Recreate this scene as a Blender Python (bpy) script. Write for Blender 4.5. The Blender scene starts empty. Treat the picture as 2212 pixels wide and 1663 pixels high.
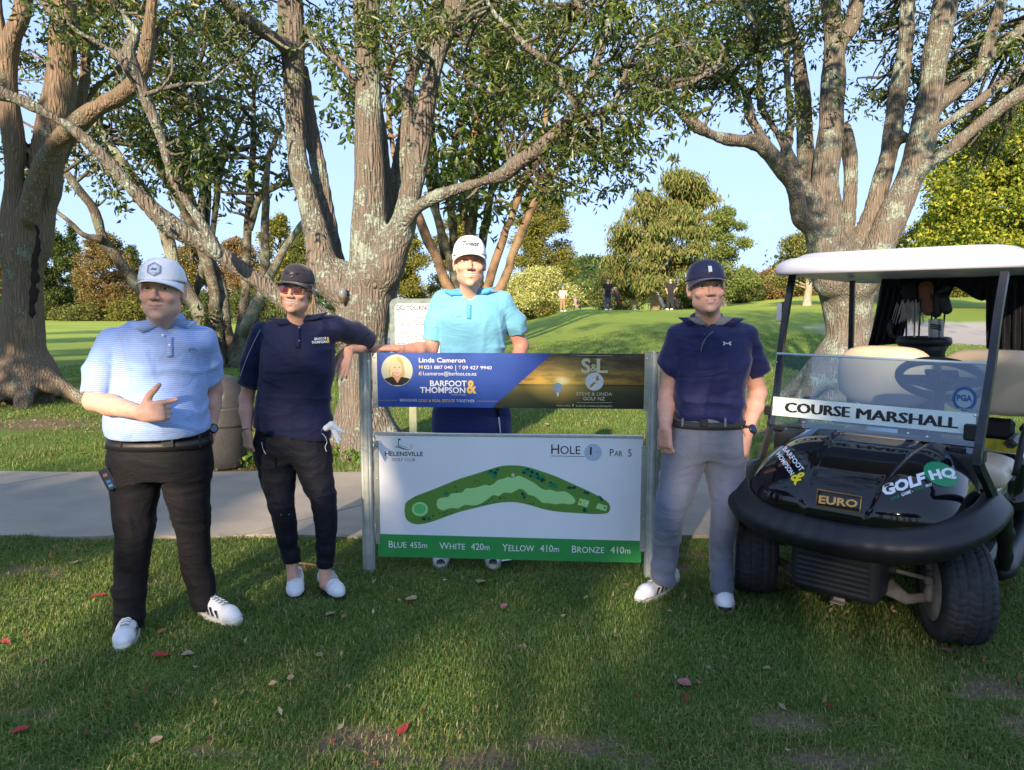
import bpy, math, random
import numpy as np
from mathutils import Vector, Matrix

C = bpy.context.scene.collection
SC = bpy.context.scene
R = math.radians

# ------------------------------------------------------------------ camera, sky, sun, exposure
CAM_H = 1.5; PITCH = R(6.0); FPX = 1535.0; CU = 1105.5; CV = 831.5
cam_d = bpy.data.cameras.new('camera'); cam = bpy.data.objects.new('camera', cam_d); C.objects.link(cam)
cam.location = (0, 0, CAM_H); cam.rotation_euler = (math.pi/2 - PITCH, 0, 0)
cam_d.sensor_width = 36; cam_d.lens = 36*FPX/2211.0; cam_d.clip_end = 3000; cam_d.clip_start = 0.05
SC.camera = cam
SUN_AZ = R(17); SUN_EL = R(21)       # direction the light travels: towards +Y, turned right by SUN_AZ
SUN_T = np.array([math.sin(SUN_AZ)*math.cos(SUN_EL), math.cos(SUN_AZ)*math.cos(SUN_EL), -math.sin(SUN_EL)])
W = bpy.data.worlds.new('World'); SC.world = W; W.use_nodes = True
nt = W.node_tree; nt.nodes.clear()
sky = nt.nodes.new('ShaderNodeTexSky'); sky.sky_type = 'NISHITA'; sky.sun_disc = False
sky.sun_elevation = SUN_EL; sky.sun_rotation = SUN_AZ + math.pi; sky.air_density = 1.1; sky.dust_density = 0.6; sky.ozone_density = 2.0
bg = nt.nodes.new('ShaderNodeBackground'); bg.inputs[1].default_value = 0.15
wo = nt.nodes.new('ShaderNodeOutputWorld')
gm = nt.nodes.new('ShaderNodeGamma'); gm.inputs[1].default_value = .20      # the phone's tone curve, on the whole sky alike
tn = nt.nodes.new('ShaderNodeMix'); tn.data_type = 'RGBA'; tn.blend_type = 'MULTIPLY'; tn.inputs[0].default_value = 1; tn.inputs[7].default_value = (.80, 1.05, 1.60, 1); tn.clamp_result = False
nt.links.new(sky.outputs[0], gm.inputs[0]); nt.links.new(gm.outputs[0], tn.inputs[6]); nt.links.new(tn.outputs[2], bg.inputs[0]); nt.links.new(bg.outputs[0], wo.inputs[0])
sl = bpy.data.lights.new('sun', 'SUN'); sl.energy = 2.5; sl.angle = R(0.8); sl.color = (1.0, 0.80, 0.58)
so = bpy.data.objects.new('sun', sl); C.objects.link(so)
so.rotation_euler = Vector(SUN_T.tolist()).to_track_quat('-Z', 'Y').to_euler()
so.location = (-8, -20, 12)
SC.view_settings.view_transform = 'Standard'; SC.view_settings.look = 'None'
SC.view_settings.gamma = 1; SC.view_settings.use_curve_mapping = False
SC.view_settings.exposure = 2.12
SC.cycles.max_bounces = 7; SC.cycles.transparent_max_bounces = 12; SC.cycles.use_denoising = True

rs = np.random.RandomState(7)
def at(u, v, Y):
    """world point seen at (u, v) of a 2211 px wide picture, at distance Y in front of the camera"""
    xc = (u-CU)/FPX; yc = -(v-CV)/FPX
    dy = math.cos(PITCH)+yc*math.sin(PITCH); dz = -math.sin(PITCH)+yc*math.cos(PITCH)
    s = Y/dy
    return np.array([xc*s, Y, CAM_H+dz*s])
def proj(P):
    P = np.asarray(P, float).reshape(-1, 3)
    x = P[:, 0]; y = P[:, 1]; z = P[:, 2]-CAM_H
    d = y*math.cos(PITCH)-z*math.sin(PITCH); up = y*math.sin(PITCH)+z*math.cos(PITCH)
    d = np.maximum(d, 1e-3)
    return CU+FPX*x/d, CV-FPX*up/d
def px(Y): return Y/FPX           # size of one picture unit at distance Y

# ------------------------------------------------------------------ object helpers
def link(o, parent=None):
    C.objects.link(o)
    if parent is not None: o.parent = parent
    return o
def tag(o, label=None, cat=None, group=None, kind=None):
    if label: o['label'] = label
    if cat: o['category'] = cat
    if group: o['group'] = group
    if kind: o['kind'] = kind
    return o
def thing(name, label, cat, loc=(0, 0, 0), rotz=0.0, group=None):
    o = bpy.data.objects.new(name, None); C.objects.link(o); o.location = tuple(float(a) for a in loc)
    o.rotation_euler = (0, 0, rotz); o.empty_display_size = .1
    return tag(o, label, cat, group)
def mesh(name, V, F, mats=None, parent=None, smooth=False, fm=None, col=None, origin=None, shift=True):
    """V (n,3), F list of index lists or a (m,k) array. World positions; if the parent is an unrotated Empty the mesh is made relative to it."""
    V = np.asarray(V, np.float64).reshape(-1, 3)
    if parent is not None and shift:
        off = np.array([0., 0., 0.]); q = parent
        while q is not None: off += np.array(q.location); q = q.parent
        V = V-off
    loc = None
    if origin is not None:
        loc = np.array(origin, float); V = V-loc
    me = bpy.data.meshes.new(name)
    if isinstance(F, np.ndarray):
        k = F.shape[1]; n = F.shape[0]
        me.vertices.add(len(V)); me.vertices.foreach_set('co', V.astype(np.float32).ravel())
        me.loops.add(n*k); me.loops.foreach_set('vertex_index', F.astype(np.int32).ravel())
        me.polygons.add(n); me.polygons.foreach_set('loop_start', np.arange(0, n*k, k, dtype=np.int32))
        me.update(calc_edges=True)
    else:
        me.from_pydata(V.tolist(), [], [list(map(int, f)) for f in F]); me.update()
    if mats is not None:
        for m in (mats if isinstance(mats, (list, tuple)) else [mats]): me.materials.append(m)
    if fm is not None: me.polygons.foreach_set('material_index', np.asarray(fm, np.int32))
    if smooth: me.polygons.foreach_set('use_smooth', np.ones(len(me.polygons), bool))
    if col is not None:
        a = me.color_attributes.new('Col', 'FLOAT_COLOR', 'POINT')
        c4 = np.ones((len(V), 4), np.float32); c4[:, :3] = col; a.data.foreach_set('color', c4.ravel())
    o = bpy.data.objects.new(name, me); link(o, parent)
    if loc is not None: o.location = loc
    return o

class MB:
    """collects simple shapes, one mesh object at the end"""
    def __init__(s): s.V = []; s.F = []; s.n = 0; s.fm = []; s.m = 0
    def add(s, V, F):
        V = np.asarray(V, float).reshape(-1, 3)
        s.V.append(V); s.F += [[int(i)+s.n for i in f] for f in F]; s.fm += [s.m]*len(F); s.n += len(V); return s
    def box(s, c, size, rot=None, bev=0.0):
        hx, hy, hz = np.array(size)/2.0
        b = min(bev, hx*.9, hy*.9, hz*.9)
        if b <= 0:
            V = np.array([[x, y, z] for x in (-hx, hx) for y in (-hy, hy) for z in (-hz, hz)])
            F = [(0, 1, 3, 2), (4, 6, 7, 5), (0, 4, 5, 1), (2, 3, 7, 6), (0, 2, 6, 4), (1, 5, 7, 3)]
        else:
            V = []; 
            for sx in (-1, 1):
                for sy in (-1, 1):
                    for sz in (-1, 1):
                        V += [[sx*hx, sy*(hy-b), sz*(hz-b)], [sx*(hx-b), sy*hy, sz*(hz-b)], [sx*(hx-b), sy*(hy-b), sz*hz]]
            V = np.array(V); idx = lambda sx, sy, sz, k: ((sx > 0)*4+(sy > 0)*2+(sz > 0))*3+k
            F = []
            for sx in (-1, 1): F.append([idx(sx, *q, 0) for q in ((-1, -1), (1, -1), (1, 1), (-1, 1))][::sx])
            for sy in (-1, 1): F.append([idx(q[0], sy, q[1], 1) for q in ((-1, -1), (1, -1), (1, 1), (-1, 1))][::-sy])
            for sz in (-1, 1): F.append([idx(q[0], q[1], sz, 2) for q in ((-1, -1), (1, -1), (1, 1), (-1, 1))][::sz])
            for sx in (-1, 1):
                for sy in (-1, 1): F.append([idx(sx, sy, -1, 0), idx(sx, sy, -1, 1), idx(sx, sy, 1, 1), idx(sx, sy, 1, 0)][::-sx*sy])
                for sz in (-1, 1): F.append([idx(sx, -1, sz, 0), idx(sx, -1, sz, 2), idx(sx, 1, sz, 2), idx(sx, 1, sz, 0)][::sx*sz])
            for sy in (-1, 1):
                for sz in (-1, 1): F.append([idx(-1, sy, sz, 1), idx(-1, sy, sz, 2), idx(1, sy, sz, 2), idx(1, sy, sz, 1)][::-sy*sz])
            for sx in (-1, 1):
                for sy in (-1, 1):
                    for sz in (-1, 1): F.append([idx(sx, sy, sz, 0), idx(sx, sy, sz, 1), idx(sx, sy, sz, 2)][::sx*sy*sz])
        if rot is not None: V = V @ np.array(rot).T
        return s.add(V+np.array(c, float), F)
    def tube(s, pts, r, n=10, caps=True, flat=1.0, up=None):
        V, F = tube_geo(pts, r, n, caps, flat, up); return s.add(V, F)
    def lathe(s, prof, n=24, c=(0, 0, 0), axis=None):
        prof = np.array(prof, float); a = np.linspace(0, 2*math.pi, n, endpoint=False)
        V = np.array([[p[0]*math.cos(t), p[0]*math.sin(t), p[1]] for p in prof for t in a]); m = len(prof)
        F = [(i*n+j, i*n+(j+1) % n, (i+1)*n+(j+1) % n, (i+1)*n+j) for i in range(m-1) for j in range(n)]
        if prof[0][0] > 1e-5: F.append([j for j in range(n)][::-1])
        if prof[-1][0] > 1e-5: F.append([(m-1)*n+j for j in range(n)])
        if axis is not None:
            q = Vector((0, 0, 1)).rotation_difference(Vector(tuple(map(float, axis)))).to_matrix(); V = V @ np.array(q).T
        return s.add(V+np.array(c, float), F)
    def ball(s, c, r, n=12, m=8):
        r = np.ones(3)*np.array(r, float)
        th = np.linspace(0, math.pi, m+1); prof = [[math.sin(t), -math.cos(t)] for t in th]
        prof[0][0] = prof[-1][0] = 1e-4
        a = np.linspace(0, 2*math.pi, n, endpoint=False)
        V = np.array([[p[0]*math.cos(t)*r[0], p[0]*math.sin(t)*r[1], p[1]*r[2]] for p in prof for t in a])
        F = [(i*n+j, i*n+(j+1) % n, (i+1)*n+(j+1) % n, (i+1)*n+j) for i in range(m) for j in range(n)]
        return s.add(V+np.array(c, float), F)
    def prism(s, poly, thick, M):
        """poly of 2D points, extruded by thick along the third axis of M (4x4: columns = axes + origin)"""
        n = len(poly); M = np.array(M)
        V = [list(p)+[0, 1] for p in poly]+[list(p)+[thick, 1] for p in poly]
        V = (np.array(V) @ M.T)[:, :3]
        F = [list(range(n))[::-1], list(range(n, 2*n))]+[(i, (i+1) % n, (i+1) % n+n, i+n) for i in range(n)]
        return s.add(V, F)
    def xf(s, M):
        M = np.array(M)
        s.V = [(np.c_[v, np.ones(len(v))] @ M.T)[:, :3] for v in s.V]; return s
    def obj(s, name, mats, parent=None, smooth=False, **k):
        return mesh(name, np.vstack(s.V), s.F, mats, parent, smooth, fm=s.fm if max(s.fm) > 0 else None, **k)

def smoothline(pts, sub=4):
    P = np.array(pts, float)
    if len(P) < 3: return P
    P2 = np.vstack([2*P[0]-P[1], P, 2*P[-1]-P[-2]]); out = []
    for i in range(1, len(P2)-2):
        p0, p1, p2, p3 = P2[i-1:i+3]
        for t in np.linspace(0, 1, sub, endpoint=False):
            out.append(.5*((2*p1)+(-p0+p2)*t+(2*p0-5*p1+4*p2-p3)*t*t+(-p0+3*p1-3*p2+p3)*t**3))
    out.append(P[-1]); return np.array(out)
def tube_geo(pts, r, n=10, caps=True, flat=1.0, up=None):
    P = np.array(pts, float); m = len(P); r = np.ones(m)*np.array(r, float)
    T = np.gradient(P, axis=0); T /= np.linalg.norm(T, axis=1)[:, None]+1e-12
    ref = np.array(up, float) if up is not None else (np.array([0, 0, 1.]) if abs(T[0][2]) < .9 else np.array([1., 0, 0]))
    N = ref-T[0]*ref.dot(T[0]); N /= np.linalg.norm(N); V = []
    for i in range(m):
        N = N-T[i]*N.dot(T[i]); N /= np.linalg.norm(N)+1e-12; B = np.cross(T[i], N)
        a = np.linspace(0, 2*math.pi, n, endpoint=False)
        V.append(P[i]+r[i]*(np.cos(a)[:, None]*N+flat*np.sin(a)[:, None]*B))
    V = np.vstack(V)
    F = [(i*n+j, i*n+(j+1) % n, (i+1)*n+(j+1) % n, (i+1)*n+j) for i in range(m-1) for j in range(n)]
    if caps: F += [list(range(n))[::-1], [(m-1)*n+j for j in range(n)]]
    return V, F

def hash3(ix, iy, iz, seed):
    h = (ix*374761393+iy*668265263+iz*2147483647+seed*974711) & 0xffffffff
    h = ((h ^ (h >> 13))*1274126177) & 0xffffffff
    h = h ^ (h >> 16)
    return (h & 0xffff)/32767.5-1.0
def vnoise(P, f=1.0, seed=0):
    P = np.asarray(P, float)*f; I = np.floor(P).astype(np.int64); t = P-I; t = t*t*(3-2*t)
    r = 0
    for a in (0, 1):
        for b in (0, 1):
            for c in (0, 1):
                w = (t[..., 0] if a else 1-t[..., 0])*(t[..., 1] if b else 1-t[..., 1])*(t[..., 2] if c else 1-t[..., 2])
                r = r+w*hash3(I[..., 0]+a, I[..., 1]+b, I[..., 2]+c, seed)
    return r
def sstep(a, b, x):
    t = np.clip((np.asarray(x, float)-a)/(b-a), 0, 1); return t*t*(3-2*t)

# ------------------------------------------------------------------ distance field bodies (limbs, cloth, trunks): one smooth skin over many rounded forms
class Field:
    def __init__(s, lo, hi, h):
        s.lo = np.array(lo, float); s.h = h; s.n = np.ceil((np.array(hi)-s.lo)/h).astype(int)+1
        s.A = np.full(s.n, 9.0, np.float32)
    def sub(s, lo, hi):
        a = np.clip(np.floor((np.array(lo)-s.lo)/s.h).astype(int), 0, s.n); b = np.clip(np.ceil((np.array(hi)-s.lo)/s.h).astype(int)+1, 0, s.n)
        sl = tuple(slice(int(i), int(j)) for i, j in zip(a, b))
        if any(j <= i for i, j in zip(a, b)): return None, None
        g = [(s.lo[i]+s.h*np.arange(a[i], b[i])).astype(np.float32) for i in range(3)]
        return sl, (g[0][:, None, None], g[1][None, :, None], g[2][None, None, :])
    def put(s, sl, d, k, mode):
        A = s.A[sl]
        if mode == 'add':
            if k <= 0: s.A[sl] = np.minimum(A, d); return
            A2 = np.minimum(A, 5.0); h = np.clip(.5+.5*(d-A2)/k, 0, 1); s.A[sl] = d*(1-h)+A2*h-k*h*(1-h)
        elif mode == 'cut':
            if k <= 0: s.A[sl] = np.maximum(A, -d); return
            A2 = np.minimum(A, 5.0); h = np.clip(.5-.5*(A2+d)/k, 0, 1); s.A[sl] = A2*(1-h)-d*h+k*h*(1-h)
    def cap(s, a, b, ra, rb=None, k=.01, mode='add', flat=None):
        a = np.array(a, float); b = np.array(b, float); rb = ra if rb is None else rb
        m = max(ra, rb)+2*k+4*s.h
        sl, g = s.sub(np.minimum(a, b)-m, np.maximum(a, b)+m)
        if sl is None: return s
        d = b-a; L2 = max(float(d.dot(d)), 1e-9)
        t = np.clip(((g[0]-a[0])*d[0]+(g[1]-a[1])*d[1]+(g[2]-a[2])*d[2])/L2, 0, 1)
        X = g[0]-a[0]-t*d[0]; Y = g[1]-a[1]-t*d[1]; Z = g[2]-a[2]-t*d[2]
        if flat is not None:                       # squash along an axis: (axis, factor)
            ax, f = flat; ax = np.array(ax, float)/np.linalg.norm(ax)
            q = X*ax[0]+Y*ax[1]+Z*ax[2]; e = (1/f-1)
            X = X+q*e*ax[0]; Y = Y+q*e*ax[1]; Z = Z+q*e*ax[2]
        s.put(sl, (np.sqrt(X*X+Y*Y+Z*Z)-(ra+(rb-ra)*t)).astype(np.float32), k, mode); return s
    def chain(s, pts, rr, k=.01, mode='add', flat=None):
        for i in range(len(pts)-1): s.cap(pts[i], pts[i+1], rr[i], rr[i+1], k, mode, flat)
        return s
    def ell(s, c, r, k=.01, mode='add', M=None):
        c = np.array(c, float); r = np.array(r, float)*np.ones(3); m = max(r)+2*k+4*s.h
        sl, g = s.sub(c-m, c+m)
        if sl is None: return s
        X = g[0]-c[0]; Y = g[1]-c[1]; Z = g[2]-c[2]
        if M is not None:
            M = np.array(M); X, Y, Z = (X*M[0, 0]+Y*M[1, 0]+Z*M[2, 0], X*M[0, 1]+Y*M[1, 1]+Z*M[2, 1], X*M[0, 2]+Y*M[1, 2]+Z*M[2, 2])
        k0 = np.sqrt((X/r[0])**2+(Y/r[1])**2+(Z/r[2])**2); k1 = np.sqrt((X/r[0]**2)**2+(Y/r[1]**2)**2+(Z/r[2]**2)**2)+1e-9
        s.put(sl, (k0*(k0-1)/k1).astype(np.float32), k, mode); return s
    def loft(s, secs, k=.01, mode='add', pw=2.3):
        """secs: rows (z, cx, cy, half width, half depth); stacked rounded sections"""
        S = np.array(sorted(secs, key=lambda q: q[0]), float); zz = np.linspace(S[0, 0], S[-1, 0], 60)
        I = np.array([np.interp(zz, S[:, 0], S[:, j]) for j in range(1, 5)])
        ker = np.array([1, 2, 3, 2, 1])/9.
        for _ in range(2): I = np.array([np.convolve(np.pad(q, 2, mode='edge'), ker, 'valid') for q in I])
        m = 2*k+4*s.h; wmax = I[2].max(); dmax = I[3].max()
        sl, g = s.sub((I[0].min()-wmax-m, I[1].min()-dmax-m, S[0, 0]-m), (I[0].max()+wmax+m, I[1].max()+dmax+m, S[-1, 0]+m))
        z = np.clip(g[2], S[0, 0], S[-1, 0]); cx, cy, a, b = [np.interp(z, zz, q) for q in I]
        e = (np.abs((g[0]-cx)/a)**pw+np.abs((g[1]-cy)/b)**pw+1e-9)**(1/pw)
        gx = (g[0]-cx); gy = (g[1]-cy); rr = np.sqrt(gx*gx+gy*gy)+1e-6
        d = (e-1)*np.maximum(rr/np.maximum(e, 1e-3), np.minimum(a, b)*.5)
        d = np.maximum(d, np.maximum(S[0, 0]-g[2], g[2]-S[-1, 0]))
        s.put(sl, d.astype(np.float32), k, mode); return s
    def half(s, p, nrm, k=0, inv=False):
        """keep the side opposite to nrm"""
        p = np.array(p, float); nrm = np.array(nrm, float)/np.linalg.norm(nrm)
        sl, g = s.sub(s.lo, s.lo+s.n*s.h)
        d = (g[0]-p[0])*nrm[0]+(g[1]-p[1])*nrm[1]+(g[2]-p[2])*nrm[2]
        s.put(sl, -d.astype(np.float32), k, 'cut'); return s
    def warp(s, fn):
        """add fn(X,Y,Z) where the field is near its surface"""
        I = np.argwhere(np.abs(s.A) < .05+2*s.h)
        P = s.lo+I*s.h; s.A[I[:, 0], I[:, 1], I[:, 2]] += fn(P).astype(np.float32); return s
    def surf(s):
        A = s.A; S = A < 0; n = A.shape
        for ax in range(3):
            pass
        c = S[:-1, :-1, :-1].astype(np.uint8)
        tot = np.zeros(tuple(q-1 for q in n), np.uint8); offs = [(a, b, d) for a in (0, 1) for b in (0, 1) for d in (0, 1)]
        for a, b, d in offs: tot += S[a:n[0]-1+a, b:n[1]-1+b, d:n[2]-1+d]
        act = (tot > 0) & (tot < 8); I = np.argwhere(act)
        vid = np.full(act.shape, -1, np.int32); vid[I[:, 0], I[:, 1], I[:, 2]] = np.arange(len(I))
        val = {o: A[I[:, 0]+o[0], I[:, 1]+o[1], I[:, 2]+o[2]] for o in offs}
        acc = np.zeros((len(I), 3)); cnt = np.zeros(len(I))
        for o in offs:
            for ax in range(3):
                if o[ax]: continue
                o2 = list(o); o2[ax] = 1; o2 = tuple(o2); v1 = val[o]; v2 = val[o2]; m = (v1 < 0) != (v2 < 0)
                t = np.where(m, v1/np.where(m, v1-v2, 1), 0)
                q = np.zeros((len(I), 3)); q[:, :] = o; q[:, ax] = t
                acc += q*m[:, None]; cnt += m
        V = s.lo+(I+acc/np.maximum(cnt, 1)[:, None])*s.h
        F = []
        for ax in range(3):
            a = [slice(1, -1)]*3; a[ax] = slice(0, -1); b = [slice(1, -1)]*3; b[ax] = slice(1, None)
            s1 = S[tuple(a)]; s2 = S[tuple(b)]; E = np.argwhere(s1 != s2)
            base = E.copy(); 
            for q in range(3):
                if q != ax: base[:, q] += 1
            flip = s1[E[:, 0], E[:, 1], E[:, 2]]; u, w = [(1, 2), (2, 0), (0, 1)][ax]
            def cell(du, dw):
                c = base.copy(); c[:, u] += du; c[:, w] += dw; return vid[c[:, 0], c[:, 1], c[:, 2]]
            Q = np.stack([cell(-1, -1), cell(0, -1), cell(0, 0), cell(-1, 0)], 1)
            Q[~flip] = Q[~flip][:, ::-1]; F.append(Q)
        F = np.vstack(F); F = F[(F >= 0).all(1)]
        return V, F
def relax(V, F, it=2, lam=.5):
    E = np.vstack([F[:, [0, 1]], F[:, [1, 2]], F[:, [2, 3]], F[:, [3, 0]]]); n = len(V)
    deg = np.bincount(E.ravel(), minlength=n).astype(float)
    for _ in range(it):
        acc = np.stack([np.bincount(E[:, 0], V[E[:, 1], j], n)+np.bincount(E[:, 1], V[E[:, 0], j], n) for j in range(3)], 1)
        V = V*(1-lam)+lam*acc/np.maximum(deg, 1)[:, None]
    return V

# ------------------------------------------------------------------ materials
MATS = {}
def nodemat(name):
    m = bpy.data.materials.new(name); m.use_nodes = True; t = m.node_tree
    p = t.nodes['Principled BSDF']; MATS[name] = m
    return m, t, p
def ramp(t, fac, stops):
    r = t.nodes.new('ShaderNodeValToRGB'); e = r.color_ramp.elements
    while len(e) < len(stops): e.new(.5)
    for i, (pos, c) in enumerate(stops):
        e[i].position = pos; e[i].color = (*c, 1) if len(c) == 3 else c
    t.links.new(fac, r.inputs[0]); return r
def tc(t, kind='Object', scale=(1, 1, 1)):
    c = t.nodes.new('ShaderNodeTexCoord'); mp = t.nodes.new('ShaderNodeMapping'); mp.inputs['Scale'].default_value = scale
    t.links.new(c.outputs[kind], mp.inputs[0]); return mp.outputs[0]
def noise(t, vec, scale, detail=4, rough=.5):
    n = t.nodes.new('ShaderNodeTexNoise'); n.inputs['Scale'].default_value = scale; n.inputs['Detail'].default_value = detail; n.inputs['Roughness'].default_value = rough
    t.links.new(vec, n.inputs['Vector']); return n.outputs[0]
def bump(t, p, h, strength, dist):
    b = t.nodes.new('ShaderNodeBump'); b.inputs['Strength'].default_value = strength; b.inputs['Distance'].default_value = dist
    t.links.new(h, b.inputs['Height']); t.links.new(b.outputs[0], p.inputs['Normal']); return b
def mixc(t, fac, a, b, mode='MIX'):
    m = t.nodes.new('ShaderNodeMix'); m.data_type = 'RGBA'; m.blend_type = mode
    for i, q in ((0, fac), (6, a), (7, b)):
        if isinstance(q, (int, float)): m.inputs[i].default_value = q
        elif isinstance(q, tuple): m.inputs[i].default_value = (*q, 1)
        else: t.links.new(q, m.inputs[i])
    return m.outputs[2]
def mth(t, op, a, b=0.0):
    m = t.nodes.new('ShaderNodeMath'); m.operation = op
    for i, q in ((0, a), (1, b)):
        if isinstance(q, (int, float)): m.inputs[i].default_value = q
        else: t.links.new(q, m.inputs[i])
    return m.outputs[0]
def plain(name, c, rough=.6, metal=0.0, spec=.5, var=.0, vs=20, bs=0, bd=.002, bscale=60, coat=0):
    m, t, p = nodemat(name); p.inputs['Base Color'].default_value = (*c, 1); p.inputs['Roughness'].default_value = rough
    p.inputs['Metallic'].default_value = metal; p.inputs['Specular IOR Level'].default_value = spec
    if coat: p.inputs['Coat Weight'].default_value = coat; p.inputs['Coat Roughness'].default_value = .03
    if var or bs:
        v = tc(t)
        if var:
            n = noise(t, v, vs, 5, .6); lo = tuple(max(q*(1-var), 0) for q in c); hi = tuple(min(q*(1+var), 1) for q in c)
            r = ramp(t, n, [(.3, lo), (.7, hi)]); t.links.new(r.outputs[0], p.inputs['Base Color'])
        if bs: bump(t, p, noise(t, v, bscale, 4, .6), bs, bd)
    return m
def colmat(name, rough=.6, spec=.4, bs=0, bd=.001, bscale=300, var=0, vs=30, sss=0, sheen=0):
    """colour of each point kept on the mesh (its own colour: lips, hair, leaves)"""
    m, t, p = nodemat(name); a = t.nodes.new('ShaderNodeAttribute'); a.attribute_name = 'Col'
    out = a.outputs['Color']
    v = tc(t)
    if var:
        r = ramp(t, noise(t, v, vs, 4, .6), [(.3, (1-var,)*3), (.7, (1+var,)*3)]); out = mixc(t, 1.0, out, r.outputs[0], 'MULTIPLY')
    t.links.new(out, p.inputs['Base Color']); p.inputs['Roughness'].default_value = rough; p.inputs['Specular IOR Level'].default_value = spec
    if sss: p.inputs['Subsurface Weight'].default_value = sss; p.inputs['Subsurface Radius'].default_value = (.012, .004, .002); p.inputs['Subsurface Scale'].default_value = .6
    if sheen: p.inputs['Sheen Weight'].default_value = sheen
    if bs: bump(t, p, noise(t, v, bscale, 3, .6), bs, bd)
    return m
def leafmat(name, rough=.45, trans=.3, spec=.4):
    m, t, p = nodemat(name); a = t.nodes.new('ShaderNodeAttribute'); a.attribute_name = 'Col'
    t.links.new(a.outputs['Color'], p.inputs['Base Color']); p.inputs['Roughness'].default_value = rough; p.inputs['Specular IOR Level'].default_value = spec
    tr = t.nodes.new('ShaderNodeBsdfTranslucent'); mx = t.nodes.new('ShaderNodeMixShader'); mx.inputs[0].default_value = trans
    c2 = mixc(t, 1.0, a.outputs['Color'], (1.3, 1.35, .5), 'MULTIPLY'); t.links.new(c2, tr.inputs[0])
    t.links.new(p.outputs[0], mx.inputs[1]); t.links.new(tr.outputs[0], mx.inputs[2])
    t.links.new(mx.outputs[0], t.nodes['Material Output'].inputs[0]); return m
# ------------------------------------------------------------------ the ground
def ground_z(x, y):
    x = np.asarray(x, float); y = np.asarray(y, float)
    edge = sstep(-3.5, 3.5, x-(-.6+.04*(y-15)))
    m = 1.28*sstep(13, 37, y)*edge
    m = m+1.5*sstep(30, 75, y)*sstep(6, 26, x-.15*(y-30))+sstep(60, 120, y)*1.2*sstep(0, 30, x)
    m = m+.22*sstep(9, 14, y)*sstep(1.5, 4, x)
    m = m+.02*np.sin(x*.9+1)*np.sin(y*.7)*sstep(6.6, 9, y)
    far = sstep(110, 400, np.hypot(x, y))*3
    m = m+far
    b1 = ((x-17.5)/7.5)**2+((y-24.5)/4.2)**2            # bunker to the right
    m = m-.25*np.exp(-b1**2)
    return m
DIRT = [(585, 1248, 70, 16), (345, 1255, 55, 18), (60, 1232, 70, 20), (700, 1222, 60, 12), (760, 1600, 150, 38), (1000, 1650, 170, 40), (1250, 1612, 200, 32), (1560, 1640, 330, 40),
        (1750, 1560, 240, 22), (2120, 1490, 90, 30), (2190, 1560, 90, 40), (1800, 1640, 260, 34), (1480, 1230, 80, 14), (1540, 1200, 90, 14), (60, 1540, 130, 24), (1720, 1250, 70, 22), (440, 1620, 90, 14),
        (560, 905, 190, 22), (90, 915, 150, 16), (520, 1015, 110, 8), (830, 935, 40, 12), (1640, 930, 60, 12), (1900, 1200, 160, 30)]
def dirt_mask(P):
    u, v = proj(P); n = vnoise(P, 4.0, 3)*.5+vnoise(P, 11.0, 5)*.45+vnoise(P, 27., 6)*.25
    d = np.zeros(len(P))
    for (cu, cv, a, b) in DIRT:
        q = ((u-cu)/a)**2+((v-cv)/b)**2
        d = np.maximum(d, np.exp(-q*.7)*1.15)
    near = P[:, 1] < 16
    return np.clip(sstep(.30, 1.25, d+n*.75), 0, 1)*near

def ground_material():
    m, t, p = nodemat('turf')
    a = t.nodes.new('ShaderNodeAttribute'); a.attribute_name = 'Col'
    v = tc(t, 'Object'); n1 = noise(t, v, .35, 4, .6); n2 = noise(t, v, 6, 6, .7); n3 = noise(t, v, 60, 4, .7)
    g = ramp(t, n2, [(.3, (.08, .14, .025)), (.52, (.13, .21, .04)), (.75, (.20, .26, .06))])
    g2 = mixc(t, n1, g.outputs[0], (.11, .18, .03)); g3 = mixc(t, mth(t, 'MULTIPLY', n3, .6), g2, (.07, .12, .02))
    # mown turf far off is an even, slightly yellower green
    sep = t.nodes.new('ShaderNodeSeparateXYZ'); t.links.new(v, sep.inputs[0])
    far = mth(t, 'MULTIPLY', mth(t, 'SUBTRACT', sep.outputs[1], 12.0), .03); 
    cl = t.nodes.new('ShaderNodeClamp'); t.links.new(far, cl.inputs[0])
    fg = ramp(t, noise(t, v, .12, 3, .5), [(.35, (.22, .30, .04)), (.65, (.31, .38, .06))])
    g4 = mixc(t, cl.outputs[0], g3, fg.outputs[0])
    dn = ramp(t, n3, [(.3, (.09, .065, .04)), (.7, (.24, .175, .115))])
    sepc = t.nodes.new('ShaderNodeSeparateColor'); t.links.new(a.outputs['Color'], sepc.inputs[0])
    c = mixc(t, sepc.outputs[0], g4, dn.outputs[0])
    sand = ramp(t, n3, [(.3, (.27, .25, .22)), (.7, (.42, .39, .34))])
    c = mixc(t, sepc.outputs[1], c, sand.outputs[0])
    t.links.new(c, p.inputs['Base Color']); p.inputs['Roughness'].default_value = .95; p.inputs['Specular IOR Level'].default_value = .15
    hh = mth(t, 'ADD', mth(t, 'MULTIPLY', n3, .6), n2); bump(t, p, hh, .7, .03); return m
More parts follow.
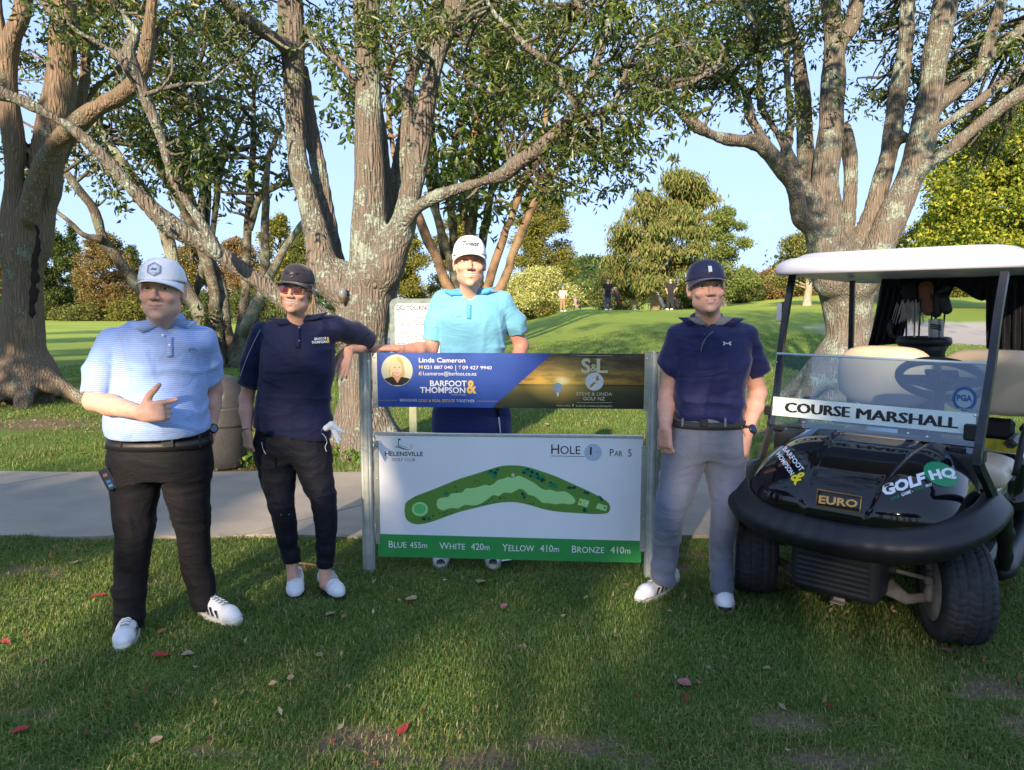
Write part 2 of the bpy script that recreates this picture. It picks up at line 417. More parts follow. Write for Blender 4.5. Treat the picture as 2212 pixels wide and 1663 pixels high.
def grid_ground():
    xs = np.concatenate([-np.geomspace(900, 5.2, 46), np.linspace(-5, 5, 190), np.geomspace(5.2, 900, 46)])
    ys = np.concatenate([-np.geomspace(500, .8, 20), np.linspace(-.5, 1.6, 8), np.linspace(1.75, 5, 75), np.linspace(5.1, 16, 90), np.geomspace(16.3, 60, 60), np.geomspace(61.5, 1500, 50)])
    X, Y = np.meshgrid(xs, ys, indexing='ij'); Z = ground_z(X, Y)
    P = np.stack([X.ravel(), Y.ravel(), Z.ravel()], 1)
    near = (np.abs(P[:, 0]) < 7) & (P[:, 1] > 1.6) & (P[:, 1] < 16)
    d = np.zeros(len(P)); d[near] = dirt_mask(P[near])
    P[:, 2] += np.where(near, .012*vnoise(P, 3., 11)+.006*vnoise(P, 9., 12)-.012*d, 0)*np.where((P[:, 1] > 4.3) & (P[:, 1] < 6.7), .25, 1)
    nx, ny = len(xs), len(ys); i = np.arange(nx-1)[:, None]*ny+np.arange(ny-1)[None, :]; i = i.ravel()
    F = np.stack([i, i+ny, i+ny+1, i+1], 1)
    b = ((P[:, 0]-17.5)/7.5)**2+((P[:, 1]-24.5)/4.2)**2+.25*vnoise(P, .4, 8)
    sand = 1-sstep(.75, .9, b)
    u, v = proj(P)
    b2 = ((u-835)/75)**2+((v-731)/15)**2; sand = np.maximum(sand, (1-sstep(.8, 1.0, b2))*(P[:, 1] > 20)*(P[:, 1] < 60))
    col = np.stack([d, sand, 0*d], 1)
    o = mesh('ground', P, F, ground_material(), smooth=True, col=col); tag(o, kind='structure'); return o
grid_ground()

def path_material():
    m, t, p = nodemat('concrete'); v = tc(t)
    n = noise(t, v, 220, 5, .8); n2 = noise(t, v, 2.2, 5, .6)
    r = ramp(t, n, [(.3, (.26, .22, .165)), (.7, (.45, .405, .335))]); r2 = ramp(t, n2, [(.3, (.78, .78, .78)), (.7, (1.08, 1.06, 1.02))])
    t.links.new(mixc(t, 1.0, r.outputs[0], r2.outputs[0], 'MULTIPLY'), p.inputs['Base Color']); p.inputs['Roughness'].default_value = .9
    bump(t, p, n, .5, .003); return m
PM = path_material()
# concrete slabs with open joints; the edges wander a little where turf creeps over
PATH = tag(bpy.data.objects.new('path', None), kind='structure'); C.objects.link(PATH)
joints = [(-14, -12.5), (-9.6, -8.2), (-5.3, -4.0), (-1.78, -.18), (2.35, 4.1), (6.6, 8.2), (12, 14)]   # x at near edge, x at far edge
y0, y1 = 4.56, 6.44
for (a0, a1), (b0, b1) in zip(joints[:-1], joints[1:]):
    g = .012; n = 30
    near = [(a0+g+(b0-a0-2*g)*i/n, y0+.018*math.sin(7*(a0+(b0-a0)*i/n))+.02*float(vnoise(np.array([[a0+(b0-a0)*i/n, 0, 0]]), 3, 4)[0])) for i in range(n+1)]
    farr = [(a1+g+(b1-a1-2*g)*i/n, y1+.02*math.sin(5*(a1+(b1-a1)*i/n))) for i in range(n+1)]
    V = [(x, y, .022) for x, y in near]+[(x, y, .022) for x, y in farr]+[(x, y, -.05) for x, y in near]+[(x, y, -.05) for x, y in farr]
    k = n+1; F = [(i, i+1, k+i+1, k+i) for i in range(n)]+[(2*k+i, 2*k+i+1, i+1, i) for i in range(n)]+[(k+i, k+i+1, 3*k+i+1, 3*k+i) for i in range(n)]
    F += [(0, k, 3*k, 2*k), (n, 2*k+n, 3*k+n, k+n)]
    mesh('slab', V, F, PM, PATH)

# ------------------------------------------------------------------ grass blades
GM = leafmat('grass_blade', .55, .35, .25)
def blades(name, x0, x1, y0, y1, dens, hgt, wid, seed, seg=2, extra=None):
    r = np.random.RandomState(seed); n = int(dens*(x1-x0)*(y1-y0))
    X = r.uniform(x0, x1, n); Y = r.uniform(y0, y1, n)
    P = np.stack([X, Y, ground_z(X, Y)], 1)
    u, v = proj(P+[0, 0, .02]); ok = (u > -60) & (u < 2270) & (v < 1760)
    if extra is not None: ok &= extra(P)
    P = P[ok]; d = dirt_mask(P) if y0 < 16 else np.zeros(len(P))
    keep = r.rand(len(P)) > d*.85; P = P[keep]; d = d[keep]; n = len(P)
    P[:, 2] += np.where((np.abs(P[:, 0]) < 7) & (P[:, 1] > 1.6), .012*vnoise(P*[1, 1, 0], 3., 11), 0)-.004
    h = hgt*(.55+.9*r.rand(n))*(1+.35*vnoise(P, 5., 21))*(1-.5*d); w = wid*(.7+.6*r.rand(n))
    a = r.uniform(0, 2*math.pi, n); lean = r.uniform(.25, 1.15, n)
    dr = np.stack([np.cos(a), np.sin(a), 0*a], 1)+np.stack([.25*vnoise(P, 2., 31), .25*vnoise(P, 2., 32), 0*a], 1)
    sd = np.stack([-np.sin(a), np.cos(a), 0*a], 1)*w[:, None]*.5
    top = P+dr*(h*lean)[:, None]+np.array([0, 0, 1])*(h*(1.05-.55*lean))[:, None]
    if seg == 2:
        mid = P+dr*(h*lean*.33)[:, None]+np.array([0, 0, 1])*(h*.62)[:, None]
        V = np.stack([P-sd, P+sd, mid+sd*.8, mid-sd*.8, top], 1).reshape(-1, 3); b = np.arange(n)*5
        F = np.concatenate([np.stack([b, b+1, b+2], 1), np.stack([b, b+2, b+3], 1), np.stack([b+3, b+2, b+4], 1)]); k = 5
    else:
        V = np.stack([P-sd, P+sd, top], 1).reshape(-1, 3); b = np.arange(n)*3; F = np.stack([b, b+1, b+2], 1); k = 3
    q = r.rand(n)[:, None]; big = (.5+.5*vnoise(P, 1.3, 41))[:, None]
    g1 = np.array([.09, .17, .035]); g2 = np.array([.20, .29, .07]); straw = np.array([.42, .36, .17]); dk = np.array([.06, .13, .03])
    c = g1*(1-q)+g2*q; c = c*(1-.3*big)+dk*.3*big; warm = np.clip(.5+.8*vnoise(P, .9, 77), 0, 1)[:, None]; c = c*(1-.2*warm)+np.array([.20, .21, .06])*.2*warm
    st = (r.rand(n)[:, None] < (.11+.3*d[:, None]+.08*(vnoise(P, 2.5, 43)[:, None] > .2))); c = np.where(st, straw*(.6+.5*r.rand(n)[:, None]), c)
    col = np.repeat(c, k, 0)
    return V, F, col
def grass_patch(name, lay):
    Vs, Fs, Cs, n = [], [], [], 0
    for L in lay:
        V, F, c = blades(name, **L); Vs.append(V); Fs.append(F+n); Cs.append(c); n += len(V)
    o = mesh(name, np.vstack(Vs), np.vstack(Fs), GM, col=np.vstack(Cs)); tag(o, kind='stuff'); return o
offpath = lambda P: (P[:, 1] < 4.56+.05*vnoise(P, 4, 4)) | (P[:, 1] > 6.43)
g = grass_patch('grass', [
    dict(x0=-2.6, x1=2.6, y0=1.95, y1=3.0, dens=26000, hgt=.032, wid=.0034, seed=1),
    dict(x0=-3.4, x1=3.4, y0=3.0, y1=4.6, dens=15000, hgt=.034, wid=.0042, seed=2, extra=offpath),
    dict(x0=-6, x1=6, y0=6.4, y1=9, dens=4200, hgt=.045, wid=.008, seed=3, seg=1, extra=offpath),
    dict(x0=-9, x1=9, y0=9, y1=14, dens=1300, hgt=.05, wid=.013, seed=4, seg=1),
    dict(x0=-12, x1=14, y0=14, y1=24, dens=260, hgt=.05, wid=.025, seed=5, seg=1)])
tag(g, 'short winter lawn grass around the sign and feet', 'grass')
# ------------------------------------------------------------------ trees
def bark(name, base, dark, lich, lamt, sc=1.0, strength=.9):
    m, t, p = nodemat(name); v = tc(t)
    mp = t.nodes.new('ShaderNodeMapping'); mp.inputs['Scale'].default_value = (1, 1, .13); t.links.new(v, mp.inputs[0])
    wn = t.nodes.new('ShaderNodeTexNoise'); wn.inputs['Scale'].default_value = 3*sc; t.links.new(mp.outputs[0], wn.inputs['Vector'])
    wv = mixc(t, .12, mp.outputs[0], wn.outputs[1])
    vo = t.nodes.new('ShaderNodeTexVoronoi'); vo.feature = 'DISTANCE_TO_EDGE'; vo.inputs['Scale'].default_value = 34*sc; t.links.new(wv, vo.inputs['Vector'])
    cr = ramp(t, vo.outputs['Distance'], [(0.0, (0, 0, 0)), (.35, (1, 1, 1))])
    fine = noise(t, mp.outputs[0], 60*sc, 6, .7); big = noise(t, v, 1.6, 4, .6)
    mid = tuple((a+b)/2 for a, b in zip(base, dark))
    c1 = ramp(t, fine, [(.25, mid), (.55, base), (.8, tuple(min(1, q*1.35) for q in base))])
    c1b = mixc(t, big, c1.outputs[0], tuple(q*.72 for q in base))
    c2 = mixc(t, cr.outputs[0], tuple(.45*a+.55*b for a, b in zip(base, dark)), c1b)
    l1 = noise(t, v, 2.4, 6, .72); l2 = noise(t, v, 30, 5, .75)
    lf = ramp(t, mth(t, 'ADD', mth(t, 'MULTIPLY', l1, .62), mth(t, 'MULTIPLY', l2, .38)), [(.56-lamt*.14, (0, 0, 0)), (.60-lamt*.12, (1, 1, 1))])
    lc = ramp(t, l2, [(.3, tuple(q*.6 for q in lich)), (.7, lich)])
    c3 = mixc(t, lf.outputs[0], c2, lc.outputs[0])
    t.links.new(c3, p.inputs['Base Color']); p.inputs['Roughness'].default_value = .92; p.inputs['Specular IOR Level'].default_value = .2
    hh = mth(t, 'ADD', mth(t, 'MULTIPLY', cr.outputs[0], .7), mth(t, 'ADD', mth(t, 'MULTIPLY', fine, .5), mth(t, 'MULTIPLY', lf.outputs[0], .3)))
    bump(t, p, hh, strength, .035); return m
BARK_A = bark('bark_grey', (.28, .235, .19), (.07, .06, .05), (.36, .41, .34), .42)
BARK_B = bark('bark_tan', (.33, .245, .17), (.09, .065, .045), (.34, .36, .27), .15, .8, 1.0)
BARK_C = bark('bark_lichen', (.34, .29, .22), (.09, .07, .05), (.36, .39, .29), .8, 1.0)
BARK_D = bark('bark_dark', (.15, .115, .085), (.04, .03, .025), (.24, .26, .19), .5, 1.2, .6)
BARK_E = bark('bark_orange', (.40, .26, .15), (.16, .10, .06), (.34, .32, .22), .1, 1.2, .6)
BARK_F = bark('bark_pale', (.50, .44, .36), (.16, .12, .09), (.55, .52, .45), .3, .6, .5)

def limb_pts(pts, Y, dY=0.0, sub=3):
    """pts: (u, v, half width) picture tracing laid out in the plane at distance Y (leaning dY back towards its end)"""
    n = len(pts); out = []; rr = []
    for i, (u, v, r) in enumerate(pts):
        y = Y+dY*i/max(n-1, 1); out.append(at(u, v, y)); rr.append(r*px(y))
    Q = smoothline(np.c_[np.array(out), rr], sub); return Q[:, :3], Q[:, 3]
def field_tree(limbs, h, mat, name, parent, k=.10, roots=(), flare=None, nz=.02):
    L = [limb_pts(*l) for l in limbs]
    allp = np.vstack([p for p, r in L]+[np.array(roots).reshape(-1, 3) if len(roots) else np.zeros((0, 3))]); rm = max(r.max() for p, r in L)
    f = Field(allp.min(0)-rm*1.4-.1, allp.max(0)+rm*1.4+.1, h)
    for p, r in L:
        for i in range(len(p)-1): f.cap(p[i], p[i+1], r[i]*.86, r[i+1]*.86, k=min(k*.5, .4*min(r[i], r[i+1])) if i > 1 else k*.6)
    if flare: flare(f)
    def lump(P):
        return -(nz*vnoise(P*[1, 1, .5], 3.2, 5)+nz*.6*vnoise(P*[1, 1, .35], 8., 6)+.006*vnoise(P*[1, 1, .25], 22., 8))
    f.warp(lump)
    V, F = f.surf(); V = relax(V, F, 1, .4)
    return mesh(name, V, F, mat, parent, True)
def tubes(name, limbs, mat, parent, n=8, wob=.15, world=False):
    b = MB()
    for l in limbs:
        p, r = l if world else limb_pts(*l)
        p = p+np.stack([vnoise(p, 6, s) for s in (1, 2, 3)], 1)*r[:, None]*wob
        b.tube(p, r*(1+.12*vnoise(p, 9, 9)), n)
    return b.obj(name, mat, parent, True)

LEAF_DARK = leafmat('leaf_dark', .36, .36, .5)
LEAF_FAR = leafmat('leaf_far', .7, .32, .2)
def leaves(nodes, per, size, cols, seed, droop=.3, aspect=.42, spread=.6, jit=0.35, up=.0):
    """sprays of leaf shaped faces round each node (nodes (n,3))"""
    r = np.random.RandomState(seed); N = np.repeat(nodes, per, 0); n = len(N)
    d = r.normal(size=(n, 3)); d[:, 2] -= droop*2; d[:, 2] += up; d /= np.linalg.norm(d, axis=1)[:, None]+1e-9
    s = size*(.55+.8*r.rand(n))[:, None]
    b = N+d*s*spread*r.rand(n)[:, None]+r.normal(size=(n, 3))*size*jit
    q = r.normal(size=(n, 3)); w = np.cross(d, q); w /= np.linalg.norm(w, axis=1)[:, None]+1e-9; nn = np.cross(d, w)
    V = np.stack([b, b+d*s*.5+w*s*aspect*.5+nn*s*.12, b+d*s-nn*s*.06, b+d*s*.5-w*s*aspect*.5+nn*s*.12], 1).reshape(-1, 3)
    i = np.arange(n)*4; F = np.concatenate([np.stack([i, i+1, i+2], 1), np.stack([i, i+2, i+3], 1)])
    cols = np.array(cols); cl = r.randint(0, len(cols), len(nodes)); c = cols[np.repeat(cl, per)]
    mixm = r.rand(n)[:, None] < .35; c = np.where(mixm, cols[r.randint(0, len(cols), n)], c)
    c = c*(.75+.5*r.rand(n))[:, None]; return V, F, np.repeat(c, 4, 0)
def merge_leaves(name, parts, mat, parent):
    V = []; F = []; Cc = []; n = 0
    for v, f, c in parts: V.append(v); F.append(f+n); Cc.append(c); n += len(v)
    return mesh(name, np.vstack(V), np.vstack(F), mat, parent, False, col=np.vstack(Cc))
def blob_nodes(u, v, a, b, Y0, Y1, n, r, clump=.35, k=None):
    """nodes gathered in loose clumps through the volume that shows as an ellipse (u, v, a, b) between distances Y0, Y1"""
    k = k or max(4, n//22); out = []
    th = r.uniform(0, 2*math.pi, k); rad = np.sqrt(r.rand(k)); cy = r.uniform(Y0, Y1, k)
    cen = np.array([at(u+a*q*math.cos(t), v+b*q*math.sin(t), y) for t, q, y in zip(th, rad, cy)])
    m = n//k+1; sz = clump*(.5+r.rand(k))
    P = np.repeat(cen, m, 0)+r.normal(size=(k*m, 3))*np.repeat(sz, m)[:, None]*[1, 1, .6]*.6
    return P[:n], cen
def twigs_to(cen, anchors, r, rad=.012):
    out = []
    A = np.vstack(anchors)
    for c in cen:
        d = np.linalg.norm(A-c, axis=1); j = np.argsort(d)[r.randint(0, 3)]; a = A[j]
        if d[j] > 3.0: continue
        mid = (a+c)/2+r.normal(size=3)*.12*d[j]+[0, 0, -.05*d[j]]; mid2 = (mid+c)/2+r.normal(size=3)*.08*d[j]
        p = smoothline([a, mid, mid2, c], 3); out.append((p, np.linspace(rad*1.7, rad*.45, len(p))))
    return out
DK = [(.05, .09, .02), (.075, .12, .025), (.035, .065, .018), (.13, .17, .035), (.05, .09, .028), (.09, .13, .02), (.15, .17, .04), (.10, .10, .03)]
YG = [(.09, .15, .02), (.12, .18, .025), (.06, .11, .02)]

# ---- centre tree, long lichened limbs (the woman leans in front of it)
T2 = [
 ([(782, 990, 56), (785, 930, 53), (782, 850, 52), (780, 780, 54), (782, 700, 58), (768, 640, 48), (735, 590, 38)], 7.5),
 ([(786, 900, 50), (790, 700, 58), (812, 600, 58), (820, 540, 52)], 7.5),
 ([(745, 640, 40), (700, 590, 37), (690, 545, 33), (668, 450, 27), (643, 350, 23), (637, 250, 23), (633, 150, 25), (628, 50, 30), (628, -60, 26), (640, -200, 22)], 7.45, .2),
 ([(745, 650, 30), (722, 560, 24), (706, 450, 17), (684, 350, 18), (668, 250, 17), (655, 150, 14)], 7.75, .1),
 ([(625, 110, 18), (600, 88, 16), (560, 62, 14), (520, 34, 14), (480, 0, 12), (430, -50, 10), (380, -110, 8)], 7.5, -1.2),
 ([(795, 600, 44), (795, 500, 42), (797, 400, 36), (796, 300, 31), (793, 200, 28), (793, 100, 28), (793, 0, 29), (790, -120, 24), (780, -260, 18)], 7.4, .1),
 ([(830, 540, 16), (827, 450, 13), (829, 350, 11), (826, 250, 8), (822, 180, 5)], 7.75),
 ([(835, 530, 22), (842, 460, 17), (858, 385, 16), (872, 315, 15), (883, 210, 14), (890, 157, 14), (915, 112, 14), (935, 70, 13), (937, 20, 12), (945, -80, 9)], 7.8, .3),
 ([(830, 590, 45), (850, 525, 38), (872, 483, 30), (893, 385, 26), (907, 280, 25), (928, 192, 24), (946, 115, 22), (963, 70, 22), (985, 10, 24), (1010, -90, 18), (1040, -200, 12)], 7.35, -.3),
 ([(870, 480, 22), (914, 440, 15), (963, 416, 14), (1033, 395, 15), (1086, 378, 17), (1121, 350, 14), (1173, 315, 14), (1219, 270, 13), (1245, 236, 13)], 7.2, -.9),
 ([(730, 720, 34), (700, 690, 24), (660, 668, 20), (600, 640, 20), (520, 580, 21), (440, 525, 20), (360, 480, 20), (290, 415, 17), (215, 330, 15), (140, 268, 14), (40, 215, 15), (-30, 190, 15), (-120, 150, 12)], 7.35, -1.3),
 ([(470, 548, 16), (440, 490, 15), (400, 430, 13), (370, 375, 11), (345, 290, 10), (310, 200, 11), (280, 150, 11), (235, 105, 9), (150, 58, 8), (95, 5, 8), (40, -60, 7)], 6.5, -.4),
 ([(280, 152, 9), (275, 105, 10), (292, 70, 8), (262, 28, 7), (225, -10, 7)], 6.2),
]
def flare2(f):
    b = at(785, 960, 7.5); b[2] = 0
    for ang, L, r in ((-100, .55, .17), (-150, .6, .13), (-30, .75, .14), (20, .6, .13), (80, .6, .14), (150, .6, .14), (-70, .6, .12)):
        d = np.array([math.cos(R(ang)), math.sin(R(ang)), 0])
        f.cap(b+d*.12+[0, 0, .35], b+d*L+[0, 0, -.06], r, .05, .16)
t2 = thing('tree', 'big lichen-spotted tree with a forked trunk right behind the woman and the hole sign', 'tree', (*at(785, 975, 7.5)[:2], 0), group='large spreading trees')
rr_ = np.random.RandomState(11)
field_tree(T2, .03, BARK_A, 'trunk', t2, flare=flare2)
T2B = [
 ([(1243, 238, 11), (1261, 210, 9), (1282, 150, 8), (1300, 105, 8), (1312, 70, 7), (1314, 10, 6), (1330, -60, 5)], 6.3, .2),
 ([(1245, 232, 10), (1232, 205, 9), (1215, 185, 8), (1208, 150, 8), (1166, 122, 7), (1128, 94, 7), (1103, 63, 6), (1068, 31, 5), (1040, -20, 4)], 6.3, -.2),
 ([(1243, 258, 8), (1275, 248, 7), (1313, 231, 7), (1355, 203, 7), (1401, 212, 7), (1453, 189, 6), (1493, 178, 5), (1550, 140, 4)], 6.3, .4),
 ([(640, 110, 9), (655, 60, 8), (690, 100, 7), (720, 125, 8), (755, 165, 7), (765, 190, 7)], 7.6),
 ([(1110, 360, 7), (1100, 372, 10), (1108, 392, 9)], 7.15),
 ([(1040, 395, 4), (1020, 420, 3), (990, 440, 2), (950, 452, 2)], 7.2), ([(1310, 90, 6), (1290, 50, 5), (1260, 22, 5), (1230, -10, 4)], 6.4),
 ([(1325, 228, 4), (1345, 175, 4), (1360, 130, 3), (1390, 80, 3)], 6.4), ([(905, 100, 5), (880, 60, 4), (850, 20, 4), (830, -40, 3)], 7.5),
 ([(310, 205, 5), (360, 190, 4), (400, 182, 4), (455, 178, 3), (485, 150, 2.5)], 6.2, .3), ([(345, 195, 3), (370, 160, 2.5), (372, 120, 2)], 6.2),
]
anch2 = [limb_pts(*l)[0] for l in T2+T2B]
nodes = []; cens = []
for (u, v, a, b, Y0, Y1, n) in [
 (1080, 40, 190, 90, 5.6, 8.2, 900), (1250, 110, 190, 120, 5.4, 8.0, 1300), (1370, 210, 100, 100, 5.8, 7.8, 620), (1300, 330, 130, 62, 5.8, 7.4, 560), (1230, 390, 90, 40, 6, 7.2, 260),
 (1150, 250, 150, 90, 6.8, 8.5, 420), (1380, 80, 140, 110, 5.8, 8.5, 900), (900, 20, 140, 60, 6.4, 8.4, 520), (720, 40, 90, 90, 6.8, 8.6, 380), (560, 120, 90, 70, 6.6, 8.4, 180), (470, 40, 120, 70, 6.2, 8.2, 420),
 (830, 70, 70, 50, 6, 7, 160), (370, 395, 38, 42, 6.0, 6.5, 90), (405, 330, 22, 20, 6.0, 6.5, 30), (610, 260, 40, 50, 7.6, 8.3, 60), (200, 20, 120, 60, 5.6, 7.5, 260)]:
    P, c = blob_nodes(u, v, a, b, Y0, Y1, int(n*.20), rr_, .22, k=max(4, n//36)); nodes.append(P); cens.append(c)
tw = twigs_to(np.vstack(cens), anch2, rr_, .010)
for l in T2B: tubes('branch', [l], BARK_A, t2)
tubes('twigs', tw, BARK_D, t2, n=5, world=True)['kind'] = 'stuff'
NN = np.vstack(nodes)
merge_leaves('crown', [leaves(NN, 11, .070, DK+[(.085, .13, .02)], 3, droop=.35, aspect=.34)], LEAF_DARK, t2)['kind'] = 'stuff'
# upper crown overhead, out of the picture, part of the same tree: it dapples the limbs
ov = []
for (x, y, z, a, n) in [(-1.5, 6.2, 6.8, 1.7, 300), (.8, 7, 7.2, 1.9, 340), (1.8, 4.6, 6.0, 1.2, 140), (-3.6, 5.6, 5.8, 1.3, 150), (-.5, 9.2, 7.5, 2, 220), (3.4, 6.8, 6.6, 1.4, 200)]:
    k = max(6, n//20); cn = np.array([x, y, z])+rr_.normal(size=(k, 3))*[a*.6, a*.6, a*.35]
    ov.append((np.repeat(cn, n//k, 0)+rr_.normal(size=(k*(n//k), 3))*.22))
merge_leaves('upper_crown', [leaves(np.vstack(ov), 7, .15, DK, 4, droop=.3)], LEAF_DARK, t2)['kind'] = 'stuff'

# ---- left tree, two stout trunks
T1 = [
 ([(60, 885, 54), (54, 820, 50), (48, 740, 46), (48, 660, 43), (52, 580, 42), (56, 520, 44), (60, 470, 46)], 11.5),
 ([(35, 560, 30), (32, 470, 26), (32, 400, 21), (33, 340, 22), (30, 300, 22), (20, 230, 22), (14, 170, 22), (18, 110, 22), (30, 70, 20), (48, 20, 18), (55, -60, 16)], 11.4, -.2),
 ([(14, 120, 14), (2, 80, 12), (-4, 20, 12), (-10, -60, 10)], 11.3),
 ([(78, 540, 34), (88, 450, 30), (98, 400, 33), (103, 350, 34), (112, 300, 36), (120, 250, 35), (126, 200, 32), (134, 100, 27), (140, 0, 24), (146, -120, 20), (140, -240, 15)], 11.6),
 ([(60, 470, 20), (72, 400, 20), (95, 345, 18), (128, 300, 20), (155, 278, 22), (190, 250, 20), (225, 227, 19), (262, 205, 19), (290, 180, 17), (305, 150, 15), (315, 110, 14), (322, 60, 13), (328, 0, 13), (335, -80, 11)], 11.2, -.8),
 ([(118, 350, 16), (150, 300, 15), (180, 200, 14), (184, 130, 14), (175, 60, 13), (190, 10, 12), (230, -40, 11)], 12.3, .4),
 ([(170, 60, 13), (200, 30, 13), (225, 5, 13), (250, -30, 12)], 12.0),
 ([(120, 330, 12), (165, 250, 10), (215, 180, 8), (255, 150, 7), (275, 120, 6)], 12.6),
 ([(303, 158, 9), (330, 100, 8), (345, 60, 8), (380, 30, 7), (425, 5, 6), (460, -20, 5)], 10.7),
]
def flare1(f):
    b = at(58, 880, 11.5); b[2] = 0
    for ang, L, r in ((-15, 1.5, .20), (-60, .9, .2), (-95, .9, .2), (-140, 1.1, .2), (170, 1.2, .2), (60, .9, .2), (110, .9, .2)):
        d = np.array([math.cos(R(ang)), math.sin(R(ang)), 0])
        f.cap(b+d*.2+[0, 0, .5], b+d*L+[0, 0, -.08], r, .07, .25)
t1 = thing('tree', 'stout tan-barked tree with twin trunks and a black hollow at the left edge', 'tree', (*at(58, 885, 11.5)[:2], 0), group='large spreading trees')
field_tree(T1, .045, BARK_B, 'trunk', t1, k=.16, flare=flare1, nz=.03)
mb = MB(); hp = [at(84, 470, 11.24), at(79, 540, 11.22), at(74, 600, 11.22), at(70, 650, 11.2), at(68, 720, 11.18)]
sc_f = Field(np.min(hp, 0)-.25, np.max(hp, 0)+.25, .03); sc_f.chain(hp, [.02, .06, .07, .05, .02], .03, flat=((0, 1, 0), .5)); sc_f.warp(lambda P: .035*vnoise(P, 9, 3)+.02*vnoise(P*[1, 1, .4], 25, 4)); V, F = sc_f.surf()
tag(mesh('hollow', V, F, plain('hollow_black', (.030, .024, .020), .95, spec=.1, bs=.6, bd=.02, bscale=12), t1, True), 'long black hollow in the bark')  # near-black form laid over the bark, not cut into it
anch1 = [limb_pts(*l)[0] for l in T1]; nodes = []; cens = []
for (u, v, a, b, Y0, Y1, n) in [(190, 70, 120, 70, 10.5, 13, 420), (70, 130, 90, 120, 12.2, 14, 380), (300, 40, 130, 60, 10.5, 13.5, 380), (60, 330, 60, 60, 12.4, 14, 150), (200, 330, 60, 60, 12.3, 14, 90), (390, 90, 90, 60, 11, 13, 240)]:
    P, c = blob_nodes(u, v, a, b, Y0, Y1, int(n*.27), rr_, .36, k=max(4, n//32)); nodes.append(P); cens.append(c)
tubes('twigs', twigs_to(np.vstack(cens), anch1, rr_, .016), BARK_B, t1, n=5, world=True)['kind'] = 'stuff'
ov = [np.array([x, y, z])+rr_.normal(size=(n, 3))*[a*.6, a*.6, a*.35] for (x, y, z, a, n) in [(-7.5, 10, 8.6, 2.2, 380), (-10, 11.5, 8.5, 2, 260), (-5, 11, 9, 1.8, 240), (-8, 13.5, 8.5, 2, 200)]]
merge_leaves('crown', [leaves(np.vstack(nodes), 10, .10, DK, 5, droop=.3), leaves(np.vstack(ov), 7, .2, DK, 6)], LEAF_DARK, t1)['kind'] = 'stuff'

# ---- right tree behind the cart
T3 = [
 ([(1815, 890, 60), (1824, 830, 52), (1830, 760, 49), (1832, 700, 50), (1826, 640, 55), (1815, 590, 58), (1802, 545, 52)], 11.5),
 ([(1800, 600, 50), (1783, 512, 42), (1780, 457, 38), (1782, 402, 30), (1788, 329, 28), (1795, 256, 26), (1800, 183, 27), (1802, 110, 24), (1797, 55, 21), (1793, -10, 19), (1790, -120, 16)], 11.3, .1),
 ([(1803, 105, 18), (1820, 85, 16), (1838, 55, 15), (1850, 0, 14), (1862, -80, 12)], 11.4),
 ([(1780, 530, 28), (1752, 490, 22), (1729, 470, 20), (1715, 402, 20), (1685, 358, 18), (1656, 325, 16), (1631, 307, 14), (1583, 303, 11), (1536, 292, 11), (1492, 263, 11), (1459, 234, 10), (1437, 219, 9), (1400, 192, 7)], 11.3, -1.2),
 ([(1770, 470, 22), (1744, 413, 15), (1715, 358, 12), (1693, 310, 10), (1664, 263, 9), (1645, 234, 9), (1642, 183, 9), (1641, 135, 8), (1636, 60, 7)], 11.2, -.4),
 ([(1655, 325, 11), (1642, 290, 9), (1620, 248, 8), (1612, 205, 8), (1592, 180, 6), (1560, 165, 5)], 10.8),
 ([(1770, 430, 20), (1744, 365, 19), (1737, 300, 18), (1735, 219, 16), (1729, 165, 14), (1720, 100, 11), (1700, 30, 9)], 11.8),
 ([(1695, 330, 10), (1707, 256, 9), (1702, 200, 8), (1699, 146, 8), (1696, 55, 8), (1690, -30, 7)], 11.2),
 ([(1825, 600, 26), (1828, 541, 20), (1834, 439, 18), (1838, 370, 15), (1832, 315, 14), (1826, 276, 11)], 11.7),
 ([(1845, 600, 30), (1857, 530, 22), (1887, 439, 20), (1912, 365, 21), (1927, 292, 19), (1938, 219, 18), (1949, 146, 17), (1956, 73, 17), (1963, 0, 16), (1970, -100, 13)], 11.5),
 ([(1850, 620, 34), (1885, 560, 34), (1923, 475, 31), (1955, 410, 29), (1978, 347, 30), (1996, 274, 29), (2010, 200, 27), (2022, 110, 27), (2036, 40, 26), (2050, -40, 22)], 11.2, -.2),
 ([(1985, 368, 20), (2012, 350, 15), (2058, 316, 13), (2113, 270, 13), (2168, 227, 13), (2215, 195, 13), (2300, 140, 10)], 11.0, -.6),
 ([(1995, 300, 14), (2022, 278, 12), (2058, 256, 11), (2113, 219, 10), (2168, 175, 9), (2240, 130, 8)], 11.2),
 ([(2010, 240, 20), (2040, 215, 18), (2077, 183, 17), (2124, 139, 15), (2131, 100, 13), (2150, 40, 11), (2170, -40, 9)], 11.3),
 ([(2124, 139, 11), (2160, 100, 10), (2211, 60, 9), (2270, 10, 8)], 11.4),
 ([(1930, 300, 12), (1945, 298, 12), (1970, 300, 12)], 11.4),
]
def flare3(f):
    b = at(1815, 880, 11.5); b[2] = float(ground_z(b[0], b[1]))
    for ang, L, r in ((180, 1.1, .2), (-150, 1.2, .22), (-95, .9, .2), (-45, .9, .2), (0, .9, .18), (90, .8, .2)):
        d = np.array([math.cos(R(ang)), math.sin(R(ang)), 0])
        f.cap(b+d*.2+[0, 0, .6], b+d*L+[0, 0, -.1], r, .08, .25)
b3 = at(1815, 880, 11.5)
t3 = thing('tree', 'broad tree with many rising limbs standing behind the golf cart', 'tree', (b3[0], b3[1], ground_z(b3[0], b3[1])), group='large spreading trees')
field_tree(T3, .04, BARK_A, 'trunk', t3, k=.13, flare=flare3, nz=.025)
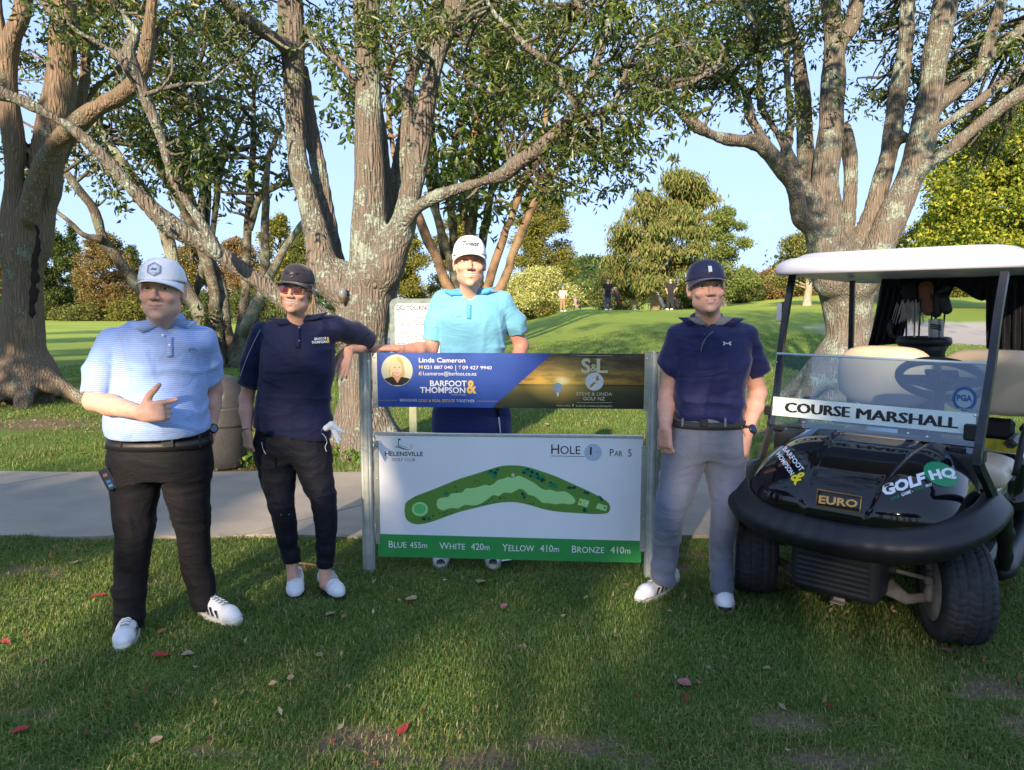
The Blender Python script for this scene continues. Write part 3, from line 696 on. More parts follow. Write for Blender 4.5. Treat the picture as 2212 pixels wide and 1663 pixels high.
anch3 = [limb_pts(*l)[0] for l in T3]; nodes = []; cens = []
for (u, v, a, b, Y0, Y1, n) in [(1560, 60, 130, 90, 9.6, 12.5, 1100), (1500, 150, 110, 60, 9.6, 12, 560), (1690, 70, 90, 80, 10, 13, 600), (1600, 190, 80, 50, 10, 12, 260), (1730, 230, 50, 50, 10.8, 11.6, 130),
    (2100, 80, 130, 100, 11.5, 14.5, 1100), (1900, 60, 90, 80, 12, 14, 420), (1940, 190, 60, 70, 12, 14, 300), (1880, 200, 34, 34, 12, 13.5, 80), (2080, 230, 70, 80, 12, 14.5, 420), (2170, 260, 70, 60, 12, 14, 300), (2080, 340, 60, 40, 12, 14, 160), (2190, 150, 60, 90, 10.5, 13.5, 350)]:
    P, c = blob_nodes(u, v, a, b, Y0, Y1, int(n*.27), rr_, .36, k=max(4, n//32)); nodes.append(P); cens.append(c)
tubes('twigs', twigs_to(np.vstack(cens), anch3, rr_, .016), BARK_D, t3, n=5, world=True)['kind'] = 'stuff'
ov = [np.array([x, y, z])+rr_.normal(size=(n, 3))*[a*.6, a*.6, a*.35] for (x, y, z, a, n) in [(4, 9.5, 8.2, 2.2, 360), (7, 9.5, 8.6, 2.2, 360), (9.5, 11, 8.2, 2, 300), (6, 13, 9, 2.4, 300)]]
merge_leaves('crown', [leaves(np.vstack(nodes), 10, .098, DK+[(.08, .12, .02)], 7, droop=.4, aspect=.36), leaves(np.vstack(ov), 7, .2, DK, 8)], LEAF_DARK, t3)['kind'] = 'stuff'

# ---- middle distance trees with many thin stems
T5 = [
 ([(470, 812, 26), (455, 740, 20), (420, 660, 16), (375, 560, 14), (340, 470, 12), (300, 400, 11), (250, 330, 9), (200, 260, 6)], 19, 1),
 ([(462, 800, 18), (400, 720, 13), (330, 650, 12), (280, 600, 12), (245, 555, 12), (222, 515, 11), (205, 460, 9), (170, 410, 8), (140, 370, 7)], 18.5, -1),
 ([(222, 515, 8), (180, 505, 6), (145, 475, 5), (115, 452, 4)], 17.6),
 ([(478, 800, 16), (470, 700, 13), (455, 600, 12), (430, 520, 11), (380, 420, 9), (330, 340, 7), (300, 280, 5)], 19.3, .5),
 ([(490, 800, 15), (492, 700, 12), (470, 600, 11), (425, 480, 10), (400, 380, 9), (395, 300, 8), (390, 200, 6)], 19.5, .8),
 ([(500, 800, 15), (520, 700, 11), (530, 600, 10), (533, 540, 9), (539, 455, 9), (546, 315, 7), (546, 240, 5), (550, 160, 4)], 19.2, .2),
 ([(505, 800, 15), (545, 690, 12), (566, 600, 10), (572, 520, 9), (574, 437, 8), (577, 340, 6), (595, 305, 5), (612, 273, 5)], 18.8, .1),
 ([(540, 500, 7), (560, 430, 7), (590, 405, 7), (620, 392, 6), (640, 385, 5)], 18.9), ([(520, 720, 12), (560, 640, 11), (600, 560, 8), (640, 500, 7), (655, 480, 6)], 18.6),
 ([(455, 600, 9), (440, 480, 8), (435, 380, 7), (432, 260, 6), (425, 150, 5)], 20), ([(455, 540, 7), (475, 380, 6), (500, 300, 5), (530, 245, 4)], 19.8), ([(420, 640, 8), (440, 560, 7), (450, 430, 6), (445, 300, 5)], 20.2),
 ([(300, 400, 7), (270, 400, 5), (230, 375, 4), (180, 330, 4), (140, 290, 3)], 19.6),
]
def multi(name_limbs, label, base, mats, blobs, leafcols, size, per, seed, grp='many-stemmed trees', clump=.7, low=True):
    bz = float(ground_z(base[0], base[1]))
    t = thing('tree', label, 'tree', (base[0], base[1], bz), group=grp)
    rr = np.random.RandomState(seed); anc = [limb_pts(*l)[0] for l in name_limbs]
    for l in name_limbs: 
        p, r = limb_pts(*l); p = p+np.stack([vnoise(p, 2.5, s) for s in (1, 2, 3)], 1)*r[:, None]*.5
        mb = MB(); mb.tube(p, r*(1+.15*vnoise(p, 5, 9)), 10); mb.obj('stem', mats[rr.randint(len(mats))], t, True)
    nodes = []; cens = []
    for (u, v, a, b, Y0, Y1, n) in blobs:
        P, c = blob_nodes(u, v, a, b, Y0, Y1, int(n*.20), rr, clump*.8, k=max(4, n//32)); nodes.append(P); cens.append(c)
    tubes('twigs', twigs_to(np.vstack(cens), anc, rr, .03), mats[0], t, n=4, world=True)['kind'] = 'stuff'
    merge_leaves('crown', [leaves(np.vstack(nodes), per, size, leafcols, seed+1, droop=.35, aspect=.4)], LEAF_DARK, t)['kind'] = 'stuff'
    return t
multi(T5, 'dark lichened tree with many crooked stems behind the striped man', at(480, 812, 19)[:2], [BARK_D, BARK_C, BARK_D],
      [(430, 130, 150, 110, 17.5, 22, 1500), (400, 260, 130, 90, 17.5, 22, 1150), (330, 340, 110, 60, 17.5, 21, 560), (250, 250, 120, 90, 18, 22, 700), (440, 350, 70, 60, 18, 21, 480), (240, 400, 90, 40, 18, 21, 260), (560, 200, 60, 90, 18, 21, 300), (590, 350, 40, 80, 18, 20, 160), (480, 400, 30, 40, 18, 20, 100), (340, 240, 200, 130, 19, 22, 600), (120, 400, 70, 60, 19, 22, 160), (640, 360, 40, 50, 18, 21, 120), (440, 735, 60, 60, 18.3, 19.6, 160)],
      DK+[(.06, .10, .03)], .19, 7, 21)
T4 = [
 ([(1000, 700, 22), (985, 610, 11), (960, 520, 9), (935, 440, 9), (925, 330, 8), (915, 240, 7)], 23), ([(1003, 690, 18), (958, 600, 11), (925, 520, 10), (905, 470, 9), (880, 400, 7)], 22.6),
 ([(1008, 690, 14), (985, 580, 10), (975, 480, 9), (970, 400, 9), (985, 300, 8), (1010, 200, 7), (1018, 120, 6)], 23.5), ([(1012, 690, 15), (1010, 600, 12), (1015, 500, 11), (1025, 400, 10), (1045, 300, 9), (1062, 200, 8), (1068, 100, 7), (1070, 0, 6)], 23),
 ([(1018, 690, 14), (1030, 600, 10), (1045, 500, 9), (1060, 430, 8), (1070, 350, 8), (1075, 250, 7), (1080, 150, 6), (1082, 50, 5)], 23.6), ([(1025, 700, 15), (1050, 620, 10), (1078, 540, 9), (1100, 470, 8), (1130, 400, 8), (1165, 330, 7), (1175, 280, 6), (1185, 200, 5)], 22.8),
 ([(1028, 700, 14), (1080, 620, 10), (1105, 560, 9), (1125, 500, 9), (1160, 430, 8), (1200, 370, 6), (1245, 320, 5)], 22.5), ([(1015, 690, 12), (1020, 560, 9), (1000, 450, 8), (1010, 350, 8), (1035, 250, 7), (1050, 120, 6), (1060, 30, 5)], 24),
 ([(960, 560, 7), (945, 450, 6), (942, 360, 6), (932, 260, 5), (945, 160, 5)], 23.5), ([(870, 470, 6), (860, 380, 6), (845, 300, 5), (840, 200, 5), (850, 110, 4)], 23.8), ([(1062, 190, 5), (1100, 160, 5), (1140, 120, 4)], 23), ([(1075, 260, 5), (1110, 240, 4), (1150, 200, 4)], 23),
]
multi(T4, 'tall tree with a sheaf of straight pale stems behind the light blue man', at(1010, 700, 23)[:2], [BARK_E, BARK_E, BARK_D],
      [(1010, 330, 150, 120, 21, 25, 900), (1130, 230, 130, 110, 21, 25, 900), (960, 160, 120, 110, 21.5, 25.5, 600), (1120, 100, 140, 90, 21, 26, 700), (870, 230, 60, 120, 22, 25, 240), (1200, 340, 80, 70, 21, 24, 320), (740, 100, 60, 110, 22, 25, 400), (740, 260, 40, 70, 22, 25, 130), (1060, 420, 110, 40, 21, 24, 200), (980, 20, 150, 50, 22, 25, 500)],
      DK+YG, .30, 7, 31)
# ------------------------------------------------------------------ far trees, hedge, hill
def far_tree(label, u, vb, Y, top, halfw, shape, cols, seed, n=2600, leaf=None, trunk=None, trunk_w=7, cat='tree', name='tree', clumps=46, droop=.1, low=.12, aspect=.6, flat=.55, group='far trees', gap=1.0, dark=None, per=3, lean=0):
    """crown of separate leafy clumps round a tapered trunk; top, vb and half width as they show at distance Y"""
    r = np.random.RandomState(seed); base = at(u, vb, Y); gz = float(ground_z(base[0], base[1])); s = px(Y)
    zt = at(u, top, Y)[2]; H = zt-gz; Wd = halfw*s; leaf = leaf or 4.6*s
    t = thing(name, label, cat, (base[0], base[1], gz), group=group)
    tp = [(base[0]+lean*k*k, base[1], gz-.2+H*.95*k) for k in np.linspace(0, 1, 7)]; tp = np.array(tp)+r.normal(size=(7, 3))*[Wd*.04, Wd*.04, 0]
    mb = MB(); mb.tube(smoothline(tp, 3), np.interp(np.linspace(0, 1, 19), [0, .08, 1], [trunk_w*s*1.4, trunk_w*s, trunk_w*s*.12]), 9)
    C0 = []
    for i in range(clumps):
        k = low+(1-low)*(i+r.rand())/clumps
        if shape == 'cone': w = (1-(k-low)/(1-low))**.8*.95+.05
        elif shape == 'spire': w = (1-(k-low)/(1-low))*.85+.05; w *= .7+.5*r.rand()
        elif shape == 'dome': w = math.sqrt(max(1-((k-low)/(1-low)*1.0)**2.4, 0))*.95+.05
        elif shape == 'round': q = (k-low)/(1-low)*2-1; w = math.sqrt(max(1-q*q, 0))*.9+.1
        a = r.uniform(0, 2*math.pi); q = r.rand()**.45
        rad = Wd*w*q*(1-.3*flat); c = np.array([base[0]+lean*k*k+math.cos(a)*rad, base[1]+math.sin(a)*rad, gz+H*k]); C0.append((c, Wd*(.20+.20*r.rand())*(.55+w*.6)))
        if r.rand() < .45 and k > .1:
            tr = np.array([base[0]+lean*k*k, base[1], gz+H*max(k-.12, .05)]); mb.tube([tr, (tr+c)/2+[0, 0, H*.02], c], [trunk_w*s*.28, trunk_w*s*.2, trunk_w*s*.08], 5)
    mb.obj('trunk', trunk or BARK_D, t, True)
    m = n//clumps; N = []
    for c, w in C0:
        q = r.normal(size=(m, 3)); q /= np.linalg.norm(q, axis=1)[:, None]; q *= (r.rand(m)**.5)[:, None]*w*gap; q[:, 2] *= flat; N.append(c+q)
    N = np.vstack(N)
    merge_leaves('crown', [leaves(N, per, leaf, cols, seed+1, droop=droop, aspect=aspect, jit=.6)], LEAF_FAR, t)['kind'] = 'stuff'
    return t
PINE = [(.045, .085, .025), (.06, .10, .03), (.03, .06, .02), (.09, .12, .035)]
GOLD = [(.22, .20, .035), (.15, .16, .03), (.28, .25, .05), (.09, .11, .025)]
RUST = [(.26, .16, .07), (.20, .14, .06), (.32, .21, .10), (.14, .12, .045)]
OLIV = [(.16, .17, .045), (.12, .14, .04), (.22, .22, .07), (.08, .10, .03)]
WEEP = [(.16, .21, .06), (.21, .25, .07), (.12, .16, .04), (.24, .24, .08), (.25, .19, .08)]
LIME = [(.31, .33, .03), (.22, .27, .03), (.14, .20, .03), (.36, .35, .05), (.09, .14, .02)]
far_tree('dark pine rising between the left trunk and the reddish conifer', 128, 693, 105, 505, 52, 'dome', PINE+[GOLD[1]], 51, 6500, trunk_w=6)
far_tree('thin dark spire of a pine behind the left trunk', 168, 692, 118, 492, 36, 'spire', PINE, 52, 2400, clumps=34, trunk_w=3, gap=.8)
far_tree('reddish brown conifer with pale trunk on the far left fairway', 232, 694, 102, 508, 66, 'dome', RUST+[OLIV[0]], 53, 7500, trunk=BARK_E, trunk_w=8, clumps=60)
far_tree('feathery dark conifer tops behind the striped man\'s cap', 292, 693, 115, 535, 40, 'cone', PINE+[OLIV[0]], 54, 3000)
far_tree('small rusty conifer left of the twin trunks', 6, 693, 110, 478, 40, 'cone', RUST+[GOLD[0]], 55, 3200)
far_tree('olive bush under the far left pines', 180, 694, 100, 660, 60, 'round', OLIV, 56, 2200, name='bush', cat='bush', low=.0, group='far bushes')
far_tree('low olive bush right of the pale far trunk', 285, 695, 100, 652, 55, 'round', OLIV+GOLD, 57, 2000, name='bush', cat='bush', low=.0, group='far bushes')
far_tree('golden brown conifer seen through the crooked stems', 420, 692, 95, 468, 60, 'dome', RUST+GOLD, 58, 7000)
far_tree('wide rusty cypress behind the crooked stems', 520, 692, 98, 520, 70, 'dome', RUST, 59, 7500)
far_tree('yellow-green conifer with twin tips behind the woman\'s cap', 610, 690, 96, 468, 56, 'dome', GOLD, 60, 6800)
far_tree('dark yellow conifer between trunk and long limb', 660, 690, 90, 500, 40, 'dome', GOLD+PINE, 61, 3800)
far_tree('dark hedge clump low behind the woman', 570, 694, 80, 630, 80, 'round', PINE+OLIV, 62, 3500, low=0, name='bush', cat='bush', group='far bushes')
far_tree('shaded hedge clump behind the striped man\'s shoulder', 430, 695, 82, 640, 60, 'round', PINE+OLIV, 621, 3000, low=0, name='bush', cat='bush', group='far bushes')
far_tree('golden totara close right of the forked trunk', 885, 668, 62, 505, 62, 'dome', GOLD, 63, 8500, low=.04, trunk_w=6)
far_tree('golden totara right behind the light blue man', 985, 668, 66, 470, 70, 'dome', GOLD, 64, 8500, low=.04, trunk_w=7)
far_tree('tall golden-green totara left of the hill gap', 1165, 672, 62, 418, 84, 'dome', GOLD+[OLIV[0]], 65, 14000, low=.06, trunk_w=9, clumps=80)
far_tree('cream-leaved tree with dark trunk near the golfers', 1168, 680, 52, 585, 88, 'dome', [(.50, .50, .20), (.62, .60, .34), (.25, .27, .06), (.35, .37, .10)], 66, 6000, low=.22, trunk_w=9, leaf=.14, gap=1.1)
far_tree('low dark bush left of the golfers', 1120, 686, 56, 640, 50, 'round', PINE+OLIV, 67, 2600, low=0, name='bush', cat='bush', group='far bushes')
far_tree('bush with pale leaves at the foot of the cream-leaved tree', 1180, 684, 47, 655, 26, 'round', OLIV+GOLD, 68, 1200, low=0, name='bush', cat='bush', group='far bushes')
far_tree('weeping conifer with a white-painted trunk behind the golfers', 1412, 682, 44, 372, 118, 'dome', WEEP, 69, 12500, droop=1.2, aspect=.24, leaf=.34, low=.2, trunk=BARK_E, trunk_w=10, clumps=52, flat=.2, gap=.85, lean=1.6, per=2)
pt = at(1412, 682, 44); gz = float(ground_z(pt[0], pt[1]))
far_tree('light green cypress close behind the weeping conifer', 1560, 672, 58, 452, 70, 'dome', [(.17, .22, .06), (.12, .17, .04), (.22, .26, .08)], 70, 9000, low=.12, trunk_w=7, droop=.5)
far_tree('small tree with forked white trunk between the golfers', 1368, 678, 50, 600, 44, 'round', OLIV, 71, 2000, low=.45, trunk=BARK_F, trunk_w=5)
far_tree('dark bush behind the golfer in black with long hair', 1330, 672, 60, 615, 70, 'round', PINE+OLIV, 72, 3400, low=0, name='bush', cat='bush', group='far bushes')
far_tree('bush in front of the weeping tree\'s right side', 1480, 672, 60, 618, 70, 'round', OLIV+GOLD, 73, 3400, low=0, name='bush', cat='bush', group='far bushes')
far_tree('olive hedge right of the navy-shirted man', 1600, 664, 66, 592, 50, 'round', OLIV+PINE, 74, 3600, low=0, name='bush', cat='bush', group='far bushes')
far_tree('rusty red shrubbery between the man and the cart roof', 1668, 660, 68, 588, 55, 'round', RUST, 75, 4200, low=0, name='bush', cat='bush', group='far bushes')
far_tree('rusty red shrubbery next to the right tree\'s trunk', 1745, 656, 70, 592, 50, 'round', RUST+[GOLD[0]], 76, 3600, low=0, name='bush', cat='bush', group='far bushes')
far_tree('olive broadleaf with a pale trunk left of the right tree', 1742, 662, 48, 505, 78, 'dome', OLIV+[(.3, .3, .1)], 77, 7000, low=.3, trunk=BARK_F, trunk_w=9, gap=1.1)
far_tree('pale-trunked tree seen under the cart roof', 1893, 645, 50, 470, 60, 'dome', OLIV, 78, 3600, low=.4, trunk=BARK_F, trunk_w=7)
far_tree('round olive tree above the cart roof', 2000, 630, 46, 468, 66, 'dome', OLIV, 79, 6500, low=.2, trunk_w=6)
far_tree('big lime yellow tree at the right edge', 2140, 640, 36, 240, 165, 'dome', LIME, 80, 26000, low=.2, trunk_w=10, clumps=120, leaf=.2)
far_tree('bank of golden shrubs under the cart roof', 2040, 640, 60, 598, 90, 'round', GOLD+OLIV, 81, 3600, low=0, name='bush', cat='bush', group='far bushes')
far_tree('dark shrubs left of the rain cover', 1960, 640, 62, 600, 60, 'round', GOLD+PINE, 82, 2600, low=0, name='bush', cat='bush', group='far bushes')
# bank of woodland that closes the fairway behind everything, one mass
r = np.random.RandomState(5); ring = []
for i in range(1500):
    a = r.uniform(-62, 62); d = r.uniform(125, 160); x = d*math.sin(R(a)); y = d*math.cos(R(a)); g0 = float(ground_z(x, y))
    ring.append((x, y, g0+r.rand()*(3.8+2*math.sin(a*.35)+2*math.sin(a*.9)) ))
ring = np.array(ring); ring = np.repeat(ring, 14, 0)+r.normal(size=(len(ring)*14, 3))*[1.6, 1.6, .9]
o = merge_leaves('woodland', [leaves(ring, 2, .95, PINE+OLIV+[GOLD[1]], 9, aspect=.8, jit=.5)], LEAF_FAR, None); tag(o, 'belt of dark mixed woodland closing the fairways', 'woodland', kind='stuff')
# hill
n = 60; V = []; 
for i in range(n+1):
    for j in range(13):
        x = -60+260*i/n; k = j/12; y = 480+170*k
        hgt = 46*math.exp(-((x-78)/75)**2)+14*math.exp(-((x-10)/60)**2); V.append((x, y, -2+hgt*math.sin(k*math.pi/2)+2*float(vnoise(np.array([[x, y, 0]]), .03, 2)[0])*k))
F = [(i*13+j, (i+1)*13+j, (i+1)*13+j+1, i*13+j+1) for i in range(n) for j in range(12)]
m, t, p = nodemat('hill_pasture'); v = tc(t); rr2 = ramp(t, noise(t, v, .03, 5, .6), [(.46, (.16, .22, .05)), (.54, (.045, .075, .03))]); t.links.new(rr2.outputs[0], p.inputs['Base Color']); p.inputs['Roughness'].default_value = 1
tag(mesh('hills', V, F, m, smooth=True), kind='structure')
bushes = []
for i in range(420):
    x = r.uniform(20, 140); k = r.uniform(0, .72)**1.0; y = 480+170*k; hgt = 46*math.exp(-((x-78)/75)**2)+14*math.exp(-((x-10)/60)**2); bushes.append((x, y-1, -2+hgt*math.sin(k*math.pi/2)+1.5))
bushes = np.array(bushes); bushes = np.repeat(bushes, 12, 0)+r.normal(size=(len(bushes)*12, 3))*[2.5, 2, 1.3]
tag(merge_leaves('scrub', [leaves(bushes, 2, 2.2, PINE, 19, aspect=.9)], LEAF_FAR, None), 'dark bush covering the lower side of the hill', 'scrub', kind='stuff')
# small cloud
cm, t, p = nodemat('cloud'); t.nodes.remove(p); v = tc(t, 'Generated')
vs = t.nodes.new('ShaderNodeVolumePrincipled'); vs.inputs['Color'].default_value = (1, .95, .93, 1)
gr = t.nodes.new('ShaderNodeTexGradient'); gr.gradient_type = 'SPHERICAL'
mpp = t.nodes.new('ShaderNodeMapping'); mpp.inputs['Location'].default_value = (-1, -1, -1); mpp.inputs['Scale'].default_value = (2, 2, 2); t.links.new(v, mpp.inputs[0]); t.links.new(mpp.outputs[0], gr.inputs[0])
nn = noise(t, v, 5, 5, .6); dd = mth(t, 'MULTIPLY', mth(t, 'MAXIMUM', mth(t, 'SUBTRACT', mth(t, 'ADD', gr.outputs[1], nn), .78), 0), .03)
t.links.new(dd, vs.inputs['Density']); t.links.new(vs.outputs[0], t.nodes['Material Output'].inputs['Volume'])
cc = at(1651, 468, 1100); mb = MB(); mb.box((0, 0, 0), (2, 2, 2)); co = mb.obj('cloud', cm); co.location = cc; co.scale = (24, 20, 8); tag(co, 'small pale cloud low in the sky', 'cloud', kind='stuff')

# ---- unseen trees behind and left of the camera, crowns shaped to shade lawn and people
SHADE_GAPS = []     # world points that the photograph shows in direct sun
for (u, v, Y, rad) in []: pass
def lit(P): SHADE_GAPS.append(np.array(P, float))
def shade_tree(label, x, y, H, w, seed, n=900, low=.62, k=30, leafsz=.30):
    r = np.random.RandomState(seed); t = thing('tree', label, 'tree', (x, y, 0), group='shade trees outside the picture')
    mb = MB(); tp = np.array([(x, y, -.1), (x+.1, y, H*.3), (x-.1, y+.1, H*.6), (x, y, H*.9)]); mb.tube(smoothline(tp, 4), np.linspace(.32, .06, 13), 10)
    N = []
    for i in range(k):
        kz = low+(1-low)*r.rand(); a = r.uniform(0, 6.28); q = math.sqrt(r.rand())*w*math.sqrt(max(1-((kz-low)/(1-low))**2.2, .05)); c = np.array([x+q*math.cos(a), y+q*math.sin(a), H*kz])
        mb.tube([(x, y, H*max(kz-.2, .1)), (np.array([x, y, H*kz])+c)/2, c], [.07, .05, .02], 5)
        N.append(c+r.normal(size=(n//k, 3))*[.55, .55, .4])
    N = np.vstack(N); keep = np.ones(len(N), bool)
    for g, rad in GAPS:
        g = np.array(g); d = N-g; s = d @ SUN_T; perp = np.linalg.norm(d-s[:, None]*SUN_T, axis=1); keep &= ~((perp < rad+.28) & (s < 0))  # leaves left out along sun rays, so chosen spots stay sunlit
    mb.obj('trunk', BARK_A, t, True)
    merge_leaves('crown', [leaves(N[keep], 8, leafsz, DK, seed+1, aspect=.5)], LEAF_DARK, t)['kind'] = 'stuff'
G = lambda u, v, Y: at(u, v, Y)
GAPS = [((-4.2, 8.6, .1), .9), ((-2.9, 8.0, .1), .7), ((-1.9, 8.4, .2), .5), ((-5.6, 8.5, .1), .8),      # lawn left of and behind the striped man
        (G(900, 1080, 5.5), .35), (G(640, 1080, 5.4), .25), (G(790, 930, 7.0), .4), (G(740, 900, 7.2), .45), (G(1200, 900, 8.2), .3), (G(1200, 830, 10), .6),
        (G(1020, 580, 4.25), .25), (G(1040, 700, 4.25), .3), (G(1530, 640, 3.5), .02), (G(2000, 560, 3.6), .3), (G(1600, 1080, 5.5), .3)]
def gq(u, v):
    a = at(u, v, 1.0)-[0, 0, CAM_H]; return np.array([0, 0, CAM_H])+a*(CAM_H/-a[2])
for u, v, rd in ((60, 1300, .3), (150, 1275, .25), (20, 1370, .25), (80, 1400, .15), (230, 1260, .2), (330, 1245, .15), (560, 1235, .15), (960, 1440, .16), (860, 1480, .2), (760, 1520, .22), (660, 1560, .22), (560, 1600, .2), (460, 1635, .2), (360, 1655, .15), (1060, 1410, .14), (1130, 1385, .1), (1200, 1440, .12), (1480, 1212, .14), (820, 1620, .16), (900, 1590, .12), (1700, 1260, .12), (1900, 1340, .12)): GAPS.append((gq(u, v), rd+.08))
ST = [(-9.5, -13, 7.7, 2.6), (-6.8, -15, 8.6, 2.8), (-4.0, -13.5, 8.0, 2.6), (-1.6, -15.5, 8.9, 2.8), (1.2, -13.5, 8.0, 2.5), (-12.5, -16, 8.6, 3), (3.8, -15, 8.6, 2.6), (-5.5, -19, 10.2, 3.0), (0, -20, 10.5, 3), (-10.9, 2.6, 7.4, 2.1), (-20, 7, 12, 3.4), (-27, 15, 13, 3.6), (-36, 25, 14, 4), (-17, 1, 10, 3)]
for i, (x, y, H, w) in enumerate(ST):
    shade_tree('broadleaf shade tree standing outside the picture', x, y, H, w, 200+i)
# ------------------------------------------------------------------ writing
def text_geo(body, bold=0.0, shear=0.0, spacing=1.0, res=3):
    cu = bpy.data.curves.new('t', 'FONT'); cu.body = body; cu.offset = bold; cu.shear = shear; cu.space_character = spacing; cu.resolution_u = res; cu.fill_mode = 'FRONT'
    o = bpy.data.objects.new('t', cu); C.objects.link(o); dg = bpy.context.evaluated_depsgraph_get(); me = o.evaluated_get(dg).to_mesh()
    V = np.array([v.co[:] for v in me.vertices]); F = [list(p.vertices) for p in me.polygons]; o.evaluated_get(dg).to_mesh_clear()
    bpy.data.objects.remove(o); bpy.data.curves.remove(cu); return V[:, :2], F
CAPH = None
def cap_h():
    global CAPH
    if CAPH is None: V, F = text_geo('H'); CAPH = V[:, 1].max()
    return CAPH
def text_on(mb, body, fn, x0, x1, y0, h, bold=0.0, shear=0.0, lift=.0012, spacing=1.0, slope=0.0):
    """lay text on a surface: fn(x, y, lift) -> point; from x0 to x1, baseline y0, capital height h"""
    V, F = text_geo(body, bold, shear, spacing); w = V[:, 0].max()-V[:, 0].min(); V = V-[V[:, 0].min(), 0]
    x = x0+V[:, 0]/w*(x1-x0); y = y0+V[:, 1]/cap_h()*h+slope*(x-x0)
    mb.add(np.array([fn(a, b, lift) for a, b in zip(x, y)]), F)
def small_caps(mb, runs, fn, x0, x1, y0, h, **k):
    geo = []; cur = 0
    for s, sc in runs:
        if s.strip() == '': cur += .28*len(s); continue
        V, F = text_geo(s, k.get('bold', 0)); V = (V-[V[:, 0].min(), 0])*sc; V[:, 0] += cur; cur = V[:, 0].max()+.09; geo.append((V, F))
    tot = cur-.09
    for V, F in geo:
        mb.add(np.array([fn(x0+a/tot*(x1-x0), y0+b/cap_h()*h, k.get('lift', .0012)) for a, b in V]), F)
def flat(name, c, rough=.5, spec=.3): return plain(name, c, rough, spec=spec)
INK_W = flat('print_white', (.78, .79, .80)); INK_K = flat('print_black', (.015, .015, .017)); INK_Y = flat('print_yellow', (.72, .47, .09)); INK_CR = flat('print_cream', (.68, .60, .36))

# ------------------------------------------------------------------ hole sign
SO = np.array([-.824, 3.97, 0.]); SE = np.array([1.60, -.11, 0]); SE /= np.linalg.norm(SE); SN = np.array([SE[1], -SE[0], 0])   # SN faces the camera
def on_board(t, z, lift=0.0): return SO+SE*t+SN*(lift+BF)+np.array([0, 0, z])
BF = .012
def bt(u, v):
    """picture tracing -> (t, z) on the board's plane"""
    a = at(u, v, 1.0)-[0, 0, CAM_H]; o = np.array([0, 0, CAM_H]); q = SO+SN*BF
    s = (q-o).dot(SN)/a.dot(SN); p = o+a*s; return float((p-SO).dot(SE)), float(p[2])
def poly(mb, pts, fn, lift):
    mb.add(np.array([fn(x, y, lift) for x, y in pts]), [list(range(len(pts)))])
def tri_poly(mb, pts, fn, lift):
    from mathutils.geometry import tessellate_polygon
    T = tessellate_polygon([[Vector((x, y, 0)) for x, y in pts]]); V = np.array([fn(x, y, lift) for x, y in pts])
    F = []
    for a, b, c in T:
        nn = (pts[b][0]-pts[a][0])*(pts[c][1]-pts[a][1])-(pts[b][1]-pts[a][1])*(pts[c][0]-pts[a][0]); F.append((a, b, c) if nn > 0 else (a, c, b))
    mb.add(V, F)
def disc(mb, x, y, rx, ry, fn, lift, n=40):
    poly(mb, [(x+rx*math.cos(a), y+ry*math.sin(a)) for a in np.linspace(0, 2*math.pi, n, endpoint=False)], fn, lift)
def bx(u, v): return bt(u, v)
ALU = plain('brushed_aluminium', (.55, .56, .54), .38, .85, var=.12, vs=30, bs=.1, bd=.001)
ALU_D = plain('weathered_aluminium', (.50, .53, .50), .5, .6, var=.2, vs=14)
STEEL = plain('zinc_bolt', (.5, .5, .48), .35, .9)
hs = thing('hole_sign', 'two-board golf hole sign between aluminium posts in the middle of the group', 'sign', SO)
def post(t):
    n = 32; prof = []
    for a in np.linspace(0, 2*math.pi, n, endpoint=False):
        r = 1.0-(.16 if abs((math.degrees(a) % 60)-30) > 26 else 0)
        prof.append((.036*r*math.cos(a), .030*r*math.sin(a)))
    mb = MB(); c = SO+SE*t; M = np.eye(4); M[:3, 0] = SE; M[:3, 1] = -SN; M[:3, 2] = [0, 0, 1]; M[:3, 3] = c+[0, 0, -.05]
    mb.prism(prof, 1.32, M); o = mb.obj('post', ALU_D, hs)
    cp = MB(); M2 = M.copy(); M2[:3, 3] = c+[0, 0, 1.2705]; cp.prism([(x*1.06, y*1.06) for x, y in prof], .008, M2); cp.obj('cap', ALU, o)
post(0.0); post(1.604)
def strip(t0, t1, z0, z1, bolts, side):
    mb = MB(); M = np.eye(4); M[:3, 0] = SE; M[:3, 1] = SN; M[:3, 2] = [0, 0, 1]
    c = SO+SE*(t0+t1)/2+SN*(BF+.003)+[0, 0, (z0+z1)/2]; mb.box(c, (t1-t0, .004, z1-z0), rot=M[:3, :3], bev=.001); o = mb.obj('bracket', ALU, hs)
    for z in bolts:
        b = MB(); b.lathe([(.0052, 0), (.0052, .002), (.0035, .0045), (.0015, .005)], 12, SO+SE*((t0+t1)/2)+SN*(BF+.005)+[0, 0, z], SN); b.obj('bolt', STEEL, o)
strip(.046, .0745, .958, 1.268, (1.24, 1.10, .985), -1); strip(1.548, 1.577, .955, 1.27, (1.24, 1.11, .985), 1)
strip(.046, .072, .17, .77, (.74, .55, .37, .19), -1); strip(1.541, 1.572, .16, .76, (.73, .52, .34, .19), 1)
def board(name, t0, t1, z0, z1, mat, parent=hs, th=.006):
    mb = MB(); M = np.stack([SE, SN, [0, 0, 1]], 1)
    mb.box(SO+SE*(t0+t1)/2+SN*(BF-th/2)+[0, 0, (z0+z1)/2], (t1-t0, th, z1-z0), rot=M, bev=.001); return mb.obj(name, mat, parent)
BLUE = flat('print_blue', (.016, .065, .33), .35, .5)
ub = board('upper_board', .0685, 1.553, .962, 1.266, BLUE)
lb = board('lower_board', .06, 1.548, .095, .800, plain('board_white', (.82, .83, .86), .32, spec=.5, var=.03, vs=3))
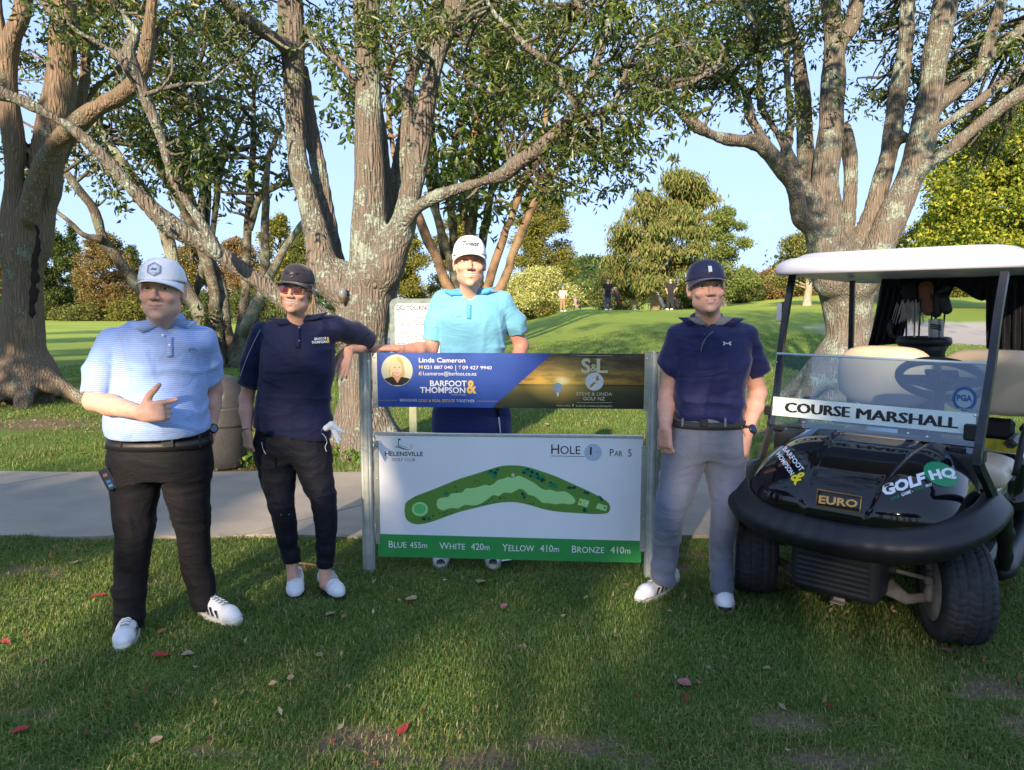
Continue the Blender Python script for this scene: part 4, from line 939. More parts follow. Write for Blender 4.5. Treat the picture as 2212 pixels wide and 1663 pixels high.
mb = MB(); M = np.stack([SE, SN, [0, 0, 1]], 1); mb.box(SO+SE*.80+SN*.006+[0, 0, .808], (1.505, .022, .018), rot=M, bev=.004); mb.obj('rail', ALU, hs)
F0 = lambda x, y, l: on_board(x, y, l)
def lay(name, fn, mat, parent=ub, label=None):
    mb = MB(); fn(mb); o = mb.obj(name, mat, parent)
    if label: o['label'] = label
    return o
def txt(mb, s, u0, u1, vb, vt, **k):
    x0, z0 = bt(u0, vb); x1, z1 = bt(u1, vb); _, zt = bt(u0, vt); text_on(mb, s, F0, x0, x1, z0, zt-z0, slope=k.pop('slope', 0), **k)
# sunset half of the upper board: one flat printed picture
a0 = bt(1192.7, 762); a1 = bt(1062.8, 878)
pts = [(a1[0], .9635), (1.552, .9635), (1.552, 1.2645), (a0[0], 1.2645)]
m, t, p = nodemat('print_sunset'); v = tc(t, 'Object'); sp = t.nodes.new('ShaderNodeSeparateXYZ'); t.links.new(v, sp.inputs[0])
hz = bt(1213, 830)[1]; sx = bt(1213, 822)
skyc = ramp(t, mth(t, 'MULTIPLY', mth(t, 'SUBTRACT', sp.outputs[2], hz), 5.6), [(0, (.62, .34, .05)), (.22, (.50, .30, .06)), (.55, (.22, .15, .055)), (1, (.10, .075, .045))])
cl = t.nodes.new('ShaderNodeMapping'); cl.inputs['Scale'].default_value = (6, 1, 24); t.links.new(v, cl.inputs[0]); cln = noise(t, cl.outputs[0], 1.3, 6, .65)
clr = ramp(t, cln, [(.42, (.35, .3, .28)), (.6, (1.25, 1.15, 1.0))]); skym = mixc(t, .8, skyc.outputs[0], clr.outputs[0], 'MULTIPLY')
grs = ramp(t, mth(t, 'MULTIPLY', mth(t, 'SUBTRACT', hz, sp.outputs[2]), 8), [(0, (.03, .035, .012)), (.12, (.15, .12, .025)), (.45, (.055, .06, .02)), (1, (.02, .028, .012))])
ish = mth(t, 'GREATER_THAN', sp.outputs[2], hz); base = mixc(t, ish, grs.outputs[0], skym)
dx = mth(t, 'SUBTRACT', sp.outputs[0], float((SO+SE*sx[0])[0]-SO[0])); dz = mth(t, 'SUBTRACT', sp.outputs[2], sx[1]); rr3 = mth(t, 'SQRT', mth(t, 'ADD', mth(t, 'MULTIPLY', dx, dx), mth(t, 'MULTIPLY', mth(t, 'MULTIPLY', dz, dz), 2.5)))
gl = ramp(t, rr3, [(0, (1, .93, .6)), (.012, (1, .86, .42)), (.05, (.5, .3, .06)), (.22, (0, 0, 0))]); out = mixc(t, 1.0, base, gl.outputs[0], 'ADD')
edge = mth(t, 'SUBTRACT', 1.0, mth(t, 'MULTIPLY', mth(t, 'MAXIMUM', mth(t, 'SUBTRACT', sp.outputs[0], 1.05), 0), 1.1)); out = mixc(t, 1.0, out, mixc(t, edge, (.2, .2, .2), (1, 1, 1)), 'MULTIPLY')
t.links.new(out, p.inputs['Base Color']); p.inputs['Roughness'].default_value = .35
o = lay('sunset_print', lambda mb: poly(mb, pts, F0, .0008), m)
WHITE_BALL = None
def ball_mat(name, c1, c2, sc):
    m, t, p = nodemat(name); v = tc(t); vo = t.nodes.new('ShaderNodeTexVoronoi'); vo.inputs['Scale'].default_value = sc; t.links.new(v, vo.inputs['Vector'])
    r = ramp(t, vo.outputs['Distance'], [(.15, c2), (.6, c1)]); t.links.new(r.outputs[0], p.inputs['Base Color']); p.inputs['Roughness'].default_value = .4; return m
BALLP = ball_mat('print_golf_ball', (.52, .60, .74), (.30, .38, .55), 170); BALLP2 = ball_mat('print_golf_ball_cream', (.75, .74, .70), (.52, .51, .48), 170)
BALLP3 = ball_mat('print_ball_blue', (.30, .42, .50), (.16, .24, .30), 260)
px_ = lambda u, v: (bt(u, v))
ru = lambda d: d*px(3.91)
x, z = bt(1204.4, 837.2)
lay('tee_print', lambda mb: (poly(mb, [(x-.0015, z-ru(19)), (x+.0015, z-ru(19)), (x+.007, z-ru(9)), (x-.007, z-ru(9))], F0, .0014)), INK_W)
lay('ball_print', lambda mb: disc(mb, x, z, ru(10), ru(10.6), F0, .0018), BALLP3)
x2, z2 = bt(1283.4, 824.2)
lay('ball_print', lambda mb: disc(mb, x2, z2, ru(19.5), ru(19.5), F0, .0014), BALLP2)
def islands(mb):
    s = ru(1)
    N = [(7, 14), (9, 11), (8, 8), (11, 6), (9, 3), (5, 1), (3, 3), (4, 6), (2, 8), (4, 9), (5, 12)]
    S_ = [(1, 0), (3, -2), (0, -6), (-4, -10), (-9, -13), (-11, -12), (-9, -8), (-5, -4)]
    for q in (N, S_): tri_poly(mb, [(x2+a*s, z2+b*s) for a, b in q][::-1], F0, .002)
lay('island_print', islands, flat('print_gold', (.42, .24, .05)))
def sl(mb):
    txt(mb, 'S', 1255, 1275, 804.5, 775.5, bold=.03); txt(mb, '&', 1275, 1290, 802, 786, bold=.01); txt(mb, 'L', 1288, 1312, 804.5, 775.5, bold=.02)
    for (ua, ub_, vv) in ((1284, 1300, 775.5), (1283, 1296, 804.5), (1254, 1258, 802)):
        q = bt(ua, vv), bt(ub_, vv); poly(mb, [(q[0][0], q[0][1]-.0012), (q[1][0], q[1][1]-.0012), (q[1][0], q[1][1]+.0012), (q[0][0], q[0][1]+.0012)], F0, .0013)
    txt(mb, 'STEVE & LINDA', 1244, 1321.7, 853.8, 847, bold=.005); txt(mb, 'GOLF NZ', 1259.3, 1306.4, 864.2, 857, bold=.005)
    for vv, ua, ub_ in ((768, 1246, 1322), (869.5, 1245, 1322)):
        q = bt(ua, vv), bt(ub_, vv); poly(mb, [(q[0][0], q[0][1]-.0008), (q[1][0], q[1][1]-.0008), (q[1][0], q[1][1]+.0008), (q[0][0], q[0][1]+.0008)], F0, .0013)
    txt(mb, 'Find us online', 1201.8, 1232, 877.4, 873.8); txt(mb, 'f', 1235.8, 1239, 878.5, 872.8, bold=.03); txt(mb, 'facebook.com/steveandlindagolfnz', 1243, 1322.3, 878, 874.4)
lay('lettering', sl, INK_CR)
def wt(mb):
    txt(mb, 'Linda Cameron', 904.6, 1004.7, 782.3, 772.8, bold=.012); txt(mb, '021 887 040', 916, 977.4, 796.6, 789.4); txt(mb, '|', 983.5, 984.6, 798, 788.5); txt(mb, '09 427 9940', 998.8, 1061.8, 797.6, 790.2)
    txt(mb, 'l.cameron@barfoot.co.nz', 913.7, 1028.7, 810.4, 802.6); txt(mb, 'BARFOOT', 928.7, 1007.6, 833.8, 822, bold=.022); txt(mb, 'THOMPSON', 907, 1005, 848.2, 836.2, bold=.022)
    txt(mb, 'LICENSED REAA 2008', 974.5, 1004.7, 853.6, 851.6); txt(mb, 'BRINGING', 863.7, 900, 867, 861.4); txt(mb, 'TOGETHER', 984.9, 1024.8, 868.6, 862.8)
lay('lettering', wt, INK_W)
def yt(mb):
    txt(mb, 'M', 904.6, 912.7, 795.8, 789.2, bold=.02); txt(mb, 'T', 990, 995.6, 797, 790, bold=.02); txt(mb, 'E', 904.6, 910.8, 810, 803.4, bold=.02)
    txt(mb, '&', 1007.5, 1029, 848.6, 822, bold=.03); txt(mb, 'GOLF & REAL ESTATE', 902.7, 982.3, 868, 862, bold=.014)
    for ua, ub_, va, vb in ((813.7, 857.5, 864.3, 864.5), (1030, 1074, 866.2, 866.4)):
        q = bt(ua, va), bt(ub_, vb); poly(mb, [(q[0][0], q[0][1]-.0007), (q[1][0], q[1][1]-.0007), (q[1][0], q[1][1]+.0007), (q[0][0], q[0][1]+.0007)], F0, .0013)
lay('lettering', yt, INK_Y)
# round portrait print: a fair-haired woman in a dark jacket
xc, zc = bt(857.2, 799.8); rc = ru(34.8)
def PD(a, b): return (xc+a*rc, zc+b*rc)
def clipc(q): return [(a, b) if a*a+b*b < .97 else tuple(np.array((a, b))/math.hypot(a, b)*.98) for a, b in q]
def pp(name, q, mat, lift): return lay(name, lambda mb: tri_poly(mb, [PD(a, b) for a, b in clipc(q)], F0, lift), mat, por)
por = lay('portrait', lambda mb: disc(mb, xc, zc, rc, rc, F0, .0010), flat('print_pale_sage', (.50, .52, .38))); por['label'] = 'round portrait print of a smiling fair-haired woman'
el = lambda cx, cy, rx, ry, n=20: [(cx+rx*math.cos(a), cy+ry*math.sin(a)) for a in np.linspace(0, 2*math.pi, n, endpoint=False)]
FAIR = flat('print_fair_hair', (.50, .34, .13)); FAIR2 = flat('print_fair_hair_light', (.66, .52, .26)); SKP = flat('print_skin', (.58, .31, .19)); SKL = flat('print_skin_light', (.72, .46, .32)); JK = flat('print_jacket', (.012, .010, .009))
pp('hair_print', [(-.02, .86), (.22, .80), (.38, .58), (.44, .2), (.5, -.2), (.42, -.44), (.15, -.5), (-.3, -.48), (-.5, -.42), (-.52, -.1), (-.42, .3), (-.36, .6), (-.2, .8)], FAIR, .0013)
pp('jacket_print', [(-.99, -.75), (-.8, -.52), (-.3, -.4), (0, -.62), (.3, -.4), (.82, -.52), (.99, -.75), (.6, -.8), (.3, -.97), (-.3, -.97), (-.7, -.8)], JK, .0016)
pp('neck_print', [(-.16, -.25), (.18, -.25), (.2, -.5), (.02, -.8), (-.18, -.5)], SKP, .0018)
pp('face_print', el(.02, .12, .31, .46, 26), SKL, .0020)
pp('hair_print', [(-.02, .84), (-.2, .76), (-.36, .5), (-.42, .1), (-.46, -.3), (-.34, -.4), (-.28, -.1), (-.27, .2), (-.16, .48), (.02, .62)], FAIR2, .0022)
pp('hair_print', [(.0, .84), (.2, .76), (.36, .5), (.42, .1), (.46, -.3), (.38, -.4), (.31, -.1), (.30, .2), (.22, .46), (.02, .62)], FAIR, .0022)
for sx_ in (-.12, .16): pp('eye_print', el(sx_, .18, .055, .028, 10), INK_K, .0023); pp('brow_print', [(sx_-.08, .25), (sx_, .285), (sx_+.08, .25), (sx_, .27)], FAIR, .0023)
pp('mouth_print', [(-.14, -.10), (.02, -.13), (.18, -.10), (.12, -.18), (.02, -.215), (-.08, -.18)], flat('print_lip', (.42, .10, .08)), .0023)
pp('teeth_print', [(-.11, -.115), (.02, -.14), (.15, -.115), (.02, -.175)], INK_W, .0025); pp('nose_print', el(.025, .03, .045, .03, 10), SKP, .0023)
# lower board
GRN = flat('print_green', (.035, .30, .07), .35, .45)
zb = .227; lay('green_band', lambda mb: poly(mb, [(.058, .096), (1.55, .096), (1.55, .221), (.058, .229)], F0, .0010), GRN, lb)
cb = lambda c: bt(746.1+.32483*c[0], 911.9+.32483*c[1])
def cpoly(name, q, mat, lift, smooth_=True):
    P = [cb(c) for c in q]
    if smooth_: P = [tuple(a) for a in smoothline([(*a, 0) for a in P+[P[0]]], 3)[:-1, :2]]
    if sum((P[i-1][0]*P[i][1]-P[i][0]*P[i-1][1]) for i in range(len(P))) < 0: P = P[::-1]
    return lay(name, lambda mb: tri_poly(mb, P, F0, lift), mat, lb)
cpoly('course_map', [(392,590),(398,540),(425,515),(480,485),(560,455),(660,415),(760,375),(860,345),(960,312),(1030,292),(1110,286),(1200,295),(1300,325),(1400,360),(1500,405),(1600,450),(1680,490),(1730,520),(1755,550),(1757,580),(1740,603),(1680,610),(1560,605),(1420,595),(1330,580),(1240,555),(1160,535),(1080,530),(990,540),(880,565),(760,595),(660,630),(560,665),(480,678),(430,665),(400,635)], flat('print_rough_green', (.11, .26, .045)), .0010)
LG = flat('print_fairway_green', (.38, .72, .27))
cpoly('fairway_print', [(605,545),(612,515),(640,500),(680,497),(700,475),(740,470),(775,465),(800,440),(840,438),(880,430),(930,415),(960,420),(990,405),(1010,385),(1050,375),(1080,362),(1110,370),(1150,355),(1190,370),(1240,395),(1270,415),(1300,440),(1330,450),(1360,447),(1400,460),(1460,460),(1500,485),(1525,510),(1522,535),(1495,545),(1440,540),(1400,545),(1350,538),(1310,535),(1280,510),(1250,490),(1215,480),(1190,455),(1160,442),(1130,455),(1100,470),(1050,468),(1020,490),(980,485),(940,515),(890,545),(840,552),(790,550),(750,572),(700,570),(650,585),(615,570)], LG, .0015)
elc = lambda cx, cy, rx, ry, n=28: [(cx+rx*math.cos(a), cy+ry*math.sin(a)) for a in np.linspace(0, 2*math.pi, n, endpoint=False)]
cpoly('green_print', elc(495, 577, 54, 47), LG, .0015, False); cpoly('green_print', elc(494, 575, 39, 34), flat('print_green_mid', (.13, .55, .16)), .0020, False)
cpoly('tee_print', [(1558, 504), (1622, 522), (1607, 566), (1543, 547)], LG, .0015, False); cpoly('tee_print', [(1676, 537), (1742, 556), (1730, 592), (1664, 572)], LG, .0015, False)
for (a, b, mt) in ((1561, 531, flat('print_red', (.5, .04, .02))), (1567, 517, flat('print_lemon', (.75, .7, .05))), (1603, 540, INK_W), (1723, 567, flat('print_navy', (.01, .02, .09)))): cpoly('marker_print', elc(a, b, 6, 6, 12), mt, .0020, False)
cpoly('bunker_print', elc(1113, 351, 12, 13, 12), flat('print_sand', (.66, .55, .36)), .0020)
TEAL = flat('print_teal', (.01, .21, .10)); DKG = flat('print_forest', (.006, .05, .035)); r = np.random.RandomState(8)
def blob(cx, cy, rx, ry, mt, lift, n=9): return cpoly('bush_print', [(cx+rx*(.6+.5*r.rand())*math.cos(a), cy+ry*(.6+.5*r.rand())*math.sin(a)) for a in np.linspace(0, 2*math.pi, n, endpoint=False)], mt, lift, False)
for (cx, cy, rx, ry) in [(975, 335, 38, 22), (990, 360, 18, 20), (1010, 315, 18, 12), (1200, 325, 40, 24), (1255, 350, 40, 26), (1300, 372, 36, 24), (1375, 415, 30, 20), (1395, 432, 16, 10), (1185, 490, 18, 26), (1600, 467, 24, 12), (1690, 500, 18, 14), (1592, 590, 26, 18), (670, 474, 18, 12), (540, 636, 30, 16)]: blob(cx, cy, rx, ry, TEAL, .0020)
for (cx, cy, rx, ry) in [(965, 325, 14, 9), (995, 335, 16, 12), (1012, 312, 12, 9), (1185, 335, 14, 10), (1212, 312, 14, 10), (1240, 330, 14, 12), (1228, 355, 12, 9), (1275, 345, 14, 12), (1280, 372, 14, 9), (1310, 385, 20, 16), (1362, 400, 12, 9), (1175, 475, 12, 14), (1190, 500, 9, 10), (1488, 435, 18, 12), (1520, 434, 18, 12), (1610, 472, 16, 10), (1588, 462, 10, 7), (1700, 512, 12, 10), (1588, 582, 12, 16), (520, 642, 16, 13), (556, 643, 9, 8), (582, 620, 9, 9), (466, 498, 8, 5)]: blob(cx, cy, rx, ry, DKG, .0024)
for (cx, cy) in [(728, 428), (735, 432), (737, 460), (742, 464), (858, 395), (872, 388), (886, 392), (955, 413), (625, 607), (655, 600), (672, 592), (652, 622), (668, 612), (698, 602), (915, 545), (932, 532), (950, 522), (988, 527), (1025, 500), (1032, 508), (1060, 506), (1047, 497), (940, 540), (975, 505), (1228, 540), (1250, 540), (1300, 568), (1362, 567), (1557, 452), (1138, 500)]: blob(cx, cy, 6, 5, DKG, .0022, 6)
def ct(mb, s, c0, c1, cyb, cyt, **k): txt(mb, s, 746.1+.32483*c0, 746.1+.32483*c1, 911.9+.32483*cyb, 911.9+.32483*cyt, **k)
def ksc(mb, runs, c0, c1, cyb, cyt, cyb1=None, **k):
    x0, z0 = cb((c0, cyb)); x1, z1 = cb((c1, cyb1 or cyb)); _, zt = cb((c0, cyt)); s = (z1-z0)/(x1-x0)
    small_caps(mb, runs, lambda a, b, l: F0(a, b+s*(a-x0), l), x0, x1, z0, zt-z0, **k)
def kl(mb):
    ksc(mb, [('H', 1.2), ('ELENSVILLE', 1.0)], 262, 515, 224, 196, bold=.012)
    ksc(mb, [('H', 1.0), ('OLE', .84)], 1367, 1560, 210, 147, 212); ksc(mb, [('1', 1.0)], 1624, 1636, 216, 165); ksc(mb, [('P', 1.0), ('AR', .74), ('  ', 1), ('5', 1.0)], 1757, 1900, 224, 177, 228)
    for q in ([(1365, 222), (1590, 226), (1590, 229), (1365, 225)], [(350, 108), (354, 108), (354, 160), (350, 160)], [(354, 108), (369, 114), (354, 121)]):
        P = [cb(c) for c in q][::-1]; tri_poly(mb, P, F0, .0012)
    wav = [(322, 165), (350, 160), (380, 170), (410, 180), (432, 179), (410, 184), (378, 177), (350, 167)]; tri_poly(mb, [cb(c) for c in wav][::-1], F0, .0012)
lay('lettering', kl, INK_K, lb)
lay('lettering', lambda mb: ct(mb, 'GOLF CLUB', 310, 464, 257, 238), flat('print_grey', (.16, .17, .18)), lb)
lay('wave_print', lambda mb: tri_poly(mb, [cb(c) for c in [(335, 154), (362, 150), (390, 160), (420, 170), (395, 168), (362, 157)]][::-1], F0, .0012), flat('print_aqua', (.25, .62, .62)), lb)
def swirl(mb):
    P = [(437+r_*math.cos(a), 157-r_*math.sin(a)) for a, r_ in zip(np.linspace(-1.8, 7, 30), np.linspace(16, 3, 30))]
    q = [cb(c) for c in P]; V = []; 
    for i, (a, b) in enumerate(q):
        V.append(F0(a, b-.0012, .0012)); V.append(F0(a, b+.0012, .0012))
    mb.add(V, [(2*i, 2*i+2, 2*i+3, 2*i+1) for i in range(29)])
lay('swirl_print', swirl, flat('print_tan', (.42, .25, .12)), lb)
xb, zb_ = cb((1645, 201)); lay('ball_print', lambda mb: disc(mb, xb, zb_, ru(18.9), ru(18.9), F0, .0008), BALLP, lb)
def wl(mb):
    ksc(mb, [('B', 1.0), ('LUE', .85), (' ', 1), ('455', .85), ('m', .85)], 288, 543, 832, 788, 836); ksc(mb, [('W', 1.0), ('HITE', .85), ('  ', 1), ('420', .95), ('m', .85)], 625, 958, 842, 797, 850)
    ksc(mb, [('Y', 1.0), ('ELLOW', .85), ('  ', 1), ('410', .95), ('m', .85)], 1042, 1418, 855, 808, 862); ksc(mb, [('B', 1.0), ('RONZE', .85), ('  ', 1), ('410', .95), ('m', .85)], 1505, 1893, 866, 820, 873)
lay('lettering', wl, INK_W, lb)

# ------------------------------------------------------------------ ball-mark notice behind the golfers
NY = 6.95
nf = lambda u, v, l=0: (lambda q: np.array([q[0], NY-l, q[2]]))(at(u, v, NY))
kn = thing('notice_sign', 'tall white notice with grey rim, half hidden by the man in light blue', 'sign', (*at(930, 900, NY)[:2], 0))
def rrect(u0, v0, u1, v1, rad, n=6):
    a = at(u0, v1, NY); b = at(u1, v0, NY); x0, z0, x1, z1 = a[0], a[2], b[0], b[2]; out = []
    for cx, cz, s in ((x1-rad, z1-rad, 0), (x0+rad, z1-rad, 90), (x0+rad, z0+rad, 180), (x1-rad, z0+rad, 270)):
        for q in np.linspace(s, s+90, n): out.append((cx+rad*math.cos(R(q)), cz+rad*math.sin(R(q))))
    return out
M = np.array([[1, 0, 0, 0], [0, 0, -1, NY], [0, 1, 0, 0], [0, 0, 0, 1]], float)
mb = MB(); mb.prism(rrect(846, 645, 1012, 866, .06), .03, M); mb.obj('panel', plain('mossy_grey_paint', (.15, .19, .18), .7, var=.35, vs=25), kn)
M2 = M.copy(); M2[1, 3] = NY-.031; mb = MB(); mb.prism(rrect(857, 656, 1002, 857, .035), .003, M2); face = mb.obj('face', flat('notice_white', (.72, .74, .78)), kn)
def ntx(mb, s, u0, u1, vb, vt, **k):
    a = at(u0, vb, NY); b = at(u1, vb, NY); c = at(u0, vt, NY); text_on(mb, s, lambda x, z, l: np.array([x, NY-.0345-l, z]), a[0], b[0], a[2], c[2]-a[2], **k)
q = lambda c: 718.6+0*c
cu_ = lambda c: 746.1+.2403*c; 
def kk(mb):
    ntx(mb, 'DID YOU KNOW ?', 857, 948, 669.5, 659.5, bold=.03)
    for s, a, b, v_ in (('The average number of', 867, 920, 686.5), ('ball marks made on greens', 862.5, 926, 694.6), ('per round is', 866, 892.5, 702.4), ('per golfer', 897.5, 921, 702.4), ('Assuming only', 864, 898, 719), ('rounds', 909, 928, 719), ('are played each day on', 867, 926, 727), ('your course, your greens', 866, 930, 735),
        ('receive', 858, 876, 743), ('impressions daily', 889, 934, 743), ('per month or more', 887.5, 936, 751), ('than', 868, 878.5, 759)): ntx(mb, s, a, b, v_, v_-4.6, bold=.02)
mb = MB(); kk(mb); mb.obj('lettering', INK_K, face)
mb = MB()
for s, a, b, v_ in (('8', 894, 896.3, 702.4), ('130', 899.5, 907.5, 719), ('1040', 877.5, 887.5, 743), ('31000', 866, 886, 751), ('374,400', 880.5, 903, 759)): ntx(mb, s, a, b, v_, v_-4.6, bold=.03)
mb.obj('lettering', flat('print_pink', (.62, .16, .42)), face)
for u in (891, 972):
    b = at(u, 900, NY); mb = MB(); mb.box((b[0], NY+.04, .5), (.075, .05, 1.08), bev=.004); mb.obj('post', plain('greenish_timber', (.34, .36, .22), .8, var=.2, vs=10), kn)

# ------------------------------------------------------------------ rubbish bin
bb = at(489, 1003, 6.72); bz = 0
bn = thing('rubbish_bin', 'round grey plastic rubbish bin with a domed hooded lid between the two people', 'bin', (bb[0], bb[1], 0))
PL = plain('grey_plastic', (.045, .044, .044), .45, spec=.4, var=.18, vs=35, bs=.15, bd=.002)
mb = MB(); mb.lathe([(.175, 0), (.19, .02), (.205, .40), (.207, .415)], 40, (bb[0], bb[1], .01)); mb.obj('body', PL, bn, True)
mb = MB(); mb.lathe([(.213, .40), (.215, .42), (.212, .56), (.214, .575), (.20, .585)], 40, (bb[0], bb[1], .01)); mb.obj('rim', PL, bn, True)
f = Field(np.array([bb[0]-.25, bb[1]-.25, .52]), np.array([bb[0]+.25, bb[1]+.25, .93]), .012)
f.loft([(.58, bb[0], bb[1], .20, .20), (.72, bb[0], bb[1], .185, .185), (.82, bb[0], bb[1], .15, .15), (.875, bb[0], bb[1], .10, .10), (.89, bb[0], bb[1], .03, .03)], k=0, pw=2)
f.cap((bb[0]-.02, bb[1]-.3, .70), (bb[0]-.02, bb[1]+.02, .70), .068, k=.01, mode='cut'); f.cap((bb[0]-.02, bb[1]-.3, .64), (bb[0]-.02, bb[1]+.02, .64), .05, k=.01, mode='cut')
V, F = f.surf(); mesh('lid', relax(V, F, 3), F, PL, bn, True)
mb = MB(); mb.box((bb[0]-.02, bb[1]-.05, .665), (.09, .05, .13), bev=.02); mb.obj('opening_fill', plain('opening_black', (.008, .008, .009), .9), bn)  # near-black block filling the lid opening
# weathered lamp globe wedged in the fork
lp = at(740, 636, 7.22); tl = thing('lamp', 'small weathered glass globe lamp wedged in the tree fork beside the woman\'s head', 'lamp', lp-np.array([0, 0, .06]))
mb = MB(); mb.lathe([(.012, .02), (.03, .03), (.042, .06), (.044, .09), (.036, .125), (.01, .14)], 18, lp-np.array([0, 0, .07])); mb.obj('globe', plain('dull_glass', (.16, .17, .17), .25, spec=.6, var=.5, vs=60), tl, True)
mb = MB(); mb.lathe([(.02, -.02), (.024, .0), (.046, .035), (.048, .05), (.04, .052)], 18, lp-np.array([0, 0, .07])); mb.obj('base', plain('corroded_brass', (.12, .10, .06), .6, .5, var=.3), tl, True)
# ------------------------------------------------------------------ people
SKIN = colmat('skin', .52, .35, bs=.12, bd=.001, bscale=420, var=.07, vs=60, sss=.10)
HAIRM = colmat('hair', .6, .3, bs=.5, bd=.002, bscale=500)
EYE = colmat('eye', .35, .3); TEETH = plain('teeth', (.75, .72, .66), .25); LENS = plain('dark_red_lens', (.10, .012, .012), .06, spec=.8, coat=1)
def vec(*a): return np.array(a, float)
def rotm(yaw, pitch, roll):
    """head frame: columns = her own left (picture right), back, up; yaw turns the face to picture right, pitch nods down, roll tips towards picture right"""
    cy, sy = math.cos(R(yaw)), math.sin(R(yaw)); cp, sp = math.cos(R(pitch)), math.sin(R(pitch)); cr, sr = math.cos(R(roll)), math.sin(R(roll))
    Z = np.array([[cy, -sy, 0], [sy, cy, 0], [0, 0, 1]]); X = np.array([[1, 0, 0], [0, cp, -sp], [0, sp, cp]]); Y = np.array([[cr, 0, sr], [0, 1, 0], [-sr, 0, cr]])
    return Y @ Z @ X
def build_head(f, o, M, s, W=1.0, jaw=1.0, smile=0.0, neck_to=None, neck_r=.058, nose=1.0, chin=1.0, full=0.0):
    """o = middle of the head between the ears"""
    T = lambda x, y, z: o+M @ (np.array([x*W, y, z])*s)
    S = lambda *r: np.array([r[0]*W, r[1], r[2]])*s if len(r) == 3 else r[0]*s
    f.ell(T(0, .018, .040), S(.076, .094, .088), .0, M=M)
    f.ell(T(0, -.018, -.028), S(.0655*jaw, .070, .088), .02, M=M)
    f.ell(T(0, -.040, -.078), S(.047*jaw, .042, .036), .02, M=M)              # jaw
    for sx in (-1, 1): f.ell(T(sx*.047*jaw, -.005, -.070), S(.019, .036, .026), .02, M=M)
    f.ell(T(0, -.073, -.101*chin), S(.021, .016, .016), .014, M=M)              # chin
    for sx in (-1, 1):
        f.ell(T(sx*.038, -.062, -.030+.004*smile), S(.023+.003*smile, .019+.004*smile+full, .021), .014, M=M)      # cheek
        f.cap(T(sx*.012, -.084, .024), T(sx*.046, -.070, .025), .0075*s, .0065*s, .009)                         # brow
        f.ell(T(sx*.031, -.088, .006), S(.0155, .011, .0095), .007, 'cut', M)                                      # socket
        f.ell(T(sx*.030, -.0685, .004), S(.0135, .0125, .0135), .002, M=M)                                         # lids over the eyeball
        f.cap(T(sx*.018, -.0815, .0095), T(sx*.030, -.0845, .0125), .0028*s, k=.003); f.cap(T(sx*.030, -.0845, .0125), T(sx*.043, -.0775, .0085), .0028*s, k=.003)
        f.cap(T(sx*.019, -.0805, .0005), T(sx*.031, -.0820, -.0035), .0024*s, k=.004); f.cap(T(sx*.031, -.0820, -.0035), T(sx*.043, -.0750, .001), .0024*s, k=.004)
        f.ell(T(sx*.013, -.098, -.0345), S(.0088, .0105, .008), .005, M=M)                                         # nostril wing
        f.ell(T(sx*.0065, -.102, -.043), S(.0032, .0035, .003), .002, 'cut', M)
        # ear
        Me = M @ rotm(sx*-22, 0, 0); e = T(sx*.074, .012, -.004)
        f.ell(e, S(.0085, .0175, .031), .006, M=Me); f.ell(T(sx*.083, .006, .002), S(.006, .009, .018), .004, 'cut', Me); f.ell(T(sx*.0735, .008, -.030), S(.007, .009, .009), .006, M=Me)
    f.cap(T(0, -.080, .020), T(0, -.1065*nose, -.026), .0075*s, .0095*s, .008); f.ell(T(0, -.107*nose, -.031), S(.0105, .0115, .0098), .006, M=M)
    # mouth: muzzle, lips, parting line
    f.ell(T(0, -.066, -.064), S(.030, .022, .024), .012, M=M)
    w = .024+.006*smile; c = .007*smile
    for a, b in ((-1, 0), (0, 1)):
        pz = lambda k, z0: T(k*w, -.0905+.012*abs(k)**1.5+.003*smile*abs(k), z0+c*abs(k)*1.0)
        f.cap(pz(a, -.0605), pz(b, -.0605), (.0036 if a else .0044)*s, (.0044 if a else .0036)*s, .004); f.cap(pz(a, -.0700-.0055*smile), pz(b, -.0700-.0055*smile), (.0038 if a else .0052)*s, (.0052 if a else .0038)*s, .004)
        g = lambda k, y=-.0965: T(k*(w+.001), y+.012*abs(k)**1.5+.003*smile*abs(k), -.0655-.0022*smile+c*abs(k))
        f.cap(g(a), g(b), .0022*s+.0026*smile*s, .0022*s+.0026*smile*s, .0015, 'cut')
    for sx in (-1, 1):                                                                                             # fold from nose to mouth corner
        f.cap(T(sx*.022, -.094, -.034), T(sx*(.034+.005*smile), -.082, -.062), .0024*s, .0022*s, .005, 'cut')
        f.cap(T(sx*.021, -.0895, -.0085), T(sx*.036, -.083, -.013), .0014*s, .0012*s, .004, 'cut')
    f.cap(T(-.012, -.0985, -.0815), T(.012, -.0985, -.0815), .0022*s, k=.005, mode='cut')
    if neck_to is not None:
        f.cap(T(0, .018, -.055), neck_to, neck_r*.96, neck_r*1.06, .018); f.cap(T(0, -.030, -.085), neck_to+[0, -.01, 0], neck_r*.6, neck_r*.8, .03)
    return T
